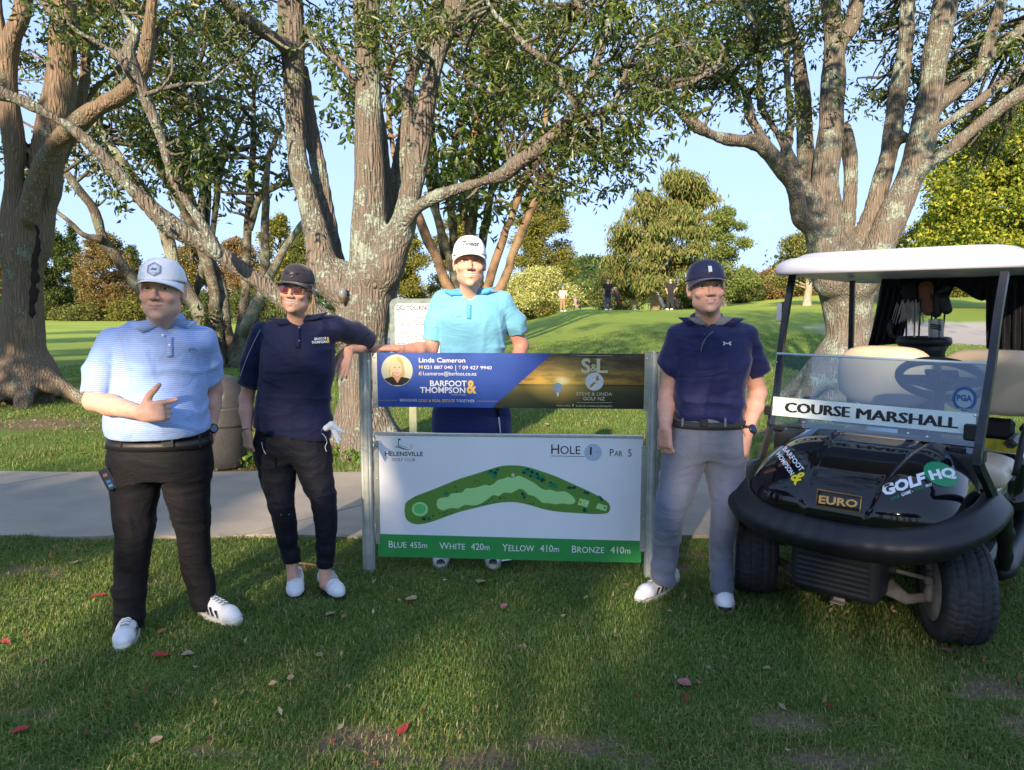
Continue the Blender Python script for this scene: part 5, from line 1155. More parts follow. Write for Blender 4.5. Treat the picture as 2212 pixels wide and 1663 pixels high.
def head_colours(P, T, M, s, W, skin, lip, hair, brow, stubble=None, hairline=.03, flush=(1.10, .90, .87)):
    """skin colours: lips, cheeks, brows, short hair; shade painted in mouth line and nostrils"""
    skin = np.array(skin)*1.2; o = T(0, 0, 0); L = (P-o) @ M/s; L[:, 0] /= W; n = len(P); c = np.tile(np.array(skin, float), (n, 1))
    def g(x, y, z, rx, ry, rz): return np.exp(-(((np.abs(L[:, 0])-x)/rx)**2+((L[:, 1]-y)/ry)**2+((L[:, 2]-z)/rz)**2))
    near = (np.abs(L) < .2).all(1)
    def mix(w, col): nonlocal c; w = (np.clip(w, 0, 1)*near)[:, None]; c = c*(1-w)+np.array(col)*w
    fl = np.array(skin)*np.array(flush)
    mix(.65*g(.040, -.07, -.03, .022, .04, .02), fl); mix(.5*g(0, -.11, -.03, .018, .03, .016), fl); mix(.6*g(.078, .01, -.005, .02, .03, .035), fl*[1.05, .95, .9])
    if stubble is not None: mix(.35*g(0, -.06, -.085, .055, .05, .035), stubble)
    lipm = (1-sstep(.018, .0275, np.abs(L[:, 0]))) * (L[:, 1] < -.078)
    mix(lipm*np.exp(-((L[:, 2]+.0665-.005*np.abs(L[:, 0])/.024)/.0062)**2)*.9, lip)
    mix(lipm*np.exp(-((L[:, 2]+.0655-.004*np.abs(L[:, 0])/.024)/.0016)**2)*.8, np.array(lip)*.35)  # dark shade painted along the parting of the lips
    mix((L[:, 1] < -.06)*np.exp(-((L[:, 2]-.0125+.003*np.abs(np.abs(L[:, 0])-.03)/.013)/.0028)**2)*sstep(.014, .019, np.abs(L[:, 0]))*(1-sstep(.041, .046, np.abs(L[:, 0])))*.75, np.array(skin)*.22); mix((L[:, 1] < -.085)*(np.abs(L[:, 0]) < .014)*np.exp(-((L[:, 2]+.0425)/.0035)**2)*.7, np.array(skin)*.3)  # lash line, then shade painted into the nostrils
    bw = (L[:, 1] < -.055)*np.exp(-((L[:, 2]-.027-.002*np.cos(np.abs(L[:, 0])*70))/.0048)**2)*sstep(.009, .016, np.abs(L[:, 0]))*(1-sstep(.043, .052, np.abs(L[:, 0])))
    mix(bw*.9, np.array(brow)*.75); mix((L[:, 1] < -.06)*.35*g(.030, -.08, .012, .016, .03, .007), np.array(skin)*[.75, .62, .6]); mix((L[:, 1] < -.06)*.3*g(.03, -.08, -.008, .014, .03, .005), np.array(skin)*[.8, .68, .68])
    if hair is not None:
        sc = sstep(.028, .045, L[:, 1]+.55*(L[:, 2]-hairline))*sstep(-.085, -.055, L[:, 2]); sc = sc*(g(.078, .01, -.005, .012, .02, .03) < .35)
        mix(sc*.9, hair)
    return c
def eyes(T, s, W, parent, iris, squint=0.0):
    for sx in (-1, 1):
        c = T(sx*.0305, -.0708, .004); mb = MB(); r = .0128*s; mb.ball((0, 0, 0), r, 24, 16); V = np.vstack(mb.V)
        d = V/r; tgt = -vec(0, 1, 0)+0*vec(0, 0, 1); to = vec(0, 0, CAM_H)-c; to /= np.linalg.norm(to); q = d @ to
        col = np.tile(np.array([.50, .44, .41]), (len(V), 1)); col[q > .84] = iris; col[q > .95] = (.01, .01, .01)
        mesh('eye', V+c, mb.F, EYE, parent, True, col=col)
def garment_obj(name, f, mat, parent, it=2, cols=None):
    V, F = f.surf(); V = relax(V, F, it, .5); c = None if cols is None else cols(V)
    return mesh(name, V, F, mat, parent, True, col=c)
def folds(scale=1.0, amp=.004, dirs=((1, .2, 2.2),), seed=0):
    def fn(P):
        q = P+.06*np.stack([vnoise(P, 5, seed+k) for k in (1, 2, 3)], 1); out = 0
        for i, d in enumerate(dirs):
            d = np.array(d, float); n = vnoise(q*d, 6*scale, seed+10+i); out = out-(np.maximum(1-np.abs(n)*3.2, 0)*1.5-.35)*amp
        return out*(.5+.5*vnoise(P, 3, seed+20))
    return fn
def hand(f, w, e, palm_n, L=.185, curl=(10, 15, 15), spread=1.0, thumb=(.6, .5), fing=None, side=1, k=.006, thick=1.0):
    """w wrist, e direction of the fingers, palm_n direction the palm faces, side +1 when the thumb lies on cross(e, palm_n)"""
    e = e/np.linalg.norm(e); n = palm_n-e*palm_n.dot(e); n /= np.linalg.norm(n); t = np.cross(e, n)*side
    PL_ = L*.52; wd = L*.20
    f.cap(w, w+e*PL_*.3, .027*thick, .026*thick, .01, flat=(n, .72))
    for q in (-.75, -.25, .25, .75): f.cap(w+e*PL_*.15+t*wd*q*.8, w+e*PL_*.95+t*wd*q*1.05, .0155*thick, .0125*thick, .010)
    lens = (.40, .45, .42, .33); tips = []
    for i in range(4):
        q = (.78, .26, -.26, -.76)[i]; base = w+e*PL_*.95+t*wd*q*1.05; cl = curl if fing is None else fing[i]
        d = e+t*(q*.10*spread); d /= np.linalg.norm(d); p = base; ang = 0; segs = (.46, .30, .24); rr = (.0098, .0090, .0082, .0068)
        pts = [base-d*.01]
        for j in range(3):
            ang += R(cl[j]); dd = d*math.cos(ang)+n*math.sin(ang); p = p+dd*L*lens[i]*segs[j]; pts.append(p)
        for j in range(3): f.cap(pts[j], pts[j+1], rr[j]*thick, rr[j+1]*thick, .0025 if j else .006)
        tips.append((pts[-1], (pts[-1]-pts[-2])))
    a, b = thumb; tb = w+e*PL_*.22+t*wd*.85; d1 = t*a+e*(1-a*.35)+n*b*.5; d1 /= np.linalg.norm(d1); d2 = d1*.75+e*.45+n*b*.25; d2 /= np.linalg.norm(d2)
    p1 = tb+d1*L*.23; p2 = p1+d2*L*.18; p3 = p2+d2*L*.15
    f.cap(tb, p1, .016*thick, .0125*thick, .010); f.cap(p1, p2, .0120*thick, .0105*thick, .004); f.cap(p2, p3, .0108*thick, .008*thick, .003)
    return tips, (p3, d2)
def cap_geo(parent, T, M, s, W, mat, brimmat, name='cap', peak=.075, tall=1.0, drop=.0, btn=True, low=.02, brim_drop=.020):
    """six-panel cap: crown with seams, curved peak, button"""
    n, m = 48, 16; V = []; 
    for i in range(m+1):
        ph = i/m*math.pi/2
        for j in range(n):
            a = 2*math.pi*j/n; seam = 1-.010*math.exp(-((((a/(math.pi/3)+.5) % 1)-.5)/.05)**2)*math.sin(math.pi/2-ph*.0)
            rx, ry, rz = .0835, .105, .098*tall; e = math.cos(ph)**.72
            front = max(-math.sin(a), 0)
            z = math.sin(ph)*rz*(1+.06*front*math.sin(ph*2)); y = math.sin(a)*ry*e*seam
            x = math.cos(a)*rx*e*seam
            V.append(T(x, .012+y-.006*front*math.sin(2*ph), low+z+(.006 if i == 0 else 0)*0-.012*max(math.sin(a), 0)*(1-i/m)))
    F = [(i*n+j, i*n+(j+1) % n, (i+1)*n+(j+1) % n, (i+1)*n+j) for i in range(m) for j in range(n)]
    k0 = len(V)
    for j in range(n):
        a = 2*math.pi*j/n; V.append(T(math.cos(a)*.0795, .012+math.sin(a)*.101, low+.004-.012*max(math.sin(a), 0)))
    F += [(k0+j, k0+(j+1) % n, (j+1) % n, j) for j in range(n)]
    o = mesh(name, V, F, mat, parent, True)
    # peak
    V = []; nn = 26; mm = 7
    for side in (0, 1):
        for i in range(mm+1):
            k = i/mm
            for j in range(nn+1):
                a = math.pi*(1.0+(.07+.86*j/nn)); q = (j/nn-.5)*2
                r_ = 1+k*peak/.105*math.cos(q*math.pi/2)**.55*1.0
                x = math.cos(a)*.083*(1+k*.10*(1-q*q)); y = .012+math.sin(a)*.104*r_
                z = low+.004-brim_drop*k-.018*q*q*k*1.3-.012*q*q-side*.0032
                V.append(T(x, y, z))
    g = (mm+1)*(nn+1); F = []
    for i in range(mm):
        for j in range(nn):
            a = i*(nn+1)+j; F.append((a, a+nn+1, a+nn+2, a+1)); F.append((g+a, g+a+1, g+a+nn+2, g+a+nn+1))
    for j in range(nn): a = mm*(nn+1)+j; F.append((a, g+a, g+a+1, a+1))
    for i in range(mm):
        a = i*(nn+1); F.append((a, g+a, g+a+nn+1, a+nn+1)); a += nn; F.append((a, a+nn+1, g+a+nn+1, g+a))
    mesh('peak', V, F, brimmat, o, True)
    if btn: mb = MB(); mb.ball(T(0, .012, low+.0985*tall), .006, 10, 6); mb.obj('button', brimmat, o, True)
    def front(x, z, lift=0):     # point on the crown's front, x across, z up from the rim
        rz = .098*tall; u = min(max(z/rz, 0), .97); ph = math.asin(u); e = math.cos(ph)**.72; y = -math.sqrt(max(1-(x/(.0835*e))**2, 0))*.105*e
        return T(x, .012+y-.006*math.sin(2*ph)-lift-.001, low+z*(1+.06*math.sin(ph*2)))
    return o, front
def shoe(parent, heel, toe, up, mat, sole, stripes=None, L=None, wd=.052, h=.105, name='shoe', toecap=None, z0=.0, tilt=0, stripe_side=(1, -1), laces=True, strap=False):
    """golf shoe from heel to toe; both are ground points"""
    heel = np.array(heel, float); toe = np.array(toe, float); d = toe-heel; d[2] = 0; L = L or np.linalg.norm(d); d /= np.linalg.norm(d); sd = np.array([-d[1], d[0], 0.]); zz = np.array([0, 0, 1.])
    o = heel; Q = lambda a, b, c: o+d*a*L+sd*b+zz*(c+z0)
    f = Field(np.minimum(heel, toe)-.08, np.maximum(heel, toe)+[.08, .08, .17], .004)
    f.chain([Q(.12, 0, .05), Q(.30, 0, .055), Q(.55, .0, .046), Q(.78, 0, .040), Q(.89, 0, .036)], [.034, .035, .040, .042, .034], .02)
    f.chain([Q(.12, 0, .06), Q(.33, 0, .066), Q(.58, 0, .046)], [.032, .032, .032], .02)
    f.cap(Q(.10, 0, .078), Q(.24, 0, .085), .029, .033, .012)
    f.cap(Q(.20, 0, .15), Q(.22, 0, .10), .030, .026, .008, 'cut')
    f.half(Q(0, 0, .022), (0, 0, -1))
    V, F = f.surf(); V = relax(V, F, 2); so_ = mesh(name, V, F, mat, parent, True); VS = V
    mb = MB(); n = 40; pr = []
    for j in range(n):
        a = 2*math.pi*j/n; x = math.cos(a); y = math.sin(a); lx = .5+.5*x*1.0; w = .0445*(1+.20*math.sin((lx-.15)*2.6)) if lx > .15 else .042
        pr.append((lx*L*1.0, abs(y)**.75*np.sign(y)*w))
    Mx = np.eye(4); Mx[:3, 0] = d; Mx[:3, 1] = sd; Mx[:3, 2] = zz; Mx[:3, 3] = Q(0, 0, .004); mb.prism(pr, .027, Mx); mb.obj('sole', sole, so_)
    if toecap is not None: 
        f2 = Field(Q(.9, 0, 0)-.07, Q(.9, 0, 0)+.07, .005); f2.ell(Q(.90, 0, .022), (.036, .036, .022), 0); f2.half(Q(.90, 0, 0), -d); V, F = f2.surf(); mesh('toe_guard', V, F, toecap, so_, True)
    AV = (VS-o) @ d/L; SVs = (VS-o) @ sd; ZV = VS[:, 2]-z0
    def side_pt(a_, c_, sg_):
        m_ = (np.abs(AV-a_)*L < .010) & (np.abs(ZV-c_) < .010)
        s_ = (SVs[m_]*sg_).max() if m_.any() else .04
        return Q(a_, sg_*(s_+.003), c_)
    def top_pt(a_, b_, lift=.002):
        m_ = (np.abs(AV-a_)*L < .010) & (np.abs(SVs-b_) < .008)
        return Q(a_, b_, (ZV[m_].max() if m_.any() else .07)+lift)
    if stripes is not None:
        for sdn in stripe_side:
            for q in (.50, .60, .70):
                P = []
                for c in np.linspace(.034, .086-.07*(q-.4), 7):
                    for w_ in (-.028, .028): P.append(side_pt(q-.10*(c-.034)/.052+w_*.9, c, sdn))
                F_ = [(2*i_, 2*i_+1, 2*i_+3, 2*i_+2) for i_ in range(6)]; mesh('stripe', P, F_, stripes, so_)
    if laces:
        rows = [[top_pt(q, b_, .0015) for b_ in (-.017, -.008, 0, .008, .017)] for q in np.linspace(.34, .70, 8)]; strip3('tongue', rows, MATS['tongue_grey'], so_, .003)
        for q in (.38, .45, .52, .59, .66):
            mb = MB(); mb.tube(smoothline([top_pt(q-.01, -.020), top_pt(q+.01, -.007, .004), top_pt(q-.01, .007, .005), top_pt(q+.01, .020)], 3), .0032, 6); mb.obj('lace', mat, so_, True)
        mb = MB(); mb.tube(smoothline([side_pt(a_, .034, sg_) for sg_ in (1,) for a_ in np.linspace(.08, .92, 9)], 2), .0025, 5); mb.obj('welt', MATS['tongue_grey'], so_, True)
    if strap:
        rows = [[top_pt(q, b_, .004) for b_ in np.linspace(-.030, .030, 9)] for q in np.linspace(.36, .62, 6)]; strip3('strap', rows, strap, so_, .004)
    return so_
def leg_field(f, pts, rr, k=.03): f.chain(pts, rr, k)
def strip3(name, rows, mat, parent, th=.003, closed=False):
    """a cloth band given as rows of points (list of lists); thickness th"""
    A = np.array(rows, float); m, n, _ = A.shape
    du = np.gradient(A, axis=0); dv = np.gradient(A, axis=1); N = np.cross(du, dv); N /= np.linalg.norm(N, axis=2)[..., None]+1e-9
    V = np.vstack([(A+N*th/2).reshape(-1, 3), (A-N*th/2).reshape(-1, 3)]); g = m*n; F = []
    for i in range(m-1):
        for j in range(n-1):
            a = i*n+j; F += [(a, a+n, a+n+1, a+1), (g+a, g+a+1, g+a+n+1, g+a+n)]
    for j in range(n-1):
        for a, s_ in ((j, 1), ((m-1)*n+j, -1)): F.append([(a, a+1, g+a+1, g+a)][0][::s_])
    for i in range(m-1):
        for a, s_ in ((i*n, -1), (i*n+n-1, 1)): F.append([(a, a+n, g+a+n, g+a)][0][::s_])
    return mesh(name, V, F, mat, parent, True)
def collar(parent, C_, r, mat, tipL, tipR, SV=None, back_h=.04, rx=1.15, th=.005, stand=.012, open_=.5, push=.006):
    """polo collar: folds over from a ring round the neck to two front points"""
    rows = [[], [], []]; a0 = R(-90)+open_; n = 25
    for j in range(n):
        k = j/(n-1); a = a0+k*(2*math.pi-2*open_)
        tz = .014+.030*math.sin(k*math.pi)**.6; ca, sa = math.cos(a), math.sin(a); rr_ = r-.003
        top = C_+vec(ca*rr_*rx, sa*rr_, tz); out = C_+vec(ca*(rr_*rx+.021), sa*(rr_+.024), tz-.046)
        w = 0
        if k < .30: w = (1-k/.30)**1.3; out = out*(1-w)+tipR*w; top = top*(1-w)+(tipR+vec(-.050, .004, .036))*w
        if k > .70: w = ((k-.70)/.30)**1.3; out = out*(1-w)+tipL*w; top = top*(1-w)+(tipL+vec(.050, .004, .036))*w
        mid = top*.55+out*.45+(vec(ca, sa, 0)*.010+vec(0, 0, .010))*(1-w)+vec(0, -.004, 0)*w; low_ = out
        rows[0].append(top); rows[1].append(mid); rows[2].append(low_)
    if SV is not None:
        c = C_-vec(0, 0, .13); S_ = SV[np.linalg.norm(SV-C_, axis=1) < .30]-c; Sn = np.linalg.norm(S_, axis=1); Sd = S_/Sn[:, None]
        for i in (1, 2):
            for j in range(n):
                q = rows[i][j]-c; qn = np.linalg.norm(q); k = Sd @ (q/qn) > .994
                if k.any(): m_ = float(np.clip(np.percentile(Sn[k], 90)+push+(.004 if i == 1 else 0), qn-(.030 if i == 2 else 0), qn+.016)); rows[i][j] = c+q/qn*m_
    return strip3('collar', rows, mat, parent, th)
def cloth(name, c, rough=.8, var=.06, sheen=.3, weave=900, spec=.2):
    m, t, p = nodemat(name); v = tc(t); n = noise(t, v, 9, 4, .6)
    r = ramp(t, n, [(.3, tuple(q*(1-var) for q in c)), (.7, tuple(min(1, q*(1+var)) for q in c))]); t.links.new(r.outputs[0], p.inputs['Base Color'])
    p.inputs['Roughness'].default_value = rough; p.inputs['Sheen Weight'].default_value = sheen; p.inputs['Sheen Roughness'].default_value = .4; p.inputs['Specular IOR Level'].default_value = spec
    w = noise(t, v, weave, 2, .5); mp2 = t.nodes.new('ShaderNodeMapping'); mp2.inputs['Scale'].default_value = (1, 1, 2.2); mp2.inputs['Rotation'].default_value = (0, .5, 0); t.links.new(v, mp2.inputs[0])
    wr_n = t.nodes.new('ShaderNodeTexNoise'); wr_n.inputs['Scale'].default_value = 4.5; wr_n.inputs['Detail'].default_value = 3; wr_n.inputs['Distortion'].default_value = 1.2; t.links.new(mp2.outputs[0], wr_n.inputs['Vector'])
    rdg = mth(t, 'ABSOLUTE', mth(t, 'SUBTRACT', wr_n.outputs[0], .5)); bump(t, p, mth(t, 'ADD', mth(t, 'MULTIPLY', w, .06), mth(t, 'MULTIPLY', rdg, 2.2)), .55, .012); return m
def stripes_mat():
    m, t, p = nodemat('blue_white_stripe'); v = tc(t); sp = t.nodes.new('ShaderNodeSeparateXYZ'); t.links.new(v, sp.inputs[0])
    nz = noise(t, v, 7, 3, .5); z = mth(t, 'ADD', sp.outputs[2], mth(t, 'MULTIPLY', nz, .02)); z = mth(t, 'ADD', z, mth(t, 'MULTIPLY', mth(t, 'MULTIPLY', sp.outputs[0], sp.outputs[0]), -.12))
    w = mth(t, 'SINE', mth(t, 'MULTIPLY', z, 2*math.pi/.0088)); r = ramp(t, mth(t, 'MULTIPLY', mth(t, 'ADD', w, 1.0), .5), [(.35, (.20, .33, .66)), (.72, (.36, .46, .73))])
    t.links.new(r.outputs[0], p.inputs['Base Color']); p.inputs['Roughness'].default_value = .7; p.inputs['Sheen Weight'].default_value = .3; p.inputs['Specular IOR Level'].default_value = .25
    bump(t, p, mth(t, 'ABSOLUTE', mth(t, 'SUBTRACT', noise(t, v, 8, 3, .5), .5)), .8, .025); return m
TONG = plain('tongue_grey', (.26, .27, .29), .7, var=.1); SHOE_W = plain('shoe_white', (.74, .75, .76), .45, spec=.4, var=.05, vs=30); SOLE = plain('sole_offwhite', (.55, .55, .50), .7, var=.2, vs=40); SOLE_K = plain('sole_black', (.02, .02, .022), .7)
BLK = plain('black_trim', (.012, .012, .014), .5); BELT = plain('belt_leather', (.012, .011, .013), .4, bs=.6, bd=.002, bscale=400); SILV = plain('silver', (.6, .6, .6), .2, 1.0)
def tsec(rows, Y, depth, cy=0.0):
    """torso sections from traced left and right edges: rows (v, uL, uR, depth scale, y shift)"""
    out = []
    for v, a, b, ds, sh in rows:
        L = at(a, v, Y); Rr = at(b, v, Y); out.append((float(L[2]), float((L[0]+Rr[0])/2), Y+cy+sh, float((Rr[0]-L[0])/2), depth*ds))
    return out
def button(parent, p, mat, r=.0055):
    mb = MB(); mb.lathe([(r, 0), (r, .0015), (r*.7, .002)], 10, p, (0, -1, .1)); return mb.obj('button', mat, parent)
def gp(u, v):
    a = at(u, v, 1.0)-[0, 0, CAM_H]; return np.array([0, 0, CAM_H])+a*(CAM_H/-a[2])
def front_of(V, u, v, Y, lift=.002):
    """point on the front of cloth V that shows at (u, v)"""
    p = at(u, v, Y)
    for _ in range(3):
        d = np.hypot(V[:, 0]-p[0], V[:, 2]-p[2]); m = d < .014
        if not m.any(): m = d < .03
        if not m.any(): return p
        y = V[m, 1].min(); p = at(u, v, y-lift)
    return p
def on_cloth(V, Y, lift=.002):
    """writing laid on cloth: coordinates in picture units"""
    def fn(x, y, l): return front_of(V, x, -y, Y, lift)
    return fn
def wrist_band(parent, p, q, r, mat, name='bracelet', w=.003):
    d = q-p; d /= np.linalg.norm(d); mb = MB(); M = np.array(Vector((0, 0, 1)).rotation_difference(Vector(tuple(d))).to_matrix())
    pts = [p+M @ vec(r*math.cos(a), r*math.sin(a), 0) for a in np.linspace(0, 2*math.pi, 25)]; mb.tube(pts, w, 6, caps=False); return mb.obj(name, mat, parent, True)
def belt_band(parent, secs, z0, z1, mat, grow=.006, h=.006, tilt=0.0):
    S = np.array(sorted(secs)); rows = []
    for z in (z0, z1):
        cx, cy, a, b = [np.interp(z, S[:, 0], S[:, j]) for j in range(1, 5)]; row = []
        for t in np.linspace(0, 2*math.pi, 49):
            c, s = math.cos(t), math.sin(t); k = (abs(c)**2.3+abs(s)**2.3)**(-1/2.3); row.append((cx+(a+grow)*c*k, cy+(b+grow)*s*k, z+tilt*s))
        rows.append(row)
    return strip3('belt', rows, mat, parent, h)
def polo(name, P, f_secs, Y, shoulders, sleeves, mat, neck, vcut, hem=None, k=.03, fold=(1.0, .0045), seed=1, h=.0065, slr=(.072, .068), extra=None, pw=2.4, yoke=.062, neck_r=.07):
    pts = [np.array(s[:3]) for s in f_secs]; lo = vec(min(s[1]-s[3] for s in f_secs), min(s[2]-s[4] for s in f_secs), min(s[0] for s in f_secs)); hi = vec(max(s[1]+s[3] for s in f_secs), max(s[2]+s[4] for s in f_secs), max(s[0] for s in f_secs))
    for s in shoulders: lo = np.minimum(lo, np.array(s)-.1); hi = np.maximum(hi, np.array(s)+.1)
    for ch in sleeves:
        for s in ch: lo = np.minimum(lo, np.array(s)-.1); hi = np.maximum(hi, np.array(s)+.1)
    f = Field(lo-.06, hi+.06, h); f.loft(f_secs, 0, pw=pw)
    zt = max(s[0] for s in f_secs)
    for s in shoulders: f.chain([neck+vec(0, .012, -.056), (neck+np.array(s))/2+vec(0, .0, -.018), np.array(s)], [.072, .066, yoke], .045)
    f.ell((neck+vec(0, -.02, -.12)), (.15, .10, .12), .05)
    if extra: extra(f)
    for ch in sleeves:
        g = Field(np.min(ch, 0)-.12, np.max(ch, 0)+.12, h); r0 = slr[0] if len(slr) == 2 else slr[0]
        rr = np.linspace(slr[0], slr[1], len(ch)); g.chain([np.array(c) for c in ch], rr, .02)
        e = np.array(ch[-1]); d = e-np.array(ch[-2]); g.half(e, d)
        # paste into the main field
        a = np.round((g.lo-f.lo)/f.h).astype(int); g2 = Field(f.lo+a*f.h, f.lo+a*f.h+(g.n-1)*f.h+1e-6, h); g2.chain([np.array(c) for c in ch], rr, .02); g2.half(e, d)
        n = np.minimum(g2.n, f.n-a); s0 = np.maximum(-a, 0); sl = tuple(slice(int(a[i]+s0[i]), int(a[i]+n[i])) for i in range(3)); sg = tuple(slice(int(s0[i]), int(n[i])) for i in range(3))
        f.put(sl, g2.A[sg], .013, 'add')
    f.warp(folds(fold[0], fold[1]*1.5, ((1, .4, 1.6), (1.8, .4, .7), (.6, .4, 2.4)), seed))
    f.cap(neck+vec(0, 0, -.02), neck+vec(0, .0, .14), neck_r, neck_r*1.05, .006, 'cut')
    if vcut is not None: [f.chain([q_+vec(0, d_, 0) for q_ in vcut], [.030, .017, .005], .003, 'cut') for d_ in (-.06, -.03, 0, .03)]
    if hem is not None: f.half(*hem)
    V, F = f.surf(); V = relax(V, F, 2, .5); o = mesh(name, V, F, mat, P, True); return o, V
def trousers(name, P, secs, legs, cuffs, mat, h=.0075, fold=(1.2, .006), seed=5, k=.03, pw=2.3, extra=None):
    allp = np.vstack([np.array([p for p in l[0]]) for l in legs]); S = np.array(secs)
    lo = np.minimum(allp.min(0), [S[:, 1].min()-S[:, 3].max(), S[:, 2].min()-S[:, 4].max(), allp[:, 2].min()]); hi = np.maximum(allp.max(0), [S[:, 1].max()+S[:, 3].max(), S[:, 2].max()+S[:, 4].max(), S[:, 0].max()])
    f = Field(lo-.13, hi+.13, h); f.loft(secs, 0, pw=pw)
    g = Field(lo-.13, hi+.13, h)
    for (pts, rr) in legs:
        q = smoothline([(*p, r) for p, r in zip(pts, rr)], 4); g.chain(q[:, :3], q[:, 3], .004)
    f.put(tuple(slice(0, int(n)) for n in f.n), g.A, .05, 'add')
    zk = min(p[0][-1][2] for p in legs)
    base = folds(fold[0], fold[1], ((.7, .4, 2.6), (1.4, .4, 1.1)), seed)
    def fn(Q):
        low = np.exp(-((Q[:, 2]-.16)/.16)**2); kn = np.exp(-((Q[:, 2]-.52)/.10)**2); s = 0
        return base(Q)*(.5+1.3*low+.7*kn)-(.0022*np.sin(Q[:, 2]*70+9*vnoise(Q, 5, seed)+Q[:, 0]*40))*low
    f.warp(fn)
    if extra: extra(f)
    for c, n in cuffs:
        sl, gg = f.sub(np.array(c)-[.14, .2, .30], np.array(c)+[.14, .2, .06]); c = np.array(c); n = np.array(n, float)/np.linalg.norm(n)
        d = (gg[0]-c[0])*n[0]+(gg[1]-c[1])*n[1]+(gg[2]-c[2])*n[2]; f.put(sl, -d.astype(np.float32), 0, 'cut')
    V, F = f.surf(); V = relax(V, F, 2, .5); o = mesh(name, V, F, mat, P, True); return o, V
def body_legs(f, LG, sec):
    z0 = min(q[0] for q in sec)
    for pts, rr in LG: f.chain(pts[:-1], [r*.5 for r in rr[:-1]], .02)
    c = (LG[0][0][0]+LG[1][0][0])/2; f.ell(c+vec(0, .01, .07), (.10, .06, .07), .03)
def A3(*q): return [at(*a) for a in q]

# ================= man in the striped shirt, pointing =================
b = gp(355, 1372); P1 = thing('person', 'man in blue striped polo and white hexagon-badge cap pointing sideways with one finger', 'person', (b[0], 3.25, 0))
M = rotm(9, -2, 1); HO = at(350, 628, 3.13); nk = at(350, 698, 3.22)
sh = A3((245, 742, 3.25), (432, 738, 3.28)); el_ = A3((203, 866, 3.12), (460, 842, 3.42)); wr = A3((306, 892, 2.985), (453, 926, 3.37))
f = Field((min(el_[0][0], wr[0][0])-.12, 2.78, 0.02), (el_[1][0]+.12, 3.60, HO[2]+.17), .0042)
sec1 = tsec([(725, 256, 424, .66, .02), (745, 249, 434, .86, .01), (790, 248, 441, 1.0, 0), (835, 247, 442, 1.08, -.01), (880, 241, 446, 1.18, -.03), (915, 240, 449, 1.2, -.035), (947, 244, 446, 1.1, -.02)], 3.26, .145)
sec_top = nk[2]; f.loft([(z, cx, cy, a*(.90 if z > sec_top-.16 else .8), b_*(.93 if z > sec_top-.16 else .78)) for z, cx, cy, a, b_ in sec1 if z > sec1[-1][0]+.04], 0)
T = build_head(f, HO, M, 1.09, W=1.06, jaw=1.0, smile=.15, neck_to=nk, neck_r=.059, full=.002)
for s_, e_ in zip(sh, el_): f.chain([nk+vec(0, .02, -.03), s_, (s_+e_)/2, e_], [.05, .055, .053, .043], .03)
f.chain([el_[0], el_[0]*.65+wr[0]*.35, wr[0]], [.043, .046, .029], .02); f.chain([el_[1], el_[1]*.65+wr[1]*.35, wr[1]], [.042, .043, .029], .02)
hd = at(372, 884, 2.96)-wr[0]
tips, th = hand(f, wr[0], hd, vec(0, 1, -.12), L=.195, fing=[(-6, 4, 2), (82, 92, 55), (84, 95, 55), (82, 95, 55)], thumb=(1.0, -.05), side=1, thick=1.22)
f.cap(wr[1], at(440, 962, 3.33), .03, .04, .02)
LG1 = [(A3((295, 1000, 3.27), (292, 1060, 3.26), (290, 1110, 3.24), (290, 1160, 3.22), (283, 1230, 3.23), (279, 1300, 3.20), (278, 1360, 3.19)), [.110, .106, .092, .081, .075, .068, .066]),
    (A3((398, 1000, 3.29), (405, 1060, 3.3), (412, 1110, 3.33), (417, 1150, 3.35), (424, 1220, 3.38), (438, 1280, 3.39), (450, 1330, 3.39)), [.110, .100, .086, .076, .071, .064, .062])]
body_legs(f, LG1, sec1)
V, F = f.surf(); col = head_colours(V, T, M, 1.09, 1.06, (.52, .31, .235), (.42, .19, .16), (.50, .47, .43), (.36, .27, .20), stubble=(.42, .27, .21))
hand_m = V[:, 2] < nk[2]-.15; col[hand_m] = col[hand_m]*[1.02, .95, .92]*(.95+.12*vnoise(V[hand_m], 30, 4))[:, None]
mesh('body', V, F, SKIN, P1, True, col=col); eyes(T, 1.09, 1.06, P1, (.12, .16, .20))
# short grey hair under the cap
def hair_obj(P, o, M, s, W, colr, low=-.055, h=.0045, grow=.006, back=.005, seed=1):
    f = Field(o-.15, o+.15, h); T_ = lambda x, y, z: o+M @ (np.array([x*W, y, z])*s)
    f.ell(T_(0, .02, .036), np.array([.080*W, .098, .092])*s+grow-.004, 0, M=M); f.ell(T_(0, .04, -.03), np.array([.072*W, .065, .06])*s, .02, M=M)
    f.half(T_(0, back, 0), M @ vec(0, -1, .35)); f.half(T_(0, 0, low), M @ vec(0, .15, -1)); f.half(T_(0, 0, .05), M @ vec(0, 0, 1))
    for sx in (-1, 1): f.ell(T_(sx*.086, .012, -.006), np.array([.02*W, .022, .034])*s, .002, 'cut', M)
    f.warp(lambda P: .0018*vnoise(P*[1, 1, .3], 180, seed)+.0015*vnoise(P, 70, seed+1))
    V, F = f.surf(); r = np.random.RandomState(seed); c = np.array(colr)*(.8+.4*r.rand(len(V)))[:, None]; return mesh('hair', V, F, HAIRM, P, True, col=c)
hair_obj(P1, HO, M, 1.09, 1.06, (.42, .40, .37), low=-.045)
WHITE_CAP = cloth('cap_white', (.76, .78, .82), .75, .02)
co, ff = cap_geo(P1, T, M, 1.09, 1.06, WHITE_CAP, WHITE_CAP, tall=.97, low=.034, brim_drop=.010)
mb = MB(); hx = [(.026*math.cos(a), .042+.026*math.sin(a)) for a in np.linspace(math.pi/2, math.pi/2+2*math.pi, 6, endpoint=False)]
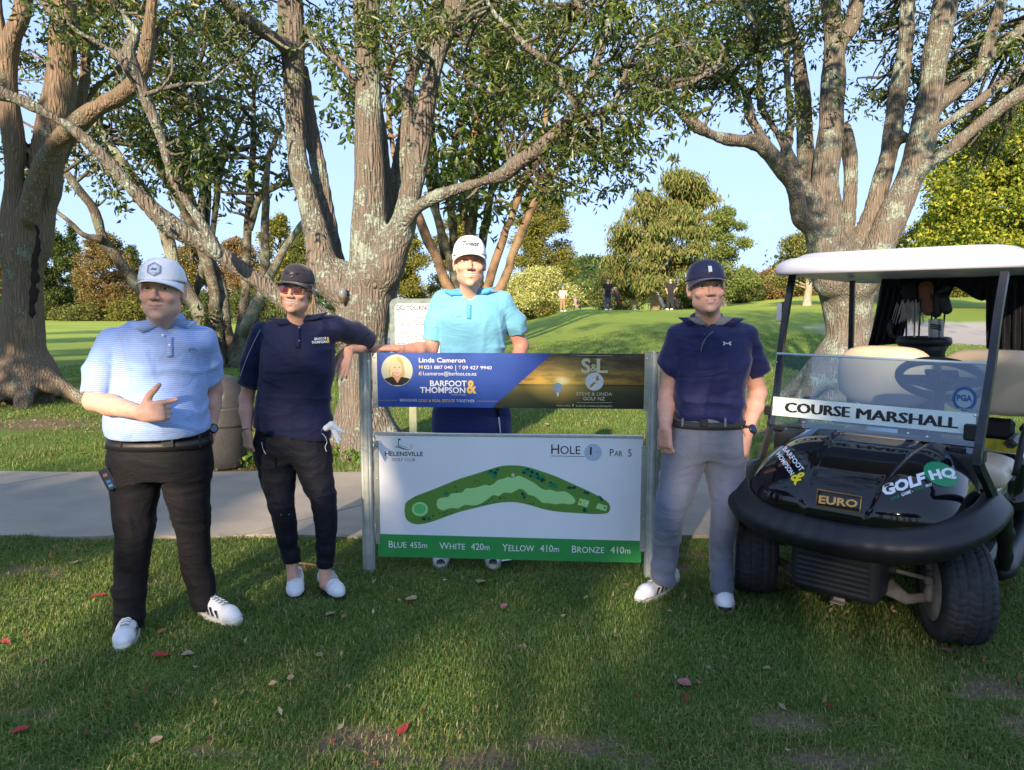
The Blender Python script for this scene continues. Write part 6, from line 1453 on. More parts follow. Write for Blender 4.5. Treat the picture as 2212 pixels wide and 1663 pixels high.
def ring(mb, pts, w, fn, lift):
    n = len(pts); c = np.mean(pts, 0); V = []
    for x, y in pts: V += [fn(x, y, lift), fn(c[0]+(x-c[0])*(1-w), c[1]+(y-c[1])*(1-w), lift)]
    mb.add(V, [(2*i, 2*((i+1) % n), 2*((i+1) % n)+1, 2*i+1) for i in range(n)])
PALE = flat('badge_pale', (.55, .62, .74)); SLATE = flat('badge_slate', (.08, .12, .22))
def fan(mb, pts, fn, lift): c = np.mean(pts, 0); mb.add([fn(*c, lift)]+[fn(x, y, lift) for x, y in pts], [(0, i+1, (i+1) % len(pts)+1) for i in range(len(pts))])
dense = lambda q, k=5: [tuple(np.array(q[i])*(1-t)+np.array(q[(i+1) % len(q)])*t) for i in range(len(q)) for t in np.linspace(0, 1, k, endpoint=False)]
fan(mb, dense(hx), ff, .003); o = mb.obj('badge', PALE, co); mb = MB(); ring(mb, dense(hx), .09, ff, .005); ring(mb, dense([(x*.8, .042+(y-.042)*.8) for x, y in hx]), .05, ff, .005); fan(mb, [(-.012, .040), (-.004, .048), (.004, .044), (.012, .047), (.006, .038)], ff, .005)
text_on(mb, 'GOLF CLUB', ff, -.010, .010, .028, .004, lift=.005); mb.obj('badge_print', SLATE, o)
STR = stripes_mat()
nb = nk+vec(0, 0, -.015)
shirt, SV = polo('shirt', P1, sec1, 3.26, sh, [[sh[0], (sh[0]*.5+el_[0]*.5)+vec(-.006, -.005, 0), at(207, 856, 3.14)], [sh[1], (sh[1]+el_[1])/2, at(456, 822, 3.38)]], STR, nk, [at(354, 700, 3.12), at(359, 715, 3.1), at(365, 731, 3.08)], hem=(at(345, 950, 3.1), vec(0, .12, -1)), seed=3, slr=(.074, .071), yoke=.070, fold=(.9, .006), neck_r=.068)
collar(P1, nb+vec(0, 0, .022), .070, STR, front_of(SV, 406, 712, 3.05, .010), front_of(SV, 303, 717, 3.05, .010), SV, open_=.42, rx=1.06)
pl = [[front_of(SV, 366.5+dx+.0*k, v_, 3.0, .003) for dx in (-6, 0, 6)] for k, v_ in enumerate(np.linspace(727, 771, 9))]; strip3('placket', pl, STR, P1, .0016)
for u_, v_ in ((351.5, 724), (366, 745)): button(P1, front_of(SV, u_, v_, 3.0, .006), INK_W)
mb = MB(); fn = on_cloth(SV, 3.0, .004); text_on(mb, 'FAIRWAYS', fn, 406.5, 426, -758.8, 2.9, bold=.03); fan(mb, [(407, -755), (411, -751.6), (415, -753.5), (418, -750.8), (425, -755), (416, -754.6)], fn, 0); mb.obj('embroidery', SLATE, shirt)
BLKT = cloth('trouser_black', (.009, .008, .010), .75, .1, .03, 700)
ts = tsec([(925, 248, 444, .98, 0), (938, 246, 447, 1.0, 0), (955, 243, 450, 1.04, 0), (985, 239, 452, 1.04, .0), (1012, 242, 450, 1.0, .01), (1030, 248, 444, .9, .01)], 3.27, .15)
tr, TV = trousers('trousers', P1, ts, LG1, [(at(278, 1345, 3.24), (0, 0, -1)), (at(444, 1307, 3.42), (.12, 0, -1))], BLKT, seed=8)
belt_band(P1, ts, ts[1][0]-.050, ts[1][0]-.006, BELT, .008)
bk = front_of(TV, 361, 956, 3.05, .012); mb = MB(); mb.box(bk, (.052, .006, .040), bev=.003); mb.obj('buckle', SILV, P1); mb = MB(); mb.box(bk+[0, -.002, 0], (.040, .006, .028), bev=.002); mb.obj('buckle_gap', BELT, P1)
for u_ in (262, 432): c = front_of(TV, u_, 953, 3.08, .010); mb = MB(); mb.box(c, (.011, .006, .056), bev=.002); mb.obj('belt_loop', BLKT, P1)
shoe(P1, gp(287, 1350), gp(263, 1409), None, SHOE_W, SOLE, BLK, toecap=plain('toe_cream', (.62, .63, .48), .5)); shoe(P1, gp(424, 1316), gp(518, 1353), None, SHOE_W, SOLE, BLK, toecap=MATS['toe_cream'])
WATCH = plain('watch_black', (.012, .014, .02), .3); DIAL = plain('watch_dial', (.02, .04, .12), .1, spec=.8)
def watch(P, w, e, r, face):
    d = e-w; d /= np.linalg.norm(d); c = w+d*.0; o = wrist_band(P, c-d*.001, e, r, WATCH, 'watch', .009); n = np.array(face, float); n -= d*n.dot(d); n /= np.linalg.norm(n)
    mb = MB(); mb.lathe([(.023, 0), (.024, .004), (.022, .010), (.018, .011)], 24, c+n*(r-.001), n); mb.obj('case', WATCH, o, True); mb = MB(); mb.lathe([(.0165, 0), (.016, .0015)], 24, c+n*(r+.0095), n); mb.obj('dial', DIAL, o)
watch(P1, wr[1], el_[1], .031, (.75, -.65, 0))
c = front_of(TV, 240, 1035, 3.15, .004)+vec(-.012, .0, 0); dv = thing('phone', 'small black phone holstered at the striped man\'s trouser pocket', 'phone', c)
Mr = np.array(Matrix.Rotation(R(-24), 3, 'Y') @ Matrix.Rotation(R(35), 3, 'Z')); mb = MB(); mb.box(c, (.045, .014, .105), rot=Mr, bev=.005); mb.obj('body', plain('gadget_black', (.015, .015, .018), .25), dv)
for k_, cc_ in ((.022, (.22, .08, .04)), (-.01, (.03, .12, .25)), (-.03, (.05, .18, .28))): mb = MB(); mb.box(c+Mr @ vec(-.004, -.0075, k_), (.018, .003, .014), rot=Mr, bev=.002); mb.obj('key', plain('gadget_key%d' % int(k_*1000), cc_, .4), dv)

# ================= woman leaning on the post =================
b = gp(650, 1290); P2 = thing('person', 'woman in navy polo, dark cap and sunglasses leaning her arm on the sign post', 'person', (b[0], 3.65, 0))
M = rotm(-3, 0, 5); HO = at(641, 627, 3.62); nk = at(644, 699, 3.69); HS, HW = .975, 1.02
sh = A3((568, 722, 3.70), (725, 708, 3.72)); el_ = A3((532, 862, 3.72), (793, 741, 3.925)); wr = A3((534, 930, 3.64), (750, 757, 3.80))
f = Field((el_[0][0]-.12, 3.40, .03), (el_[1][0]+.1, 4.05, HO[2]+.16), .0042)
sec2 = tsec([(722, 575, 712, .8, .01), (745, 568, 724, .95, 0), (785, 566, 724, 1.12, -.015), (836, 560, 716, 1.06, 0), (870, 554, 714, 1.06, .0), (915, 550, 715, 1.1, 0), (945, 548, 713, 1.1, 0), (972, 547, 712, 1.05, 0)], 3.70, .118)
sec_top = nk[2]; f.loft([(z, cx, cy, a*(.90 if z > sec_top-.16 else .8), b_*(.93 if z > sec_top-.16 else .78)) for z, cx, cy, a, b_ in sec2 if z > sec2[-1][0]+.08], 0)
T = build_head(f, HO, M, HS, W=HW, jaw=.90, smile=1.0, neck_to=nk, neck_r=.050, nose=.97, full=.002)
for s_, e_ in zip(sh, el_): f.chain([nk+vec(0, .02, -.03), s_, (s_+e_)/2, e_], [.04, .046, .043, .036], .03)
f.chain([el_[0], el_[0]*.6+wr[0]*.4, wr[0]], [.036, .036, .023], .02); f.chain([el_[1], el_[1]*.6+wr[1]*.4, wr[1]], [.037, .037, .024], .02)
hand(f, wr[0], vec(.02, .02, -1), vec(.55, .6, 0), L=.170, curl=(35, 45, 35), thumb=(.35, .5), side=-1, thick=.92)
tips, th = hand(f, wr[1], at(737, 800, 3.74)-wr[1], vec(.15, 1, 0), L=.180, curl=(4, 8, 8), thumb=(.5, .6), side=-1, spread=1.3, thick=.92)
LG2 = [(A3((597, 985, 3.71), (600, 1030, 3.69), (606, 1070, 3.66), (608, 1092, 3.64), (616, 1130, 3.66), (622, 1170, 3.67), (630, 1225, 3.67)), [.105, .092, .070, .064, .060, .052, .041]),
    (A3((672, 985, 3.71), (684, 1030, 3.70), (696, 1070, 3.68), (700, 1092, 3.67), (704, 1130, 3.66), (704, 1170, 3.65), (701, 1240, 3.64)), [.098, .086, .070, .063, .059, .051, .044])]
body_legs(f, LG2, sec2)
for a_ in A3((631, 1222, 3.67), (701, 1232, 3.64)): f.chain([a_+vec(0, 0, .06), a_, a_+vec(.005, -.01, -.07)], [.027, .028, .032], .01)
V, F = f.surf(); col = head_colours(V, T, M, HS, HW, (.56, .32, .235), (.55, .17, .15), (.42, .30, .17), (.30, .2, .12))
hm = V[:, 2] < nk[2]-.12; col[hm] = col[hm]*[1.0, .95, .92]*(.95+.10*vnoise(V[hm], 30, 4))[:, None]
mesh('body', V, F, SKIN, P2, True, col=col)
NAIL = plain('red_nail', (.25, .01, .015), .2)
for t_, d_ in tips: d_ = d_/np.linalg.norm(d_); mb = MB(); mb.ball((0, 0, 0), (.005, .003, .009), 10, 6); q = Vector((0, 0, 1)).rotation_difference(Vector(tuple(d_))).to_matrix(); mb.V = [v_ @ np.array(q).T for v_ in mb.V]; mb.V = [v_+t_+d_*.003+vec(0, -.004, 0) for v_ in mb.V]; mb.obj('fingernail', NAIL, P2, True)
# smile
mb = MB(); rows = [[T(k*.029, -.0945+.013*abs(k)**1.5+.004*abs(k), z+.0065*abs(k)) for k in np.linspace(-.86, .86, 11)] for z in (-.0650, -.0705)]; strip3('teeth', rows, TEETH, P2, .002)
hair_obj(P2, HO, M, HS, HW, (.40, .28, .15), low=-.075, grow=.009, back=.0, seed=4)
r = np.random.RandomState(3); mb = MB()
for i in range(46):
    sx = -1 if i % 2 else 1; x0 = .076+r.normal()*.003; y0 = -.01+r.rand()*.05; L_ = .05+.06*r.rand(); w = r.normal(size=3)*.012
    mb.tube(smoothline([T(sx*x0, y0, .02), T(sx*(x0+.006+w[0]*.3), y0-.004, -.02), T(sx*(x0+.004+w[0]), y0+w[1], -.02-L_*.6), T(sx*(x0-.006+w[0]*1.4), y0+w[1]*1.5, -.02-L_)], 3), [.0013]*10, 4)
mb.obj('hair_strands', plain('hair_fair', (.45, .32, .17), .5, var=.3), P2)['kind'] = 'stuff'
CAPD = cloth('cap_charcoal', (.032, .028, .036), .75, .06); co, ff = cap_geo(P2, T, M, HS, HW, CAPD, CAPD, tall=.99, low=.038, peak=.072, brim_drop=.008)
DEEP = plain('thread_black', (.006, .006, .012), .35, spec=.6)
mb = MB(); text_on(mb, 'Callaway', ff, -.036, .036, .040, .012, bold=.03, shear=.25, lift=.004); tri_poly(mb, [(-.012, .036), (0, .027), (.012, .036), (.016, .036), (0, .019), (-.016, .036)][::-1], lambda x, y, l: ff(x, y, l), .004); mb.obj('lettering', DEEP, co)
mb = MB(); c = T(-.055, -.075, .030); mb.ball(c, (.010, .004, .005), 12, 6); mb.obj('ball_marker', SILV, co, True)
# sunglasses
FR = plain('glasses_frame_amber', (.30, .12, .05), .2, spec=.6)
gl_ = thing('sunglasses', 'amber-framed sunglasses with dark red lenses worn by the woman', 'sunglasses', T(0, -.09, .0))
for sx in (-1, 1):
    pr = [(sx*(.034+.027*math.copysign(abs(math.cos(a))**.6, math.cos(a))), .001+.0195*math.copysign(abs(math.sin(a))**.7, math.sin(a))) for a in np.linspace(0, 2*math.pi, 28, endpoint=False)]
    fy = lambda x: -.1005+4.5*x*x
    V_ = [T(x, fy(x), z) for x, z in pr]; c_ = T(sx*.034, fy(.034)-.002, .001); F_ = [(28, i, (i+1) % 28) for i in range(28)]; mesh('lens', V_+[c_], F_, LENS, gl_, True)
    mb = MB(); mb.tube(V_+[V_[0]], .0022, 6, caps=False); mb.obj('rim', FR, gl_, True); mb = MB(); mb.tube([T(sx*.061, -.083, .008), T(sx*.078, -.05, .008), T(sx*.080, .012, .004)], .0022, 6); mb.obj('temple', FR, gl_)
mb = MB(); mb.tube([T(-.008, -.100, .006), T(0, -.102, .008), T(.008, -.100, .006)], .002, 6); mb.obj('bridge', FR, gl_)
NAVY = cloth('polo_navy', (.008, .012, .045), .7, .08, .2); 
shirt, SV = polo('shirt', P2, sec2, 3.7, sh, [[sh[0], (sh[0]+el_[0])/2+vec(-.008, 0, .02), at(541, 832, 3.71)], [sh[1], sh[1]*.45+el_[1]*.55+vec(0, 0, .018), el_[1]+vec(.006, 0, .01)]], NAVY, nk, [at(642, 690, 3.6), at(642, 700, 3.58), at(642, 709, 3.56)], hem=(at(640, 950, 3.58), vec(-.19, .08, -1)), seed=13, slr=(.066, .060), yoke=.060, fold=(.9, .005), neck_r=.056)
collar(P2, nk+vec(0, 0, -.004), .058, NAVY, front_of(SV, 687, 690, 3.5, .010), front_of(SV, 601, 702, 3.5, .010), SV, open_=.55, rx=1.1)
pl = [[front_of(SV, 642+dx+.02*(v_-709), v_, 3.4, .003) for dx in (-5, 0, 5)] for v_ in np.linspace(707, 752, 8)]; strip3('placket', pl, NAVY, P2, .0016)
for v_ in (707, 736): button(P2, front_of(SV, 646, v_, 3.4, .006), plain('button_navy', (.02, .03, .09), .3))
mb = MB(); fn = on_cloth(SV, 3.4, .004); text_on(mb, 'BARFOOT', fn, 679, 704.5, -734.8, 5.2, bold=.03, slope=.06); text_on(mb, 'THOMPSON', fn, 673, 704.5, -742.2, 5.0, bold=.03, slope=.06); mb.obj('lettering', INK_W, shirt)
mb = MB(); text_on(mb, '&', fn, 704.8, 712, -740, 12, bold=.03); mb.obj('lettering', INK_Y, shirt)
for a, b_, r_ in ((at(541, 829, 3.71), el_[0], .060),): o = wrist_band(P2, a, b_, r_*.98, plain('rib_black', (.008, .009, .02), .8), 'sleeve_cuff', .008)
for u0, v0, u1, v1 in ((562, 712, 519, 812),):
    pts = [front_of(SV, u0+(u1-u0)*k-(12*k*(1-k)), v0+(v1-v0)*k, 3.5, .002) for k in np.linspace(0, 1, 12)]; mb = MB(); mb.tube(pts, .0018, 5); mb.obj('piping', plain('piping_grey', (.35, .38, .45), .6), shirt)
wrist_band(P2, wr[0], el_[0], .0255, BLK, 'bracelet', .0022)
PNT = cloth('trouser_ink', (.006, .007, .013), .7, .1, .03, 700)
ts = tsec([(905, 560, 706, .95, 0), (925, 555, 708, 1.0, 0), (955, 549, 709, 1.05, 0), (975, 552, 711, 1.05, .01), (992, 558, 712, .9, .01)], 3.71, .118)
tr, TV = trousers('trousers', P2, ts, LG2, [(at(628, 1214, 3.67), (0, 0, -1)), (at(701, 1226, 3.64), (0, 0, -1))], PNT, seed=18, fold=(2.0, .004))
CORD = plain('cord_white', (.6, .62, .66), .5)
for pts in ([(565, 955), (567, 966), (569, 972), (574, 981)], [(697, 925), (694, 934), (702, 943), (706, 955), (702, 965), (705, 975)]):
    mb = MB(); mb.tube(smoothline([front_of(TV, u_, v_, 3.5, .006) for u_, v_ in pts], 3), .0016, 5); mb.obj('zip_cord', CORD, P2)
for u_, v_ in ((607, 1112), (638-14, 1111)): mb = MB(); mb.ball(front_of(TV, u_, v_, 3.5, .003), .0035, 8, 5); mb.obj('rivet', SILV, P2)
WMESH = plain('shoe_mesh_grey', (.42, .39, .37), .8, bs=.5, bd=.001, bscale=500)
RED_ = plain('shoe_red', (.6, .05, .05), .5)
for hl, to in ((gp(641, 1258), gp(636, 1304)), (gp(696, 1264), gp(748, 1309))):
    s_ = shoe(P2, hl, to, None, SHOE_W, SOLE_K, None, L=.262, laces=False, strap=WMESH)
    d = to-hl; d[2] = 0; d /= np.linalg.norm(d); sd = np.array([-d[1], d[0], 0]); c = hl+d*.105+vec(0, 0, .103); tri = [c+sd*.010, c-sd*.010, c+d*.016+vec(0, 0, -.002)]; mb = MB(); mb.add(tri+[q-vec(0, 0, .004) for q in tri], [(0, 1, 2), (5, 4, 3), (0, 3, 4, 1), (1, 4, 5, 2), (2, 5, 3, 0)]); mb.obj('logo', RED_, s_)
# golf glove tucked in her pocket
gl0 = front_of(TV, 706, 928, 3.5, .01); gv = thing('glove', 'white golf glove hanging out of the woman\'s trouser pocket', 'glove', gl0)
f = Field(gl0-[.06, .08, .14], gl0+[.13, .05, .06], .0035); q = lambda u, v, d=0: at(u, v, float(gl0[1])-.012-d)
f.chain([q(704, 925), q(716, 918), q(724, 922)], [.014, .018, .014], .008)
for pts in ([(722, 920), (733, 930), (743, 935)], [(718, 922), (728, 938), (735, 950)], [(716, 924), (724, 942), (731, 957)], [(720, 921), (730, 926), (739, 932)]): f.chain([q(*a, .004*i) for i, a in enumerate(pts)], [.009, .0085, .007], .003)
f.warp(folds(2, .002, ((1, 1, 1),), 4)); V, F = f.surf(); mesh('leather', relax(V, F, 1), F, cloth('glove_leather', (.70, .73, .76), .5, .04), gv, True)
# ================= tall man in light blue behind the board =================
P3 = thing('person', 'tall smiling man in light blue polo and white cap standing behind the sign', 'person', (at(1015, 900, 4.25)[0], 4.25, 0))
M = rotm(5, -2, 0); HO = at(1014, 569, 4.13); nk = at(1013, 641, 4.22); HS, HW = 1.13, 1.03
sh = A3((957, 652, 4.24), (1080, 652, 4.25)); el_ = A3((930, 753, 4.22), (1126, 745, 4.32)); wr = A3((862, 757, 4.02), (1108, 815, 4.20))
f = Field((wr[0][0]-.25, 3.84, .03), (el_[1][0]+.12, 4.55, HO[2]+.18), .0045)
sec3 = tsec([(645, 952, 1082, .75, .01), (668, 946, 1092, .95, 0), (700, 948, 1092, 1.05, -.01), (757, 951, 1090, 1.03, 0), (820, 947, 1092, 1.08, 0), (870, 944, 1096, 1.05, 0)], 4.25, .135)
f.loft([(z, cx, cy, a*(.90 if z > nk[2]-.16 else .8), b_*(.93 if z > nk[2]-.16 else .78)) for z, cx, cy, a, b_ in sec3], 0)
T = build_head(f, HO, M, HS, W=HW, jaw=.94, smile=.95, neck_to=nk, neck_r=.055, nose=1.03, chin=1.03)
for s_, e_ in zip(sh, el_): f.chain([nk+vec(0, .02, -.04), s_, (s_+e_)/2, e_], [.05, .055, .052, .042], .03)
f.chain([el_[0], el_[0]*.6+wr[0]*.4, wr[0]], [.042, .042, .029], .02); f.chain([el_[1], el_[1]*.6+wr[1]*.4, wr[1]], [.043, .042, .029], .02)
hd_ = at(822, 756, 3.985)-wr[0]; hand(f, wr[0]+vec(0, 0, .012), hd_, vec(0, .15, -1), L=.195, curl=(6, 12, 10), thumb=(.55, .3), side=-1, thick=1.08)
hand(f, wr[1], vec(-.2, -.5, -1), vec(-.8, .5, 0), L=.19, curl=(60, 80, 50), thumb=(.6, .6), side=1, thick=1.08)
LG3 = [(A3((980, 905, 4.25), (978, 1000, 4.24), (968, 1100, 4.23), (958, 1190, 4.24)), [.125, .115, .092, .078]), (A3((1056, 905, 4.25), (1062, 1000, 4.24), (1062, 1100, 4.23), (1066, 1190, 4.24)), [.125, .115, .092, .078])]
body_legs(f, LG3, sec3)
V, F = f.surf(); col = head_colours(V, T, M, HS, HW, (.54, .29, .205), (.46, .18, .15), (.60, .58, .54), (.48, .38, .30))
hm = V[:, 2] < nk[2]-.15; col[hm] = col[hm]*[.92, .84, .80]*(.92+.16*vnoise(V[hm], 30, 4))[:, None]
mesh('body', V, F, SKIN, P3, True, col=col); eyes(T, HS, HW, P3, (.16, .20, .24))
mb = MB(); rows = [[T(k*.029, -.0945+.013*abs(k)**1.5+.004*abs(k), z+.0062*abs(k)) for k in np.linspace(-.86, .86, 11)] for z in (-.0650, -.0700)]; strip3('teeth', rows, TEETH, P3, .002)
hair_obj(P3, HO, M, HS, HW, (.60, .58, .54), low=-.05, back=-.012, grow=.010, seed=6)
WC2 = cloth('cap_white_bright', (.80, .80, .82), .7, .02); co, ff = cap_geo(P3, T, M, HS, HW, WC2, WC2, tall=1.04, low=.036, peak=.07, brim_drop=.008)
mb = MB(); text_on(mb, 'Titleist', ff, -.036, .044, .040, .021, bold=.012, shear=.35, lift=.004); mb.obj('lettering', BLK, co)
mb = MB(); pts = [ff(x, z, .004) for x, z in ((-.040, .056), (-.030, .066), (-.016, .064), (-.004, .069))]; mb.tube(smoothline(pts, 4), .0013, 5); mb.obj('flourish', BLK, co)
AQ = cloth('polo_aqua', (.15, .40, .54), .75, .05, .3); AQ2 = cloth('polo_aqua_deep', (.08, .34, .56), .75, .05)
shirt, SV = polo('shirt', P3, sec3, 4.25, sh, [[sh[0], (sh[0]+el_[0])/2+vec(-.008, 0, .01), at(936, 736, 4.23)], [sh[1], (sh[1]+el_[1])/2+vec(.010, 0, .01), at(1117, 720, 4.30)]], AQ, nk, [at(1013, 640, 4.1), at(1013, 650, 4.08), at(1012.5, 660, 4.06)], seed=23, slr=(.072, .066), yoke=.068, fold=(.9, .006), neck_r=.064)
collar(P3, nk+vec(0, 0, .004), .066, AQ2, front_of(SV, 1053, 633, 4.0, .012), front_of(SV, 972, 638, 4.0, .012), SV, open_=.5, rx=1.06)
pl = [[front_of(SV, 1012.5+dx, v_, 3.9, .003) for dx in (-4.5, 0, 4.5)] for v_ in np.linspace(658, 689, 7)]; strip3('placket', pl, AQ2, P3, .0016)
button(P3, front_of(SV, 1014, 664, 3.9, .006), AQ)
mb = MB(); fn = on_cloth(SV, 3.9, .003); text_on(mb, 'Kauri Cliffs', fn, 967, 994, -684, 4, bold=0, shear=.2); mb.obj('embroidery', flat('thread_lilac', (.30, .38, .55)), shirt)
SHN = cloth('trouser_navy', (.020, .028, .115), .75, .06, .2)
ts = tsec([(850, 948, 1092, .97, 0), (880, 940, 1098, 1.05, 0), (930, 937, 1100, 1.1, 0), (965, 940, 1100, 1.0, 0)], 4.25, .135)
trousers('trousers', P3, ts, LG3, [(at(957, 1196, 4.24), (0, 0, -1)), (at(1066, 1196, 4.24), (0, 0, -1))], SHN, seed=28)
shoe(P3, gp(955, 1192), gp(953, 1219), None, SHOE_W, SOLE, None, L=.31); shoe(P3, gp(1066, 1192), gp(1065, 1219), None, SHOE_W, SOLE, None, L=.31)
cb_ = [wr[1]+vec(-.03, -.04, .10), at(1078, 905, 4.10), at(1104, 1085, 4.02), at(1112, 1188, 4.00)]; cb_[3][2] = .03
gc = thing('golf_club', 'golf club standing behind the sign in the tall man\'s hand', 'golf club', (cb_[3][0], cb_[3][1], 0))
top = at(1068, 800, 4.14); bot = at(1104, 1190, 4.08); bot[2] = .03; ax = top-bot; mb = MB(); mb.tube([bot, top-ax*.2], [.0048, .007], 10); mb.obj('shaft', plain('shaft_steel', (.35, .36, .37), .25, 1), gc, True)
mb = MB(); mb.tube([top-ax*.24, top], [.009, .0125], 10); mb.obj('grip', BLK, gc, True); f = Field(bot-.1, bot+.1, .005); f.cap(bot, bot+vec(-.07, -.01, -.005), .014, .019, .01, flat=((0, 1, 0), .6)); V, F = f.surf(); mesh('head', V, F, SILV, gc, True)

# ================= man in navy polo and grey trousers =================
P4 = thing('person', 'man in navy polo, navy cap and grey trousers with one hand in his pocket', 'person', (at(1520, 900, 3.6)[0], 3.6, 0))
M = rotm(-3, -2, -3); HO = at(1525, 622, 3.50); nk = at(1530, 693, 3.59); HS, HW = 1.03, 1.09
sh = A3((1468, 728, 3.60), (1606, 728, 3.62)); el_ = A3((1441, 850, 3.64), (1637, 848, 3.68)); wr = A3((1437, 924, 3.54), (1614, 930, 3.53))
f = Field((el_[0][0]-.14, 3.22, .03), (el_[1][0]+.12, 3.95, HO[2]+.17), .0042)
sec4 = tsec([(722, 1468, 1608, .78, .01), (745, 1458, 1618, .95, 0), (785, 1457, 1616, 1.06, -.01), (830, 1457, 1612, 1.02, 0), (868, 1456, 1610, 1.02, 0), (905, 1457, 1604, 1.0, 0), (915, 1457, 1603, 1.0, 0)], 3.60, .125)
f.loft([(z, cx, cy, a*(.90 if z > nk[2]-.16 else .8), b_*(.93 if z > nk[2]-.16 else .78)) for z, cx, cy, a, b_ in sec4], 0)
T = build_head(f, HO, M, HS, W=HW, jaw=.92, smile=.4, neck_to=nk, neck_r=.058, nose=.97)
for s_, e_ in zip(sh, el_): f.chain([nk+vec(0, .02, -.03), s_, (s_+e_)/2, e_], [.05, .056, .053, .041], .03)
f.chain([el_[0], el_[0]*.62+wr[0]*.38, wr[0]], [.042, .045, .029], .02); f.chain([el_[1], el_[1]*.62+wr[1]*.38, wr[1]], [.042, .045, .029], .02)
hand(f, wr[0], vec(.04, -.05, -1), vec(.8, .5, 0), L=.185, fing=[(18, 30, 20), (24, 34, 24), (28, 36, 26), (32, 40, 30)], thumb=(.45, .35), side=-1, thick=1.06)
f.cap(wr[1], at(1600, 975, 3.54), .03, .04, .015)
LG4 = [(A3((1478, 985, 3.60), (1465, 1040, 3.58), (1450, 1093, 3.54), (1444, 1125, 3.53), (1438, 1180, 3.56), (1432, 1225, 3.56), (1432, 1268, 3.55)), [.112, .098, .079, .074, .068, .063, .062]),
    (A3((1560, 985, 3.60), (1566, 1030, 3.57), (1568, 1080, 3.52), (1563, 1130, 3.50), (1557, 1180, 3.53), (1558, 1230, 3.52), (1560, 1285, 3.51)), [.112, .098, .079, .069, .062, .058, .056])]
body_legs(f, LG4, sec4)
V, F = f.surf(); col = head_colours(V, T, M, HS, HW, (.54, .31, .235), (.46, .19, .17), (.30, .27, .23), (.33, .24, .17), stubble=(.38, .26, .21))
hm = V[:, 2] < nk[2]-.15; col[hm] = col[hm]*[1.0, .95, .93]*(.95+.12*vnoise(V[hm], 30, 4))[:, None]
mesh('body', V, F, SKIN, P4, True, col=col); eyes(T, HS, HW, P4, (.10, .14, .16))
mb = MB(); rows = [[T(k*.018, -.0935+.013*abs(k)**1.5, z+.003*abs(k)) for k in np.linspace(-1, 1, 9)] for z in (-.0645, -.0680)]; strip3('teeth', rows, TEETH, P4, .002)
hair_obj(P4, HO, M, HS, HW, (.34, .30, .26), low=-.05, back=-.005, seed=8)
CAPN = cloth('cap_navy', (.026, .030, .075), .7, .05); co, ff = cap_geo(P4, T, M, HS, HW, CAPN, CAPN, tall=.98, low=.037, peak=.072, brim_drop=.010)
mb = MB(); rect = lambda x, z, w, h_: dense([(x-w, z-h_), (x+w, z-h_), (x+w, z+h_), (x-w, z+h_)], 3)
fan(mb, rect(0, .040, .0105, .018), ff, .003); o = mb.obj('badge', BLK, co); mb = MB(); fan(mb, rect(0, .043, .0075, .0125), ff, .0045); mb.obj('badge_face', PALE, o)
NV4 = cloth('polo_indigo', (.014, .017, .075), .6, .07, .25); GRY = cloth('collar_grey', (.16, .17, .2), .7, .04)
shirt, SV = polo('shirt', P4, sec4, 3.6, sh, [[sh[0], (sh[0]+el_[0])/2+vec(-.008, 0, .01), at(1442, 797, 3.63)], [sh[1], (sh[1]+el_[1])/2+vec(.010, 0, .01), at(1637, 806, 3.66)]], NV4, nk, [at(1527, 695, 3.48), at(1526, 708, 3.46), at(1523.5, 725, 3.44)], hem=(at(1530, 913, 3.5), vec(0, .1, -1)), seed=33, slr=(.070, .064), yoke=.066, fold=(.9, .006), neck_r=.067)
collar(P4, nk+vec(0, 0, .000), .069, NV4, front_of(SV, 1586, 704, 3.4, .011), front_of(SV, 1486, 702, 3.4, .011), SV, open_=.55, rx=1.1); collar(P4, nk+vec(0, 0, -.002), .064, GRY, front_of(SV, 1562, 702, 3.4, .004), front_of(SV, 1506, 702, 3.4, .004), None, open_=.6, rx=1.05)
pl = [[front_of(SV, x+dx, v_, 3.3, .004) for dx in (-1.2, 0, 1.2)] for x, v_ in [(1540, 716), (1533, 721), (1526, 728), (1519, 738), (1515, 750), (1513, 762)]]; strip3('placket_edge', pl, GRY, P4, .003)
for v_ in (722, 741): button(P4, front_of(SV, 1521, v_, 3.3, .005), MATS['button_navy'])
mb = MB(); fn = on_cloth(SV, 3.3, .004)
for sg in (-1, 1):
    q = [(1570+sg*9, -(741.5-sg*0)+4.6), (1570+sg*6.4, -741.5+3.2), (1570+sg*6.2, -741.5-3.2), (1570+sg*9, -741.5-4.6), (1570+sg*8, -741.5-1.4), (1570+sg*8, -741.5+1.4)]
    q = [(1570+sg*6.2, -737), (1570+sg*9.2, -737.6), (1570+sg*7.4, -741.6), (1570+sg*9.2, -745.8), (1570+sg*6.2, -746.2), (1570+sg*3.6, -742.8), (1570, -742.9), (1570, -740.5), (1570+sg*3.6, -740.4)]
    tri_poly(mb, q, fn, 0)
mb.obj('emblem', flat('thread_silver', (.42, .44, .52)), shirt)
GT = cloth('trouser_grey', (.14, .155, .205), .75, .05, .25)
ts = tsec([(893, 1460, 1602, .96, 0), (910, 1456, 1604, 1.0, 0), (945, 1444, 1610, 1.06, 0), (970, 1440, 1612, 1.04, 0), (986, 1446, 1610, .9, 0)], 3.60, .13)
tr, TV = trousers('trousers', P4, ts, LG4, [(at(1431, 1256, 3.58), (-.15, 0, -1)), (at(1560, 1271, 3.56), (0, 0, -1))], GT, seed=38)
zb4 = ts[1][0]; belt_band(P4, ts, zb4-.022, zb4+.014, plain('belt_woven', (.02, .02, .022), .7, var=.9, vs=220, bs=.8, bd=.003, bscale=300), .007)
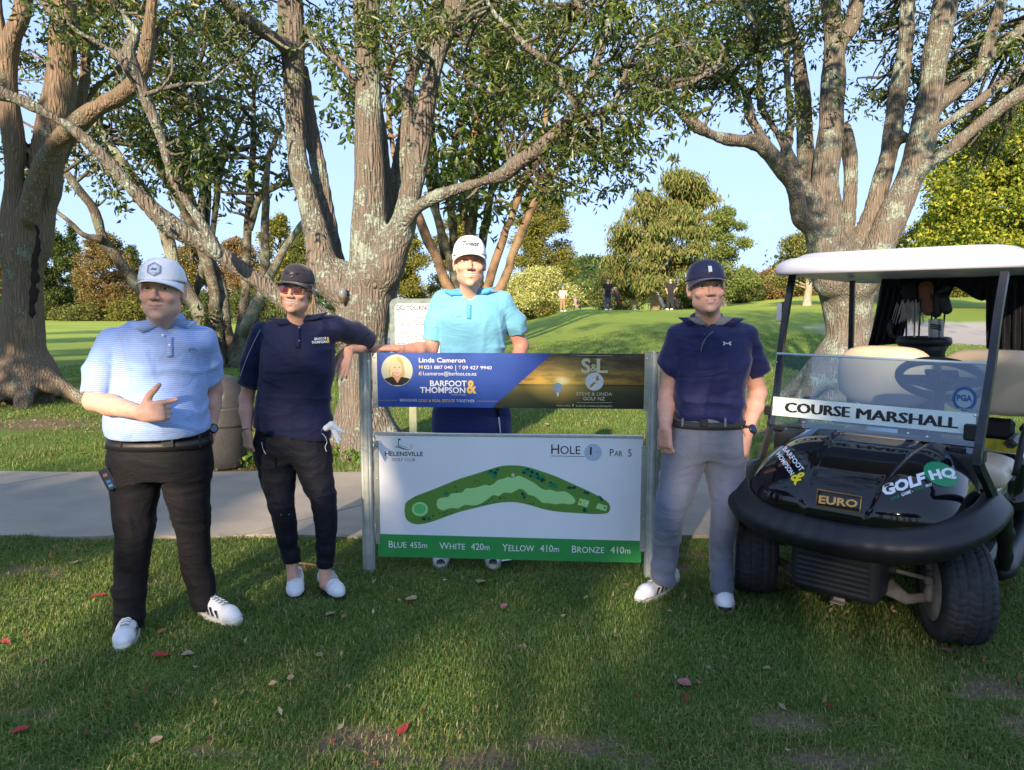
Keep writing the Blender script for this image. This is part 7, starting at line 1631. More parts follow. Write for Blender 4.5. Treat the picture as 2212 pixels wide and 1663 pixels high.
bk = front_of(TV, 1520, 914, 3.4, .013); mb = MB(); mb.box(bk, (.040, .006, .036), bev=.003); mb.obj('buckle', BLK, P4)
for u_ in (1474, 1566): c = front_of(TV, u_, 913, 3.4, .012); mb = MB(); mb.box(c, (.011, .006, .044), bev=.002); mb.obj('belt_loop', GT, P4)
mb = MB(); mb.tube(smoothline([front_of(TV, u_, v_, 3.4, .002) for u_, v_ in ((1601, 921), (1606, 935), (1613, 950))], 4), .0022, 5); mb.obj('pocket_seam', GT, P4)
mb = MB(); mb.tube(smoothline([front_of(TV, u_, v_, 3.4, .001) for u_, v_ in ((1513, 922), (1512, 950), (1511, 980))], 4), .0022, 5); mb.obj('fly_seam', GT, P4)
watch(P4, wr[1], el_[1], .031, (.25, -1, 0))
shoe(P4, gp(1462, 1262), gp(1374, 1306), None, SHOE_W, SOLE, BLK); shoe(P4, gp(1561, 1284), gp(1566, 1324), None, SHOE_W, SOLE, BLK, toecap=SOLE_K)
# ------------------------------------------------------------------ golf cart
CO = np.array([1.64, 3.33, 0.]); CS = np.array([.7507, -.6606, 0]); CB = np.array([.6606, .7507, 0]); ZZ = np.array([0, 0, 1.])
def cw(s, b, z): return CO+CS*s+CB*b+ZZ*z
def hit(p0, n, u, v):
    a = at(u, v, 1.0)-[0, 0, CAM_H]; o = np.array([0, 0, CAM_H]); s = (p0-o).dot(n)/a.dot(n); return o+a*s
def on_b(b, u, v): return hit(cw(0, b, 0), CB, u, v)
def on_s(s, u, v): return hit(cw(s, 0, 0), CS, u, v)
def loc_(p): q = p-CO; return float(q.dot(CS)), float(q.dot(CB)), float(q[2])
RC = np.stack([CS, CB, ZZ], 1)
cart = thing('golf_cart', 'black golf cart with white roof, beige seats and a marshal sign on its windscreen', 'golf cart', CO)
GLOSS = plain('gloss_black_paint', (.004, .004, .006), .07, spec=.5); MATTE = plain('textured_black_plastic', (.012, .013, .016), .42, spec=.4, bs=.35, bd=.002, bscale=420)
RUB = plain('tyre_rubber', (.032, .034, .038), .72, spec=.35, var=.35, vs=30, bs=.3, bd=.002, bscale=300); DUST = plain('dusty_metal', (.26, .23, .20), .75, .25, var=.25, vs=25)
VINYL = plain('beige_vinyl', (.62, .50, .37), .42, spec=.4, var=.05, vs=6, bs=.12, bd=.001, bscale=500); ROOFM = plain('roof_white', (.58, .58, .68), .35, spec=.5, var=.03, vs=4, bs=.1, bd=.001, bscale=300)
FRM = plain('black_square_tube', (.03, .03, .035), .35, .4, var=.3, vs=12)
GOLD_ = plain('badge_gold', (.55, .30, .08), .3, .6)
# hood: dome over the front axle with two creases
PC = np.array([[0, -.345, .525], [.12, -.362, .60], [.25, -.345, .675], [.40, -.272, .75], [.58, -.145, .815], [.78, .03, .865], [1.0, .235, .89]])
PCs = smoothline(PC, 6)
HWD = .485
def hood(s, t):
    s = np.asarray(s, float); t = np.asarray(t, float); b = np.interp(t, PCs[:, 0], PCs[:, 1]); z = np.interp(t, PCs[:, 0], PCs[:, 2]); x = np.clip(np.abs(s/HWD), 0, 1)
    z = .525+(z-.525)*np.maximum(1-x**5, 0)**.45; b = .235-(.235-b)*(1-.34*x**3.5)
    l0 = -.115-.035*t; r0 = .125+.13*t
    inn = sstep(l0-.012, l0+.012, s)*(1-sstep(r0-.02, r0+.02, s)); z = z-.014*inn*sstep(.0, .25, t)
    b = b+.012*inn
    z = z-.008*np.exp(-((s-l0)/.009)**2)-.008*np.exp(-((s-r0)/.012)**2)
    return CO+np.multiply.outer(s, CS)+np.multiply.outer(b, CB)+np.multiply.outer(z, ZZ)
ns, ntt = 150, 70; sg = HWD*np.sin(np.linspace(-math.pi/2, math.pi/2, ns)); tg = np.linspace(0, 1, ntt)
Sg, Tg = np.meshgrid(sg, tg, indexing='ij'); Pg = hood(Sg.ravel(), Tg.ravel()); i = (np.arange(ns-1)[:, None]*ntt+np.arange(ntt-1)[None, :]).ravel()
hd_o = mesh('hood', Pg, np.stack([i, i+ntt, i+ntt+1, i+1], 1), GLOSS, cart, True)
PU, PV = proj(Pg)
def hood_px(u, v, lift=.0025):
    d = (PU-u)**2+(PV-v)**2+1e3*(Tg.ravel() > .97); k = int(np.argmin(d)); s, t = Sg.ravel()[k], Tg.ravel()[k]
    for _ in range(4):
        e = 1e-3; P = hood(np.array([s, s+e, s]), np.array([t, t, t+e])); U, Vv = proj(P); J = np.array([[U[1]-U[0], U[2]-U[0]], [Vv[1]-Vv[0], Vv[2]-Vv[0]]])/e
        try: ds, dt = np.linalg.solve(J+1e-6*np.eye(2), [u-U[0], v-Vv[0]])
        except Exception: break
        s = float(np.clip(s+np.clip(ds, -.02, .02), -HWD*.985, HWD*.985)); t = float(np.clip(t+np.clip(dt, -.03, .03), .001, .995))
    P = hood(np.array([s, s+1e-3, s]), np.array([t, t, t+1e-3])); n = np.cross(P[1]-P[0], P[2]-P[0]); n /= np.linalg.norm(n)+1e-12
    if n[2]-n.dot(CB)*.6 < 0: n = -n
    return P[0]+n*lift
def quad_text(mb, body, Q, surf, bold=0., shear=0., lift=.0025):
    """letters laid into a four-sided field (BL, BR, TR, TL in picture units) on a surface"""
    V, F = text_geo(body, bold, shear, res=2); x = (V[:, 0]-V[:, 0].min())/(V[:, 0].max()-V[:, 0].min()); y = V[:, 1]/cap_h(); BL, BR, TR, TL = [np.array(q, float) for q in Q]
    P = []
    for a, b in zip(x, y): p = BL*(1-a)*(1-b)+BR*a*(1-b)+TR*a*b+TL*(1-a)*b; P.append(surf(p[0], p[1], lift))
    mb.add(np.array(P), F)
c2 = lambda q: (1575.2+.266*q[0], 884.3+.266*q[1]); c3 = lambda q: (1851.5+.2991*q[0], 939.6+.2991*q[1])
mb = MB(); quad_text(mb, 'BARFOOT', [c2(q) for q in ((430, 325), (575, 508), (607, 485), (460, 298))], hood_px, .025); quad_text(mb, 'THOMPSON', [c2(q) for q in ((364, 345), (497, 540), (528, 518), (395, 322))], hood_px, .025); mb.obj('lettering', INK_W, hd_o)
mb = MB(); quad_text(mb, '&', [c2(q) for q in ((492, 548), (540, 618), (632, 545), (585, 500))], hood_px, .03); mb.obj('lettering', flat('decal_yellow', (.75, .60, .02)), hd_o)
mb = MB(); cx, cy = 600, 285; pts = [c3((cx+132*math.cos(a)*math.cos(.42)-80*math.sin(a)*math.sin(.42), cy+132*math.cos(a)*math.sin(.42)+80*math.sin(a)*math.cos(.42))) for a in np.linspace(0, 2*math.pi, 36, endpoint=False)]
rings = [hood_px(*c3((cx, cy)), .002)]+[hood_px(*((np.array(p)-c3((cx, cy)))*k+c3((cx, cy))), .002) for k in (.35, .7, 1.0) for p in pts]
F = [(0, 1+j, 1+(j+1) % 36) for j in range(36)]+[(1+36*i+j, 1+36*(i+1)+j, 1+36*(i+1)+(j+1) % 36, 1+36*i+(j+1) % 36) for i in range(2) for j in range(36)]
mb.add(rings, F); DGR = flat('decal_green', (.005, .24, .09)); mb.obj('decal', DGR, hd_o)
mb = MB(); quad_text(mb, 'GOLF', [c3(q) for q in ((190, 440), (492, 346), (480, 274), (168, 372))], hood_px, .05); quad_text(mb, 'HQ', [c3(q) for q in ((528, 326), (712, 300), (688, 238), (506, 266))], hood_px, .05, lift=.004)
quad_text(mb, 'GAME -', [c3(q) for q in ((318, 446), (402, 415), (398, 392), (314, 422))], hood_px, .02); quad_text(mb, 'WAY', [c3(q) for q in ((490, 382), (538, 368), (534, 348), (484, 362))], hood_px, .02); mb.obj('lettering', INK_W, hd_o)
mb = MB(); quad_text(mb, 'YOUR', [c3(q) for q in ((240, 480), (308, 452), (302, 430), (234, 458))], hood_px, .02); quad_text(mb, 'YOUR', [c3(q) for q in ((408, 411), (480, 386), (474, 366), (404, 392))], hood_px, .02); mb.obj('lettering', DGR, hd_o)
bq = [c2(q) for q in ((703, 780), (1065, 845), (1078, 715), (715, 650))]
def badge(k, lift):
    c = np.mean(bq, 0); n = 6; rows = []
    for b in np.linspace(0, 1, 4):
        row = []
        for a in np.linspace(0, 1, 9):
            p = np.array(bq[0])*(1-a)*(1-b)+np.array(bq[1])*a*(1-b)+np.array(bq[2])*a*b+np.array(bq[3])*(1-a)*b; p = c+(p-c)*k; row.append(hood_px(p[0], p[1], lift))
        rows.append(row)
    return rows
bo = strip3('badge', badge(np.array([1.0, 1.0]), .006), GOLD_, hd_o, .006); strip3('badge_face', badge(np.array([.955, .86]), .0095), BLK, bo, .002)
mb = MB(); quad_text(mb, 'EURO', [c2(q) for q in ((728, 762), (1040, 800), (1048, 748), (732, 706))], hood_px, .03, lift=.0115); mb.obj('lettering', GOLD_, bo)
# bumper and wings
f = Field(cw(0, 0, .5)-[.95, .95, .25], cw(0, 0, .5)+[.95, .95, .25], .011)
arc = [(-.56, .22, .615), (-.575, .06, .625), (-.55, -.12, .600), (-.46, -.27, .555), (-.30, -.365, .515), (0, -.395, .500), (.30, -.365, .515), (.46, -.27, .555), (.55, -.12, .600), (.575, .06, .625), (.56, .22, .615)]
P = smoothline([cw(*a) for a in arc], 4); rr = np.interp(np.linspace(0, 1, len(P)), [0, .2, .35, .5, .65, .8, 1], [.034, .038, .047, .050, .047, .038, .034]); f.chain(P, rr, .02)
P2_ = smoothline([cw(a[0]*.92, a[1]+.035, a[2]+.030) for a in arc], 4); f.chain(P2_, [.040]*len(P2_), .03); P3_ = smoothline([cw(a[0]*.975, a[1]+.022, a[2]-.035) for a in arc[3:-3]], 4); f.chain(P3_, [.036]*len(P3_), .025)
for s in (-1, 1): f.chain([cw(s*.56, .20, .60), cw(s*.565, .34, .47), cw(s*.565, .42, .34), cw(s*.56, .47, .24)], [.045, .036, .030, .028], .03)
V, F = f.surf(); mesh('bumper', relax(V, F, 5), F, MATTE, cart, True)
f = Field(cw(0, .1, .45)-[.8, .8, .4], cw(0, .1, .45)+[.8, .8, .4], .014)      # inner body tub so nothing shows through
def rbox(f, c, half, r=.02, k=0, mode='add'):
    c = np.array(c, float); m = float(np.linalg.norm(half))+.05; sl, g = f.sub(c-m, c+m)
    X = (g[0]-c[0])*CS[0]+(g[1]-c[1])*CS[1]; Y = (g[0]-c[0])*CB[0]+(g[1]-c[1])*CB[1]; Z = (g[2]-c[2])+0*X
    qx, qy, qz = np.abs(X)-half[0]+r, np.abs(Y)-half[1]+r, np.abs(Z)-half[2]+r; qx, qy, qz = np.broadcast_arrays(qx, qy, qz)
    d = np.sqrt(np.maximum(qx, 0)**2+np.maximum(qy, 0)**2+np.maximum(qz, 0)**2)+np.minimum(np.maximum(qx, np.maximum(qy, qz)), 0)-r
    f.put(sl, d.astype(np.float32), k, mode)
rbox(f, cw(0, .02, .56), (.42, .28, .06), .04); rbox(f, cw(0, .22, .60), (.47, .06, .27), .03, .03)
V, F = f.surf(); mesh('front_tub', relax(V, F, 2), F, MATTE, cart, True)
# ribbed lower grille
f = Field(on_b(-.25, 1800, 1220)-.33, on_b(-.25, 1800, 1220)+.33, .006); gc_ = on_b(-.23, 1812, 1222)
rbox(f, gc_+ZZ*.01, (.19, .10, .13), .035)
for j in range(6):
    z = gc_[2]+.045-.024*j
    for q in (-1,):
        p0 = gc_+CS*(-.15)+CB*(-.104); p1 = gc_+CS*(.145)+CB*(-.104); p0[2] = p1[2] = z; f.cap(p0, p1, .0075, k=.003, mode='cut')
V, F = f.surf(); mesh('grille', relax(V, F, 1), F, MATTE, cart, True)
mb = MB(); p = on_b(-.2, 1812, 1290); mb.box(p, (.05, .006, .035), rot=RC, bev=.002); mb.box(p+ZZ*(-.017)-CB*.018, (.06, .045, .005), rot=RC, bev=.001); mb.obj('tow_tab', DUST, cart)
# wheels
def wheel(c, ax, r=.242, w=.205, full=True, label=None):
    ax = np.array(ax, float)/np.linalg.norm(ax); t = bpy.data.objects.new('wheel', None); C.objects.link(t); t.parent = cart; t.location = tuple(c-CO); t.empty_display_size = .05
    A = ax; U = np.cross(A, ZZ); U /= np.linalg.norm(U); n, m = 250, 34; V = []
    x = np.linspace(-1, 1, m); th = np.linspace(0, 2*math.pi, n, endpoint=False)
    for xx in x:
        rad0 = r*(1-.10*abs(xx)**5) if abs(xx) < .985 else r*.86
        wob = .10*math.sin(xx*7)
        for a in th:
            rad = rad0
            if abs(xx) < .93:
                if min(abs(xx), abs(abs(xx)-.30), abs(abs(xx)-.62)) < .028: rad -= .006
                ph = ((a+wob*.35+xx*.12*np.sign(xx))/(2*math.pi)*46) % 1
                if ph < .16: rad -= .004
            V.append(A*xx*w/2+U*math.cos(a)*rad+ZZ*math.sin(a)*rad)
    V = np.array(V); F = [(i*n+j, i*n+(j+1) % n, (i+1)*n+(j+1) % n, (i+1)*n+j) for i in range(m-1) for j in range(n)]
    k0 = len(V); side = []
    for sg_, row in ((-1, 0), (1, m-1)):
        for q, (rr_, off) in enumerate(((.80, 1.03), (.64, 1.0), (.62, .92))):
            ring_ = [A*sg_*off*w/2+U*math.cos(a)*r*rr_+ZZ*math.sin(a)*r*rr_ for a in th]; side += ring_; base = k0+len(side)-n; prev = row*n if q == 0 else base-n
            F += [(prev+j, base+j, base+(j+1) % n, prev+(j+1) % n) if sg_ < 0 else (prev+j, prev+(j+1) % n, base+(j+1) % n, base+j) for j in range(n)]
    V = np.vstack([V, side]); o = mesh('tyre', V, F, RUB, t, True, shift=False)
    mb = MB(); mb.lathe([(.02, -.01), (.10, -.012), (.115, -.03), (.132, -.05), (.147, -.088), (.151, -.094), (.147, -.097), (.13, -.06), (.11, -.04), (.05, -.035), (.02, -.03)][::-1] if False else [(.001, .02), (.09, .02), (.105, .0), (.125, -.05), (.146, -.092), (.152, -.094), (.150, -.099)], 40, (0, 0, 0), -A); 
    mb.lathe([(.150, .099), (.152, .094), (.146, .088), (.12, .05), (.05, .04), (.001, .04)], 40, (0, 0, 0), -A)
    mesh('rim', np.vstack(mb.V), mb.F, DUST, t, True, shift=False); return t
AX = (-.974, .228, 0)
wl_ = gp(1634, 1283); wr_ = gp(2062, 1398); 
wheel(np.array([wl_[0], wl_[1]+.08, .238]), AX); wheel(np.array([wr_[0]+.035, wr_[1]+.085, .240]), AX)
wheel(cw(-.43, 1.68, .225), CS); wheel(cw(.43, 1.68, .225), CS)
# steering and suspension
Wc = np.array([wr_[0]+.035, wr_[1]+.085, .240]); Wl = np.array([wl_[0], wl_[1]+.08, .238])
def arm(c, sgn):
    kn = c+np.array(AX)*sgn*.10; inner = cw(.16*sgn, -.02, .20)
    mb = MB(); mb.tube([kn+ZZ*-.05, (kn+inner)/2+ZZ*-.055, inner+ZZ*.02], [.022, .028, .045], 8, flat=.4); mb.obj('control_arm', DUST, cart, True)
    mb = MB(); mb.lathe([(.018, -.07), (.026, -.06), (.026, -.02), (.020, -.01), (.022, .04), (.016, .07)], 14, kn); mb.obj('knuckle', DUST, cart, True)
    mb = MB(); mb.tube([kn+ZZ*.05+CB*-.05, inner+ZZ*.12+CB*-.05], .010, 8); mb.ball(kn+ZZ*.045+CB*-.05, .022, 10, 8); mb.obj('tie_rod', DUST, cart, True)
    mb = MB(); mb.lathe([(.03, 0), (.034, .01), (.026, .016), (.034, .022), (.026, .028), (.032, .036), (.020, .05)], 14, inner+ZZ*.12+CB*-.05, kn-inner); mb.obj('boot', RUB, cart, True)
    mb = MB(); mb.tube([kn+ZZ*.06+CB*.03, kn+ZZ*.30+CB*.04-CS*.05*sgn], .026, 12); mb.obj('shock_absorber', DUST, cart, True)
arm(Wc, 1); arm(Wl, -1)
# windscreen
WB = .235; wp0 = cw(0, WB, .90); wn = np.cross(CS, CB*.07+ZZ*.35); wn /= np.linalg.norm(wn)
if wn.dot(CB) > 0: wn = -wn
def glass_pt(u, v, lift=0.0): return hit(wp0, wn, u, v)+wn*lift
c4 = lambda q: (1658.1+.24986*q[0], 718.5+.24986*q[1])
m, t, p = nodemat('tinted_glass'); t.nodes.remove(p); gl = t.nodes.new('ShaderNodeBsdfGlossy'); gl.inputs['Roughness'].default_value = .02; gl.inputs[0].default_value = (.9, .95, 1, 1)
tr_ = t.nodes.new('ShaderNodeBsdfTransparent'); tr_.inputs[0].default_value = (.60, .70, .78, 1); fr = t.nodes.new('ShaderNodeFresnel'); fr.inputs[0].default_value = 1.55
df = t.nodes.new('ShaderNodeBsdfDiffuse'); df.inputs[0].default_value = (.32, .42, .58, 1); mx0 = t.nodes.new('ShaderNodeMixShader'); mx0.inputs[0].default_value = .06; t.links.new(tr_.outputs[0], mx0.inputs[1]); t.links.new(df.outputs[0], mx0.inputs[2])
mx = t.nodes.new('ShaderNodeMixShader'); fm2 = mth(t, 'MULTIPLY', fr.outputs[0], 1.5); t.links.new(fm2, mx.inputs[0]); t.links.new(mx0.outputs[0], mx.inputs[1]); t.links.new(gl.outputs[0], mx.inputs[2]); t.links.new(mx.outputs[0], t.nodes['Material Output'].inputs[0]); GLASS = m
Q = [glass_pt(*c4(q)) for q in ((12, 792), (1800, 990), (1890, 268), (78, 180))]
def pane(name, Q, th, mat, parent, lift=0):
    V = [q+wn*(lift+th/2) for q in Q]+[q+wn*(lift-th/2) for q in Q]; return mesh(name, V, [(0, 1, 2, 3), (7, 6, 5, 4), (0, 4, 5, 1), (1, 5, 6, 2), (2, 6, 7, 3), (3, 7, 4, 0)], mat, parent)
ws = pane('windscreen', Q, .005, GLASS, cart)
Q2 = [glass_pt(*c4(q)) for q in ((40, 905), (1745, 1135), (1790, 1000), (20, 800))]; pane('lower_pane', Q2, .004, GLASS, cart, -.018)
mb = MB(); mb.tube([Q[3]+wn*.0, Q[2]], .0065, 8); mb.obj('glass_edge', plain('acrylic_edge', (.55, .68, .70), .12, spec=.8), ws)
ban = pane('banner', [glass_pt(*c4(q)) for q in ((37, 712), (1792, 884), (1803, 700), (50, 552))], .001, flat('banner_pale', (.66, .75, .74)), ws, .0045)
gs = lambda u, v, l: glass_pt(u, v, l)
mb = MB(); quad_text(mb, 'COURSE', [c4(q) for q in ((150, 686), (700, 731), (706, 645), (152, 603))], gs, .0, lift=.0062); quad_text(mb, 'MARSHALL', [c4(q) for q in ((765, 742), (1634, 828), (1640, 738), (772, 655))], gs, .0, lift=.0062)
for dx_, dl in ((4, .0003), (8, .0006), (-4, .0009), (12, .0012)):
    quad_text(mb, 'COURSE', [c4((q[0]+dx_, q[1])) for q in ((150, 686), (700, 731), (706, 645), (152, 603))], gs, .0, lift=.0062+dl); quad_text(mb, 'MARSHALL', [c4((q[0]+dx_, q[1])) for q in ((765, 742), (1634, 828), (1640, 738), (772, 655))], gs, .0, lift=.0062+dl)
mb.obj('lettering', INK_K, ban)
mb = MB(); cP = c4((1700, 572)); 
def gring(mb, r0, r1, n=40, lift=.004):
    V = []; 
    for a in np.linspace(0, 2*math.pi, n, endpoint=False): V += [glass_pt(cP[0]+r0*math.cos(a), cP[1]+r0*math.sin(a), lift), glass_pt(cP[0]+r1*math.cos(a), cP[1]+r1*math.sin(a), lift)]
    mb.add(V, [(2*i, 2*i+1, (2*i+3) % (2*n), (2*i+2) % (2*n)) for i in range(n)])
gring(mb, 19.5, 26.5); quad_text(mb, 'PGA', [(cP[0]-17, cP[1]+3), (cP[0]+17, cP[1]+6), (cP[0]+17, cP[1]-6), (cP[0]-17, cP[1]-9)], gs, .05, lift=.0045); dk_ = mb.obj('decal', flat('decal_blue', (.03, .09, .25)), ws)
mb = MB(); V = [glass_pt(cP[0]+19.5*math.cos(a), cP[1]+19.5*math.sin(a), .0037) for a in np.linspace(0, 2*math.pi, 30, endpoint=False)]; mb.add(V, [list(range(30))]); mb.obj('decal_face', flat('decal_pale', (.28, .38, .42)), dk_)
mb = MB(); quad_text(mb, 'NEW ZEALAND', [(cP[0]-14, cP[1]+24), (cP[0]+14, cP[1]+25.5), (cP[0]+14, cP[1]+21.5), (cP[0]-14, cP[1]+20)], gs, .0, lift=.0052); quad_text(mb, 'MEMBER', [(cP[0]-9, cP[1]+31), (cP[0]+9, cP[1]+32), (cP[0]+9, cP[1]+28), (cP[0]-9, cP[1]+27)], gs, .0, lift=.0052); mb.obj('lettering', flat('decal_letter', (.45, .55, .6)), dk_)
for q in ((75, 258), (20, 548), (1212, 1362*0+1560-690), (310, 775), (1377, 900), (1790, 716)):
    mb = MB(); mb.lathe([(.006, 0), (.006, .002), (.003, .004)], 12, glass_pt(*c4(q), .004), wn); mb.obj('screw', SILV, ws)
for q, sz in (((1780, 862), (.075, .05, .075)), ((12, 670), (.04, .05, .05)), ((95, 822), (.05, .03, .028)), ((1628, 1012), (.065, .03, .03))):
    mb = MB(); mb.box(glass_pt(*c4(q), .005), sz, rot=RC, bev=.006); mb.obj('clamp', MATTE, cart)
# roof struts (square tube)
def strut(pts, w=.030, name='roof_strut'):
    b = MB(); P = smoothline(pts, 3); b.tube(P, w*.72, 4, up=CS+CB); o = b.obj(name, FRM, cart); return o
left = [on_s(-.53, *q) for q in ((1712, 592), (1700, 660), (1688, 740), (1676, 850), (1664, 915))]; left += [cw(-.53, .30, .86), cw(-.545, .22, .70), cw(-.55, .16, .58)]
right = [on_s(.50, *q) for q in ((2170, 590), (2155, 680), (2141, 790), (2124, 900), (2114, 965))]; right += [on_s(.51, 2112, 1000), on_s(.53, 2134, 1050), on_s(.555, 2168, 1130)]
strut(left); strut(right)
bk_r = [loc_(left[0]), loc_(right[0])]
for s in (-.52, .52): strut([cw(s, 1.62, 1.70), cw(s, 1.66, 1.2), cw(s, 1.70, .75)])
# roof
def roof():
    n = 96; V = []; prof = [(.02, 1.715), (.90, 1.705), (.965, 1.688), (.992, 1.690), (1.0, 1.705), (1.0, 1.722), (.985, 1.745), (.955, 1.762), (.915, 1.774), (.87, 1.781), (.85, 1.783), (.80, 1.800), (.76, 1.806), (.60, 1.812), (.30, 1.816), (.02, 1.818)]
    cb_ = 1.13; hb = .90; hs_ = .62
    for k, z in prof:
        for a in np.linspace(0, 2*math.pi, n, endpoint=False):
            c, s = math.cos(a), math.sin(a); e = 2/5.5; x = np.sign(c)*abs(c)**e; y = np.sign(s)*abs(s)**e
            kk = (k if k > .5 else k); V.append(cw(x*(hs_-(1-kk)*hs_), cb_+y*(hb-(1-kk)*hs_*(1 if k > .1 else hb/hs_)), z+(.015*(1-y*y) if k < .99 else .012*(1-y*y))))
    m = len(prof); F = [(i*n+j, i*n+(j+1) % n, (i+1)*n+(j+1) % n, (i+1)*n+j) for i in range(m-1) for j in range(n)]+[list(range(n))[::-1], [(m-1)*n+j for j in range(n)]]
    return mesh('roof', V, F, ROOFM, cart, True)
roof()
# seats
def cushion(name, c, half, r, tilt=0.0, mat=VINYL):
    f = Field(c-.5, c+.5, .014); Mt = np.array(Matrix.Rotation(tilt, 3, 'X')); M_ = RC @ Mt; sl, g = f.sub(c-.48, c+.48)
    X = sum((g[i]-c[i])*M_[i, 0] for i in range(3)); Y = sum((g[i]-c[i])*M_[i, 1] for i in range(3)); Z = sum((g[i]-c[i])*M_[i, 2] for i in range(3))
    e = ((np.abs(X)/half[0])**3.6+(np.abs(Z)/half[2])**3.0+1e-9)**(1/3.3); d2 = (e-1)*min(half[0], half[2]); dy = np.abs(Y)-half[1]
    q1 = d2+r; q2 = dy+r; d = np.sqrt(np.maximum(q1, 0)**2+np.maximum(q2, 0)**2)+np.minimum(np.maximum(q1, q2), 0)-r
    f.put(sl, d.astype(np.float32), 0, 'add'); V, F = f.surf(); return mesh(name, relax(V, F, 3), F, mat, cart, True)
a_ = on_b(1.10, 1910, 812); b_ = on_b(1.10, 2150, 826)
cushion('seat_back', a_, (.265, .065, .185), .055, R(12)); cushion('seat_back', b_, (.275, .065, .185), .055, R(12))
cb1 = cw(-.25, .84, .66); cb2 = cw(.26, .84, .66)
for c in (cb1, cb2): cushion('seat', c, (.27, .24, .07), .05)
f = Field(cw(0, 1.0, .5)-[1.1, 1.1, .45], cw(0, 1.0, .5)+[1.1, 1.1, .45], .016); rbox(f, cw(0, .98, .43), (.50, .33, .17), .05); rbox(f, cw(0, 1.60, .58), (.55, .42, .12), .05, .02); V, F = f.surf(); mesh('seat_base', relax(V, F, 2), F, GLOSS, cart, True)
mb = MB(); mb.box(cw(0, 1.18, .84), (.98, .05, .12), rot=RC, bev=.02); mb.box(cw(.50, 1.05, .80), (.06, .30, .05), rot=RC, bev=.02); mb.obj('seat_bracket', MATTE, cart)
mb = MB(); mb.box(cw(0, .60, .30), (1.04, .84, .06), rot=RC, bev=.02); mb.obj('floor', MATTE, cart)
for s in (-1, 1):
    mb = MB(); mb.tube([cw(s*.54, .46, .24), cw(s*.55, .62, .225), cw(s*.55, 1.0, .225), cw(s*.55, 1.32, .26), cw(s*.55, 1.42, .42)], [.04, .055, .055, .055, .05], 12, up=ZZ); mb.obj('side_sill', MATTE, cart, True)
f = Field(cw(0, 1.65, .5)-[1, 1, .35], cw(0, 1.65, .5)+[1, 1, .35], .018)
for s in (-1, 1): f.chain([cw(s*.47, 1.36, .40), cw(s*.48, 1.48, .55), cw(s*.48, 1.68, .60), cw(s*.48, 1.88, .55), cw(s*.47, 1.98, .42)], [.09]*5, .03)
V, F = f.surf(); mesh('rear_wings', relax(V, F, 2), F, GLOSS, cart, True)
mb = MB(); mb.tube(smoothline([cw(.53, 1.10, .86), cw(.56, .98, .90), cw(.56, .84, .84), cw(.545, .78, .66)], 4), .016, 8); mb.obj('arm_rest', MATTE, cart, True)
mb = MB(); mb.tube(smoothline([cw(-.50, 1.05, .82), cw(-.545, .96, .93), cw(-.545, .86, .92), cw(-.53, .80, .70)], 5), .028, 8); mb.obj('arm_rest', MATTE, cart, True)
# dash and steering
mb = MB(); mb.box(cw(0, .34, .82), (.94, .14, .12), rot=RC, bev=.03); mb.obj('dashboard', MATTE, cart)
wc = on_b(.60, 2033, 821); wt_ = CB*-.42+ZZ*-.0; nrm = (CB*.62+ZZ*.78); nrm = -(-CB*.55-ZZ*.0)+ZZ*.83; nrm /= np.linalg.norm(nrm); ux = CS; uy = np.cross(nrm, ux)
sw = [wc+ux*.195*math.cos(a)+uy*.195*math.sin(a) for a in np.linspace(0, 2*math.pi, 49)]
swo = MB(); swo.tube(sw, .021, 10, caps=False); swo = swo.obj('steering_wheel', MATTE, cart, True)
mb = MB()
for a in (0, math.pi, -math.pi/2): mb.tube([wc-nrm*.02, wc+ux*.18*math.cos(a)+uy*.18*math.sin(a)], [.05, .022], 8, flat=.4, up=nrm)
mb.lathe([(.06, -.03), (.065, -.01), (.05, .012), (.01, .02)], 24, wc, nrm); mb.box(wc+nrm*.025, (.15, .11, .018), rot=np.stack([ux, uy, nrm], 1), bev=.006); mb.obj('spokes', MATTE, swo, True)
mb = MB(); mb.tube([wc-nrm*.02, cw(loc_(wc)[0], .42, .70)], [.028, .034], 10); mb.obj('steering_column', MATTE, cart, True)
p = on_s(-.56, 1692, 674); mb = MB(); mb.box(p, (.05, .035, .115), rot=RC, bev=.014); o = mb.obj('mirror', MATTE, cart); mb = MB(); mb.box(p+CS*-.018-CB*.019, (.03, .003, .10), rot=RC, bev=.0014); mb.obj('mirror_trim', plain('silver_trim', (.5, .5, .52), .3, .7), o)

# rain cover, bag and clubs at the back
CV_ = cloth('rain_cover_black', (.010, .010, .014), .55, .2, .2); BB = 1.75
cov = thing('rain_cover', 'black fabric rain cover bunched under the back of the cart roof', 'rain cover', cw(0, BB, 1.2))
def drape(name, top, bot, n=26, m=18, amp=.022, fr=5, seed=0, bb=BB):
    rows = []
    for i in range(m):
        k = i/(m-1); row = []
        for j in range(n):
            q = j/(n-1); tl = np.array(top[0])*(1-q)+np.array(top[1])*q; bl = np.array(bot[0])*(1-q)+np.array(bot[1])*q
            if len(bot) > 2: bl = np.array([np.interp(q, np.linspace(0, 1, len(bot)), [b[0] for b in bot]), np.interp(q, np.linspace(0, 1, len(bot)), [b[1] for b in bot])])
            w = tl*(1-k)+bl*k; row.append(on_b(bb, w[0], w[1])+CB*(amp*math.sin(q*fr*6.28+k*2+seed)*(.3+.7*k)+.012*float(vnoise(np.array([[q*6, k*5, seed]]), 1, seed)[0])))
        rows.append(row)
    return strip3(name, rows, CV_, cov, .004)
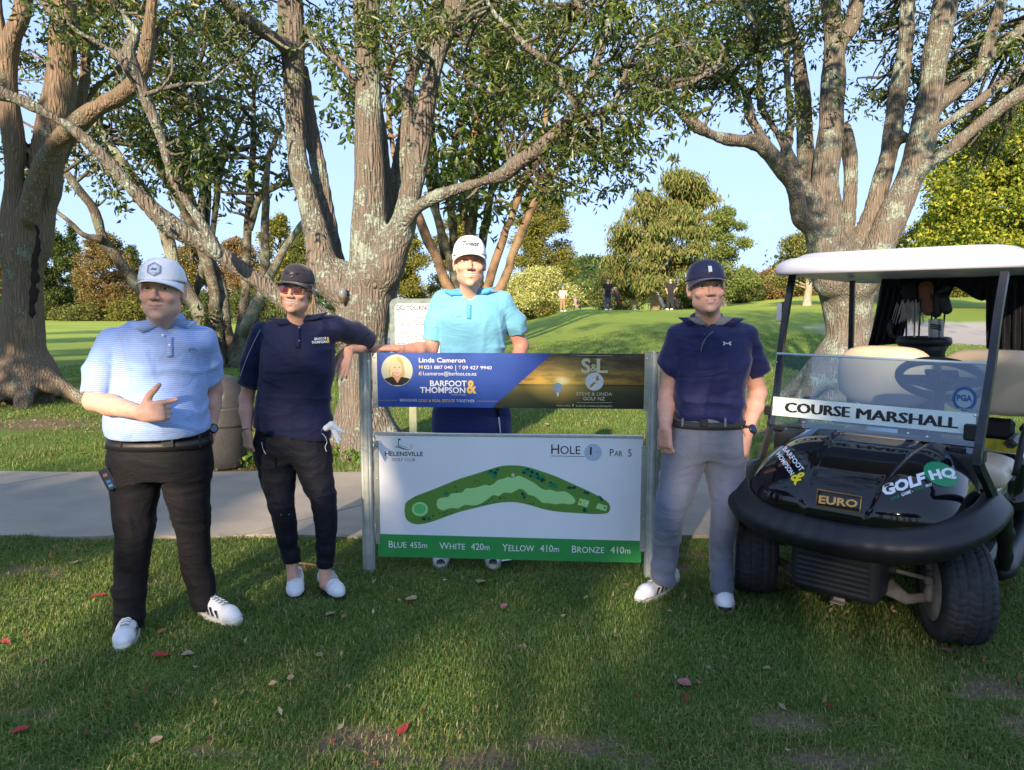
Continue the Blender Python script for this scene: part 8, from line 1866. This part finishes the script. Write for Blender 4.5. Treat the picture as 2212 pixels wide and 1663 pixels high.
drape('cover_panel', ((1905, 596), (1975, 596)), ((1874, 748), (1946, 742)), seed=1); drape('cover_panel', ((1900, 592), (2150, 592)), ((1905, 600), (1932, 640), (1965, 632), (2005, 640), (2040, 622), (2065, 618), (2095, 640), (2118, 650), (2135, 645)), seed=2, amp=.03, bb=BB-.02)
drape('cover_panel', ((1938, 600), (1975, 600)), ((1955, 668), (1978, 650)), seed=3, bb=BB-.05); drape('cover_panel', ((1998, 600), (2065, 610)), ((2000, 655), (2022, 690), (2045, 650)), seed=4, bb=BB-.03); drape('cover_panel', ((2132, 592), (2215, 592)), ((2128, 752), (2225, 830)), seed=5, fr=4, amp=.04, bb=BB-.05)
bc = on_b(1.62, 1994, 742); bag = thing('golf_bag', 'black golf bag full of clubs strapped on the back of the cart', 'golf bag', bc-ZZ*.70)
NYL = plain('bag_nylon', (.012, .012, .014), .5, var=.2, vs=20)
mb = MB(); mb.lathe([(.115, -.62), (.125, -.5), (.125, -.05), (.15, 0)], 28, bc); mb.obj('body', NYL, bag, True); mb = MB(); mb.lathe([(.15, -.01), (.16, .01), (.155, .04), (.14, .045), (.135, .0), (.01, -.01)], 32, bc+ZZ*.0); mb.obj('collar', MATTE, bag, True)
mb = MB(); mb.tube(smoothline([bc+CS*-.15+ZZ*.03, bc+CS*-.20+ZZ*.06, bc+CS*-.20+ZZ*.13, bc+CS*-.15+ZZ*.14], 4), .012, 8); mb.obj('handle', MATTE, bag, True)
r = np.random.RandomState(4)
SH = plain('shaft_gold', (.45, .38, .16), .25, 1.0)
clubs = [(-.10, -.03, .42), (-.07, .05, .50), (-.02, -.05, .46), (.03, .04, .50), (.065, -.03, .54), (.10, .04, .42)]
for i, (ds, db, L_) in enumerate(clubs):
    p0 = bc+CS*ds*.8+CB*db; p1 = p0+ZZ*L_*.62+CS*ds*.25
    ct_ = thing('golf_club', ['golf club leaning left in the cart bag, iron head showing', 'golf club under the black furry head cover', 'gold shafted club left of the brown cover', 'golf club in the black fur and white tip cover', 'golf club under the rust brown head cover', 'golf club at the right rim of the cart bag'][i], 'golf club', p0)
    mb = MB(); mb.tube([p0-ZZ*.3, p1], .006, 8); mb.obj('shaft', SH if i % 2 else plain('shaft_black_%d' % i, (.02, .02, .02), .3), ct_, True)
    f = Field(p1-.09, p1+.09, .008); f.cap(p1-ZZ*.01, p1+CS*(-.05 if i % 2 else .05)+ZZ*.015, .016, .022, .01, flat=(tuple(CB), .45)); V, F = f.surf(); mesh('head', V, F, SILV if i in (0, 5) else NYL, ct_, True)
def cover(label, u0, v0, u1, v1, r0, r1, mat, bb=1.60, tail=None):
    a = on_b(bb, u0, v0); b = on_b(bb, u1, v1); t = thing('head_cover', label, 'head cover', b); f = Field(np.minimum(a, b)-.12, np.maximum(a, b)+.12, .008); f.cap(a, b, r0, r1, 0); f.warp(folds(3, .006, ((1, 1, .5),), 3)); V, F = f.surf(); mesh('knit', relax(V, F, 1), F, mat, t, True)
    if tail:
        mb = MB()
        for i in range(240):
            d = r.normal(size=3)*.03; p = b+d*[1, 1, .4]; mb.tube([p+ZZ*.05, p+d*.3-ZZ*(.03+.04*r.rand())], [.003, .0012], 3)
        o = mb.obj('fur', tail, t); o['kind'] = 'stuff'
    return t
cover('rust brown knitted head cover hanging on a club', 1998, 622, 2004, 668, .045, .040, plain('knit_rust', (.20, .075, .05), .9, bs=.5, bd=.004, bscale=120))
cover('black furry head cover with a white fur tip', 1966, 628, 1968, 672, .05, .035, plain('fur_black', (.01, .01, .012), .9, bs=.8, bd=.01, bscale=90), tail=plain('fur_white', (.5, .49, .45), .8))
cover('slim black tube head cover beside the white towel', 2024, 640, 2022, 676, .026, .028, NYL)
cover('rounded black driver head cover right of the towel', 2036, 646, 2044, 668, .035, .03, NYL)
tw_p = on_b(1.55, 2021, 715); tv = thing('towel', 'white folded golf towel with BEST in black beside the cart bag', 'towel', on_b(1.55, 2021, 745))
rows = [[on_b(1.55+.03*math.sin(j*1.3)+.01*i, 2008+26*j/8+(3 if i > 4 else 0)*0, 690+54*i/8) for j in range(9)] for i in range(9)]; TW = cloth('towel_white', (.72, .72, .73), .8, .04); to_ = strip3('cloth', rows, TW, tv, .02)
mb = MB(); quad_text(mb, 'BEST', [(2009, 742), (2026, 742), (2026, 735.5), (2009, 735.5)], lambda u, v, l: on_b(1.50, u, v), .02); mb.obj('lettering', INK_K, to_)
mb = MB(); mb.box(on_b(1.58, 2020, 741), (.12, .04, .06), rot=RC, bev=.01); mb.obj('hem', TW, tv)
for k in range(3): mb = MB(); mb.tube([on_b(1.51, 2009, 700+4*k), on_b(1.51, 2032, 704+4*k)], .004, 5); mb.obj('trim', BLK, tv)
# ------------------------------------------------------------------ golfers and trolleys on the far green
def golfer(label, u, Y, shirt_c, leg_c, cap_c, H=1.76, face=1, hip=False, sleeve_long=False):
    x = at(u, 670, Y)[0]; gz = float(ground_z(x, Y)); b = vec(x, Y, gz); t = thing('person', label, 'person', b, group='golfers on the far green'); k = H/1.76
    Pp = lambda a, d, c: b+vec(a*k, d*k, c*k); fw = face
    f = Field(b-[.5, .4, .05], b+[.5, .4, 2.0], .018)
    f.ell(Pp(.01*fw, 0, 1.63), (.078, .09, .115), 0); f.ell(Pp(.07*fw, -.01, 1.60), (.03, .04, .06), .02); f.cap(Pp(0, 0, 1.55), Pp(0, 0, 1.42), .05, .07, .03); f.ell(Pp(0, 0, 1.2), (.13, .09, .24), .03)
    arms = [[Pp(-.19, 0, 1.41), Pp(-.25, .02, 1.14), Pp(-.20, -.10, .93)], [Pp(.19, 0, 1.41), Pp(.27, 0, 1.14) if not hip else Pp(.34, .02, 1.18), Pp(.24*1, -.16, .98) if not hip else Pp(.18, -.06, 1.02)]]
    for a in arms: f.chain(a, [.05, .04, .03], .02); f.ell(a[2]+[0, -.01, -.05], (.03, .03, .05), .02)
    for s_ in (-1, 1): f.chain([Pp(s_*.09, 0, .92), Pp(s_*.10, 0, .5), Pp(s_*.12, 0, .08)], [.06, .05, .04], .02)
    V, F = f.surf(); c = np.tile([.45, .26, .18], (len(V), 1)); mesh('body', relax(V, F, 1), F, SKIN, t, True, col=c)
    f = Field(b-[.5, .4, -.8], b+[.5, .4, 1.6], .02); f.loft([(b[2]+.90*k, x, Y, .16, .12), (b[2]+1.1*k, x, Y, .165, .13), (b[2]+1.3*k, x, Y, .18, .12), (b[2]+1.44*k, x, Y, .16, .09)], 0)
    for a in arms: f.chain([a[0], (a[0]+a[1])/2+(a[1]-a[0])*(.15 if not sleeve_long else .5)], [.075, .065], .03)
    V, F = f.surf(); mesh('shirt', relax(V, F, 1), F, shirt_c, t, True)
    f = Field(b-[.5, .4, .05], b+[.5, .4, 1.1], .02); f.ell(Pp(0, 0, .90), (.165, .12, .12), 0)
    for s_ in (-1, 1): f.chain([Pp(s_*.085, 0, .88), Pp(s_*.10, .0, .5), Pp(s_*.12, 0, .09)], [.095, .075, .06], .03)
    V, F = f.surf(); mesh('trousers', relax(V, F, 1), F, leg_c, t, True)
    for s_ in (-1, 1): mb = MB(); mb.ball(Pp(s_*.12+.05*fw, -.04, .04), (.10, .06, .045), 10, 6); mb.obj('shoe', SHOE_W if cap_c is not None else SHOE_W, t, True)
    f = Field(b+[-.3, -.3, 1.5], b+[.3, .3, 2.0], .014); f.ell(Pp(.005*fw, .005, 1.70), (.09, .10, .075), 0); f.half(Pp(0, 0, 1.665), (0, 0, -1)); f.cap(Pp(.05*fw, -.02, 1.672), Pp(.12*fw, -.04, 1.665), .03, .03, .01, flat=((0, 0, 1), .35)); V, F = f.surf(); mesh('cap', V, F, cap_c, t, True)
    return t
CK = cloth('golfer_black', (.02, .02, .025), .8); CT = cloth('golfer_tan', (.30, .20, .11), .8); CB_ = cloth('golfer_stone', (.45, .44, .38), .8); CNV = cloth('golfer_navy', (.03, .04, .09), .8)
golfer('far golfer in a pale vest, tan trousers and blue cap near the cream-leaved tree', 1215, 48, CB_, CT, cloth('golfer_blue', (.10, .16, .42), .8), 1.7, sleeve_long=True)
golfer('far golfer in black shirt and navy trousers looking right beside a red and black bag', 1312, 39.5, CK, CNV, CK, 1.78)
golfer('far golfer in black, hand on hip, beside the white-painted trunk', 1447, 39, CK, CK, CNV, 1.76, face=-1, hip=True)
def trolley(label, u, Y, c1, c2, top, tilt=.25, H=1.0):
    x = at(u, 670, Y)[0]; gz = float(ground_z(x, Y)); b = vec(x, Y, gz); t = thing('golf_trolley', label, 'golf trolley', b, group='golf trolleys on the far green')
    d = vec(-tilt, 0, 1); d /= np.linalg.norm(d); mb = MB(); mb.lathe([(.11, 0), (.13, .05), (.12, .5), (.14, .85*H)], 14, b+[.1, 0, .18], d); mb.obj('bag', c1, t, True)
    mb = MB(); mb.lathe([(.13, .0), (.145, .04), (.13, .12)], 14, b+[.1, 0, .18]+d*.75*H, d); mb.box(b+vec(.10, -.14, .5), (.16, .04, .22), bev=.02); mb.obj('pocket', c2, t, True)
    for i in range(5): p = b+[.1, 0, .18]+d*.85*H+vec(.05*math.cos(i*1.3), .05*math.sin(i*1.3), 0); mb = MB(); mb.tube([p, p+d*.2], .012, 5); mb.ball(p+d*.22, (.05, .03, .035), 8, 5); mb.obj('club', top if i % 2 else STEEL, t, True)
    for s_ in (-1, 1):
        mb = MB(); mb.lathe([(.02, -.02), (.13, -.02), (.14, -.01), (.14, .01), (.13, .02), (.02, .02)], 18, b+vec(.1+s_*.22, 0, .14), (1, 0, 0)); mb.obj('wheel', BLK, t, True)
    mb = MB(); mb.tube([b+vec(.3, -.0, .1), b+vec(.1, 0, .5), b+vec(-.35, 0, 1.0)], .018, 6); mb.obj('handle', FRM, t, True); return t
RD = plain('bag_red', (.35, .03, .03), .5); 
trolley('red and black golf trolley bag under a white cover beside the far golfer', 1334, 39.3, plain('bag_black', (.02, .02, .02), .6), RD, INK_W)
trolley('faded pink golf trolley bag beside the far golfer in a vest', 1243, 49, plain('bag_pink', (.38, .22, .22), .7), plain('bag_grey', (.2, .2, .2), .7), BLK, H=.8)
trolley('dark golf trolley lying low behind the far golfer with hand on hip', 1460, 39.6, MATS['bag_black'], plain('bag_brown', (.10, .07, .06), .7), BLK, H=.6, tilt=.6)
trolley('dark golf trolley left of the far golfer with hand on hip', 1430, 41, plain('bag_slate', (.06, .07, .09), .6), BLK, BLK, H=.8, tilt=.5)

# ------------------------------------------------------------------ things lying on the lawn
LEAFC = {'red': (.28, .035, .03), 'pink': (.34, .13, .13), 'tan': (.34, .25, .15), 'brown': (.16, .08, .04), 'yellow': (.42, .33, .08), 'white': (.6, .6, .55)}
for k_, c_ in LEAFC.items(): m_ = plain('fallen_'+k_, c_, .6, spec=.4, var=.35, vs=60)
def fallen(u, v, col, L, label, ang=None, z=.022, seed=0):
    r = np.random.RandomState(int(u*7+v)); g = gp(u, v); g[2] = float(ground_z(g[0], g[1])) if g[1] > 6 else 0; a = r.uniform(0, 3.14) if ang is None else R(ang); W_ = L*(.32+.12*r.rand()); n = 9
    d = vec(math.cos(a), math.sin(a), .12*r.normal()); s = vec(-math.sin(a), math.cos(a), 0); V = []; c0 = .3+.5*r.rand()
    for i in range(n):
        k = i/(n-1); w = W_*math.sin(math.pi*k)**.75*(1+.1*r.normal())+.0006; p = g+vec(0, 0, z)+d*(k-.5)*L+vec(0, 0, .25*L*(k-.5)**2*2*c0)
        V += [p-s*w+vec(0, 0, w*c0*.9), p-vec(0, 0, 0), p+s*w+vec(0, 0, w*c0*.7)]
    F = [(3*i+j, 3*i+3+j, 3*i+4+j, 3*i+1+j) for i in range(n-1) for j in (0, 1)]
    V = np.array(V); V2 = np.vstack([V, V-[0, 0, .0012]]); F2 = F+[tuple(q+3*n for q in f_[::-1]) for f_ in F]
    o = mesh('fallen_leaf', V2, F2, MATS['fallen_'+col], None, True, origin=g); tag(o, label, 'fallen leaf', 'fallen leaves on the lawn')
for a in [(213, 1296, 'red', .10, 'curled red leaf left of the striped man\'s trousers'), (348, 1427, 'red', .095, 'dark red leaf between the striped man\'s white shoes'), (405, 1425, 'tan', .07, 'narrow tan leaf right of the dark red leaf'),
    (887, 1303, 'tan', .085, 'broad pale tan leaf on the grass before the sign'), (1038, 1265, 'tan', .08, 'flat tan leaf just under the sign\'s green band'), (1088, 1320, 'pink', .06, 'pinkish leaf in front of the sign, right of centre'), (1125, 1412, 'tan', .07, 'buff leaf standing in grass before the sign'),
    (1477, 1488, 'pink', .075, 'pinkish red leaf alone on the shaded foreground lawn'), (870, 1588, 'red', .07, 'bright red leaf on the worn patch at the bottom'), (45, 1590, 'red', .075, 'curled red leaf in the bottom left corner'), (2041, 1415, 'pink', .075, 'pale pink leaf beneath the front tyre of the cart'),
    (1386, 1303, 'red', .075, 'crimson leaf stuck at the toe of the grey-trousered man\'s shoe'), (1776, 1292, 'yellow', .06, 'yellow leaf on the grass under the cart grille'), (713, 1337, 'tan', .06, 'tan leaf below the woman\'s right shoe'), (655, 1240, 'brown', .06, 'brown leaf behind the woman\'s shoes'),
    (1445, 1330, 'tan', .035, 'tiny tan leaf right of the crimson one'), (628, 1474, 'tan', .05, 'orange tan leaf on sunlit foreground grass'), (94, 1437, 'brown', .05, 'small brown leaf left of the striped man\'s front shoe'), (520, 1345, 'brown', .05, 'brown leaf beside the striped man\'s outer shoe toe'), (350, 1375, 'brown', .06, 'brown leaf on the shaded grass between the man\'s legs'),
    (10, 1400, 'red', .06, 'red-brown leaf at the very left edge'), (160, 1225, 'tan', .08, 'long tan leaf by the path at left'), (962, 1262, 'white', .035, 'tiny white scrap of leaf below the sign'), (338, 1612, 'tan', .06, 'tan leaf on the dark lawn at bottom left'), (690, 1425, 'tan', .05, 'buff leaf in the sunlit strip of lawn'), (1655, 1455, 'tan', .04, 'dull tan leaf in front of the cart'),
    (185, 985, 'brown', .09, 'brown leaf on the back lawn near the left tree'), (265, 1003, 'red', .06, 'red leaf on the back lawn beside the path'), (285, 978, 'white', .05, 'whitish leaf on the lit back lawn'), (1180, 921, 'tan', .1, 'tan leaf seen between the two sign boards'), (1265, 914, 'white', .09, 'pale leaf on lit grass between the sign boards')]:
    fallen(a[0], a[1], a[2], a[3]*.82, a[4])
g0 = gp(590, 1222); st = [gp(585, 1222), gp(640, 1220), gp(700, 1226), gp(745, 1218)]; st = smoothline([q+vec(0, 0, .012) for q in st], 4)
mb = MB(); mb.tube(st+.004*np.stack([vnoise(st, 20, s_) for s_ in (1, 2, 3)], 1), .0065, 8); tag(mb.obj('fallen_stick', BARK_E, None, True), 'thin crooked stick lying on the grass behind the woman\'s shoes', 'stick')
# low weeds and leaf litter round the tree foot and behind the bin
r = np.random.RandomState(12); N = []
for (u, v, a, b, n) in [(755, 985, 28, 16, 130), (560, 1006, 50, 6, 110), (480, 1010, 60, 4, 50), (745, 960, 14, 16, 50)]:
    for i in range(n):
        q = gp(u+r.normal()*a*.6, v+r.normal()*b*.5); N.append(q+[0, 0, .02+.10*r.rand()**2])
o = merge_leaves('weeds', [leaves(np.array(N), 5, .045, [(.13, .24, .04), (.2, .3, .06), (.09, .17, .03)], 77, droop=-.4, aspect=.7)], LEAF_DARK, None); tag(o, 'low green weeds between the bin and the foot of the forked tree', 'weeds', kind='stuff')
N = [gp(r.uniform(0, 720), 905+r.normal()*16)+[0, 0, .015] for i in range(420)]+[gp(r.uniform(455, 760), 1012+r.normal()*4)+[0, 0, .015] for i in range(120)]+[gp(r.uniform(0, 2211), r.uniform(1200, 1660))+[0, 0, .012] for i in range(130)]
N = [q for q in N if not 4.56 < q[1] < 6.44]
o = merge_leaves('leaf_litter', [leaves(np.array(N), 2, .032, [(.30, .21, .13), (.20, .12, .07), (.40, .33, .22), (.25, .08, .05)], 78, droop=0, aspect=.5)], LEAF_FAR, None); tag(o, 'scattered brown leaf litter on the lawn', 'leaf litter', kind='stuff')
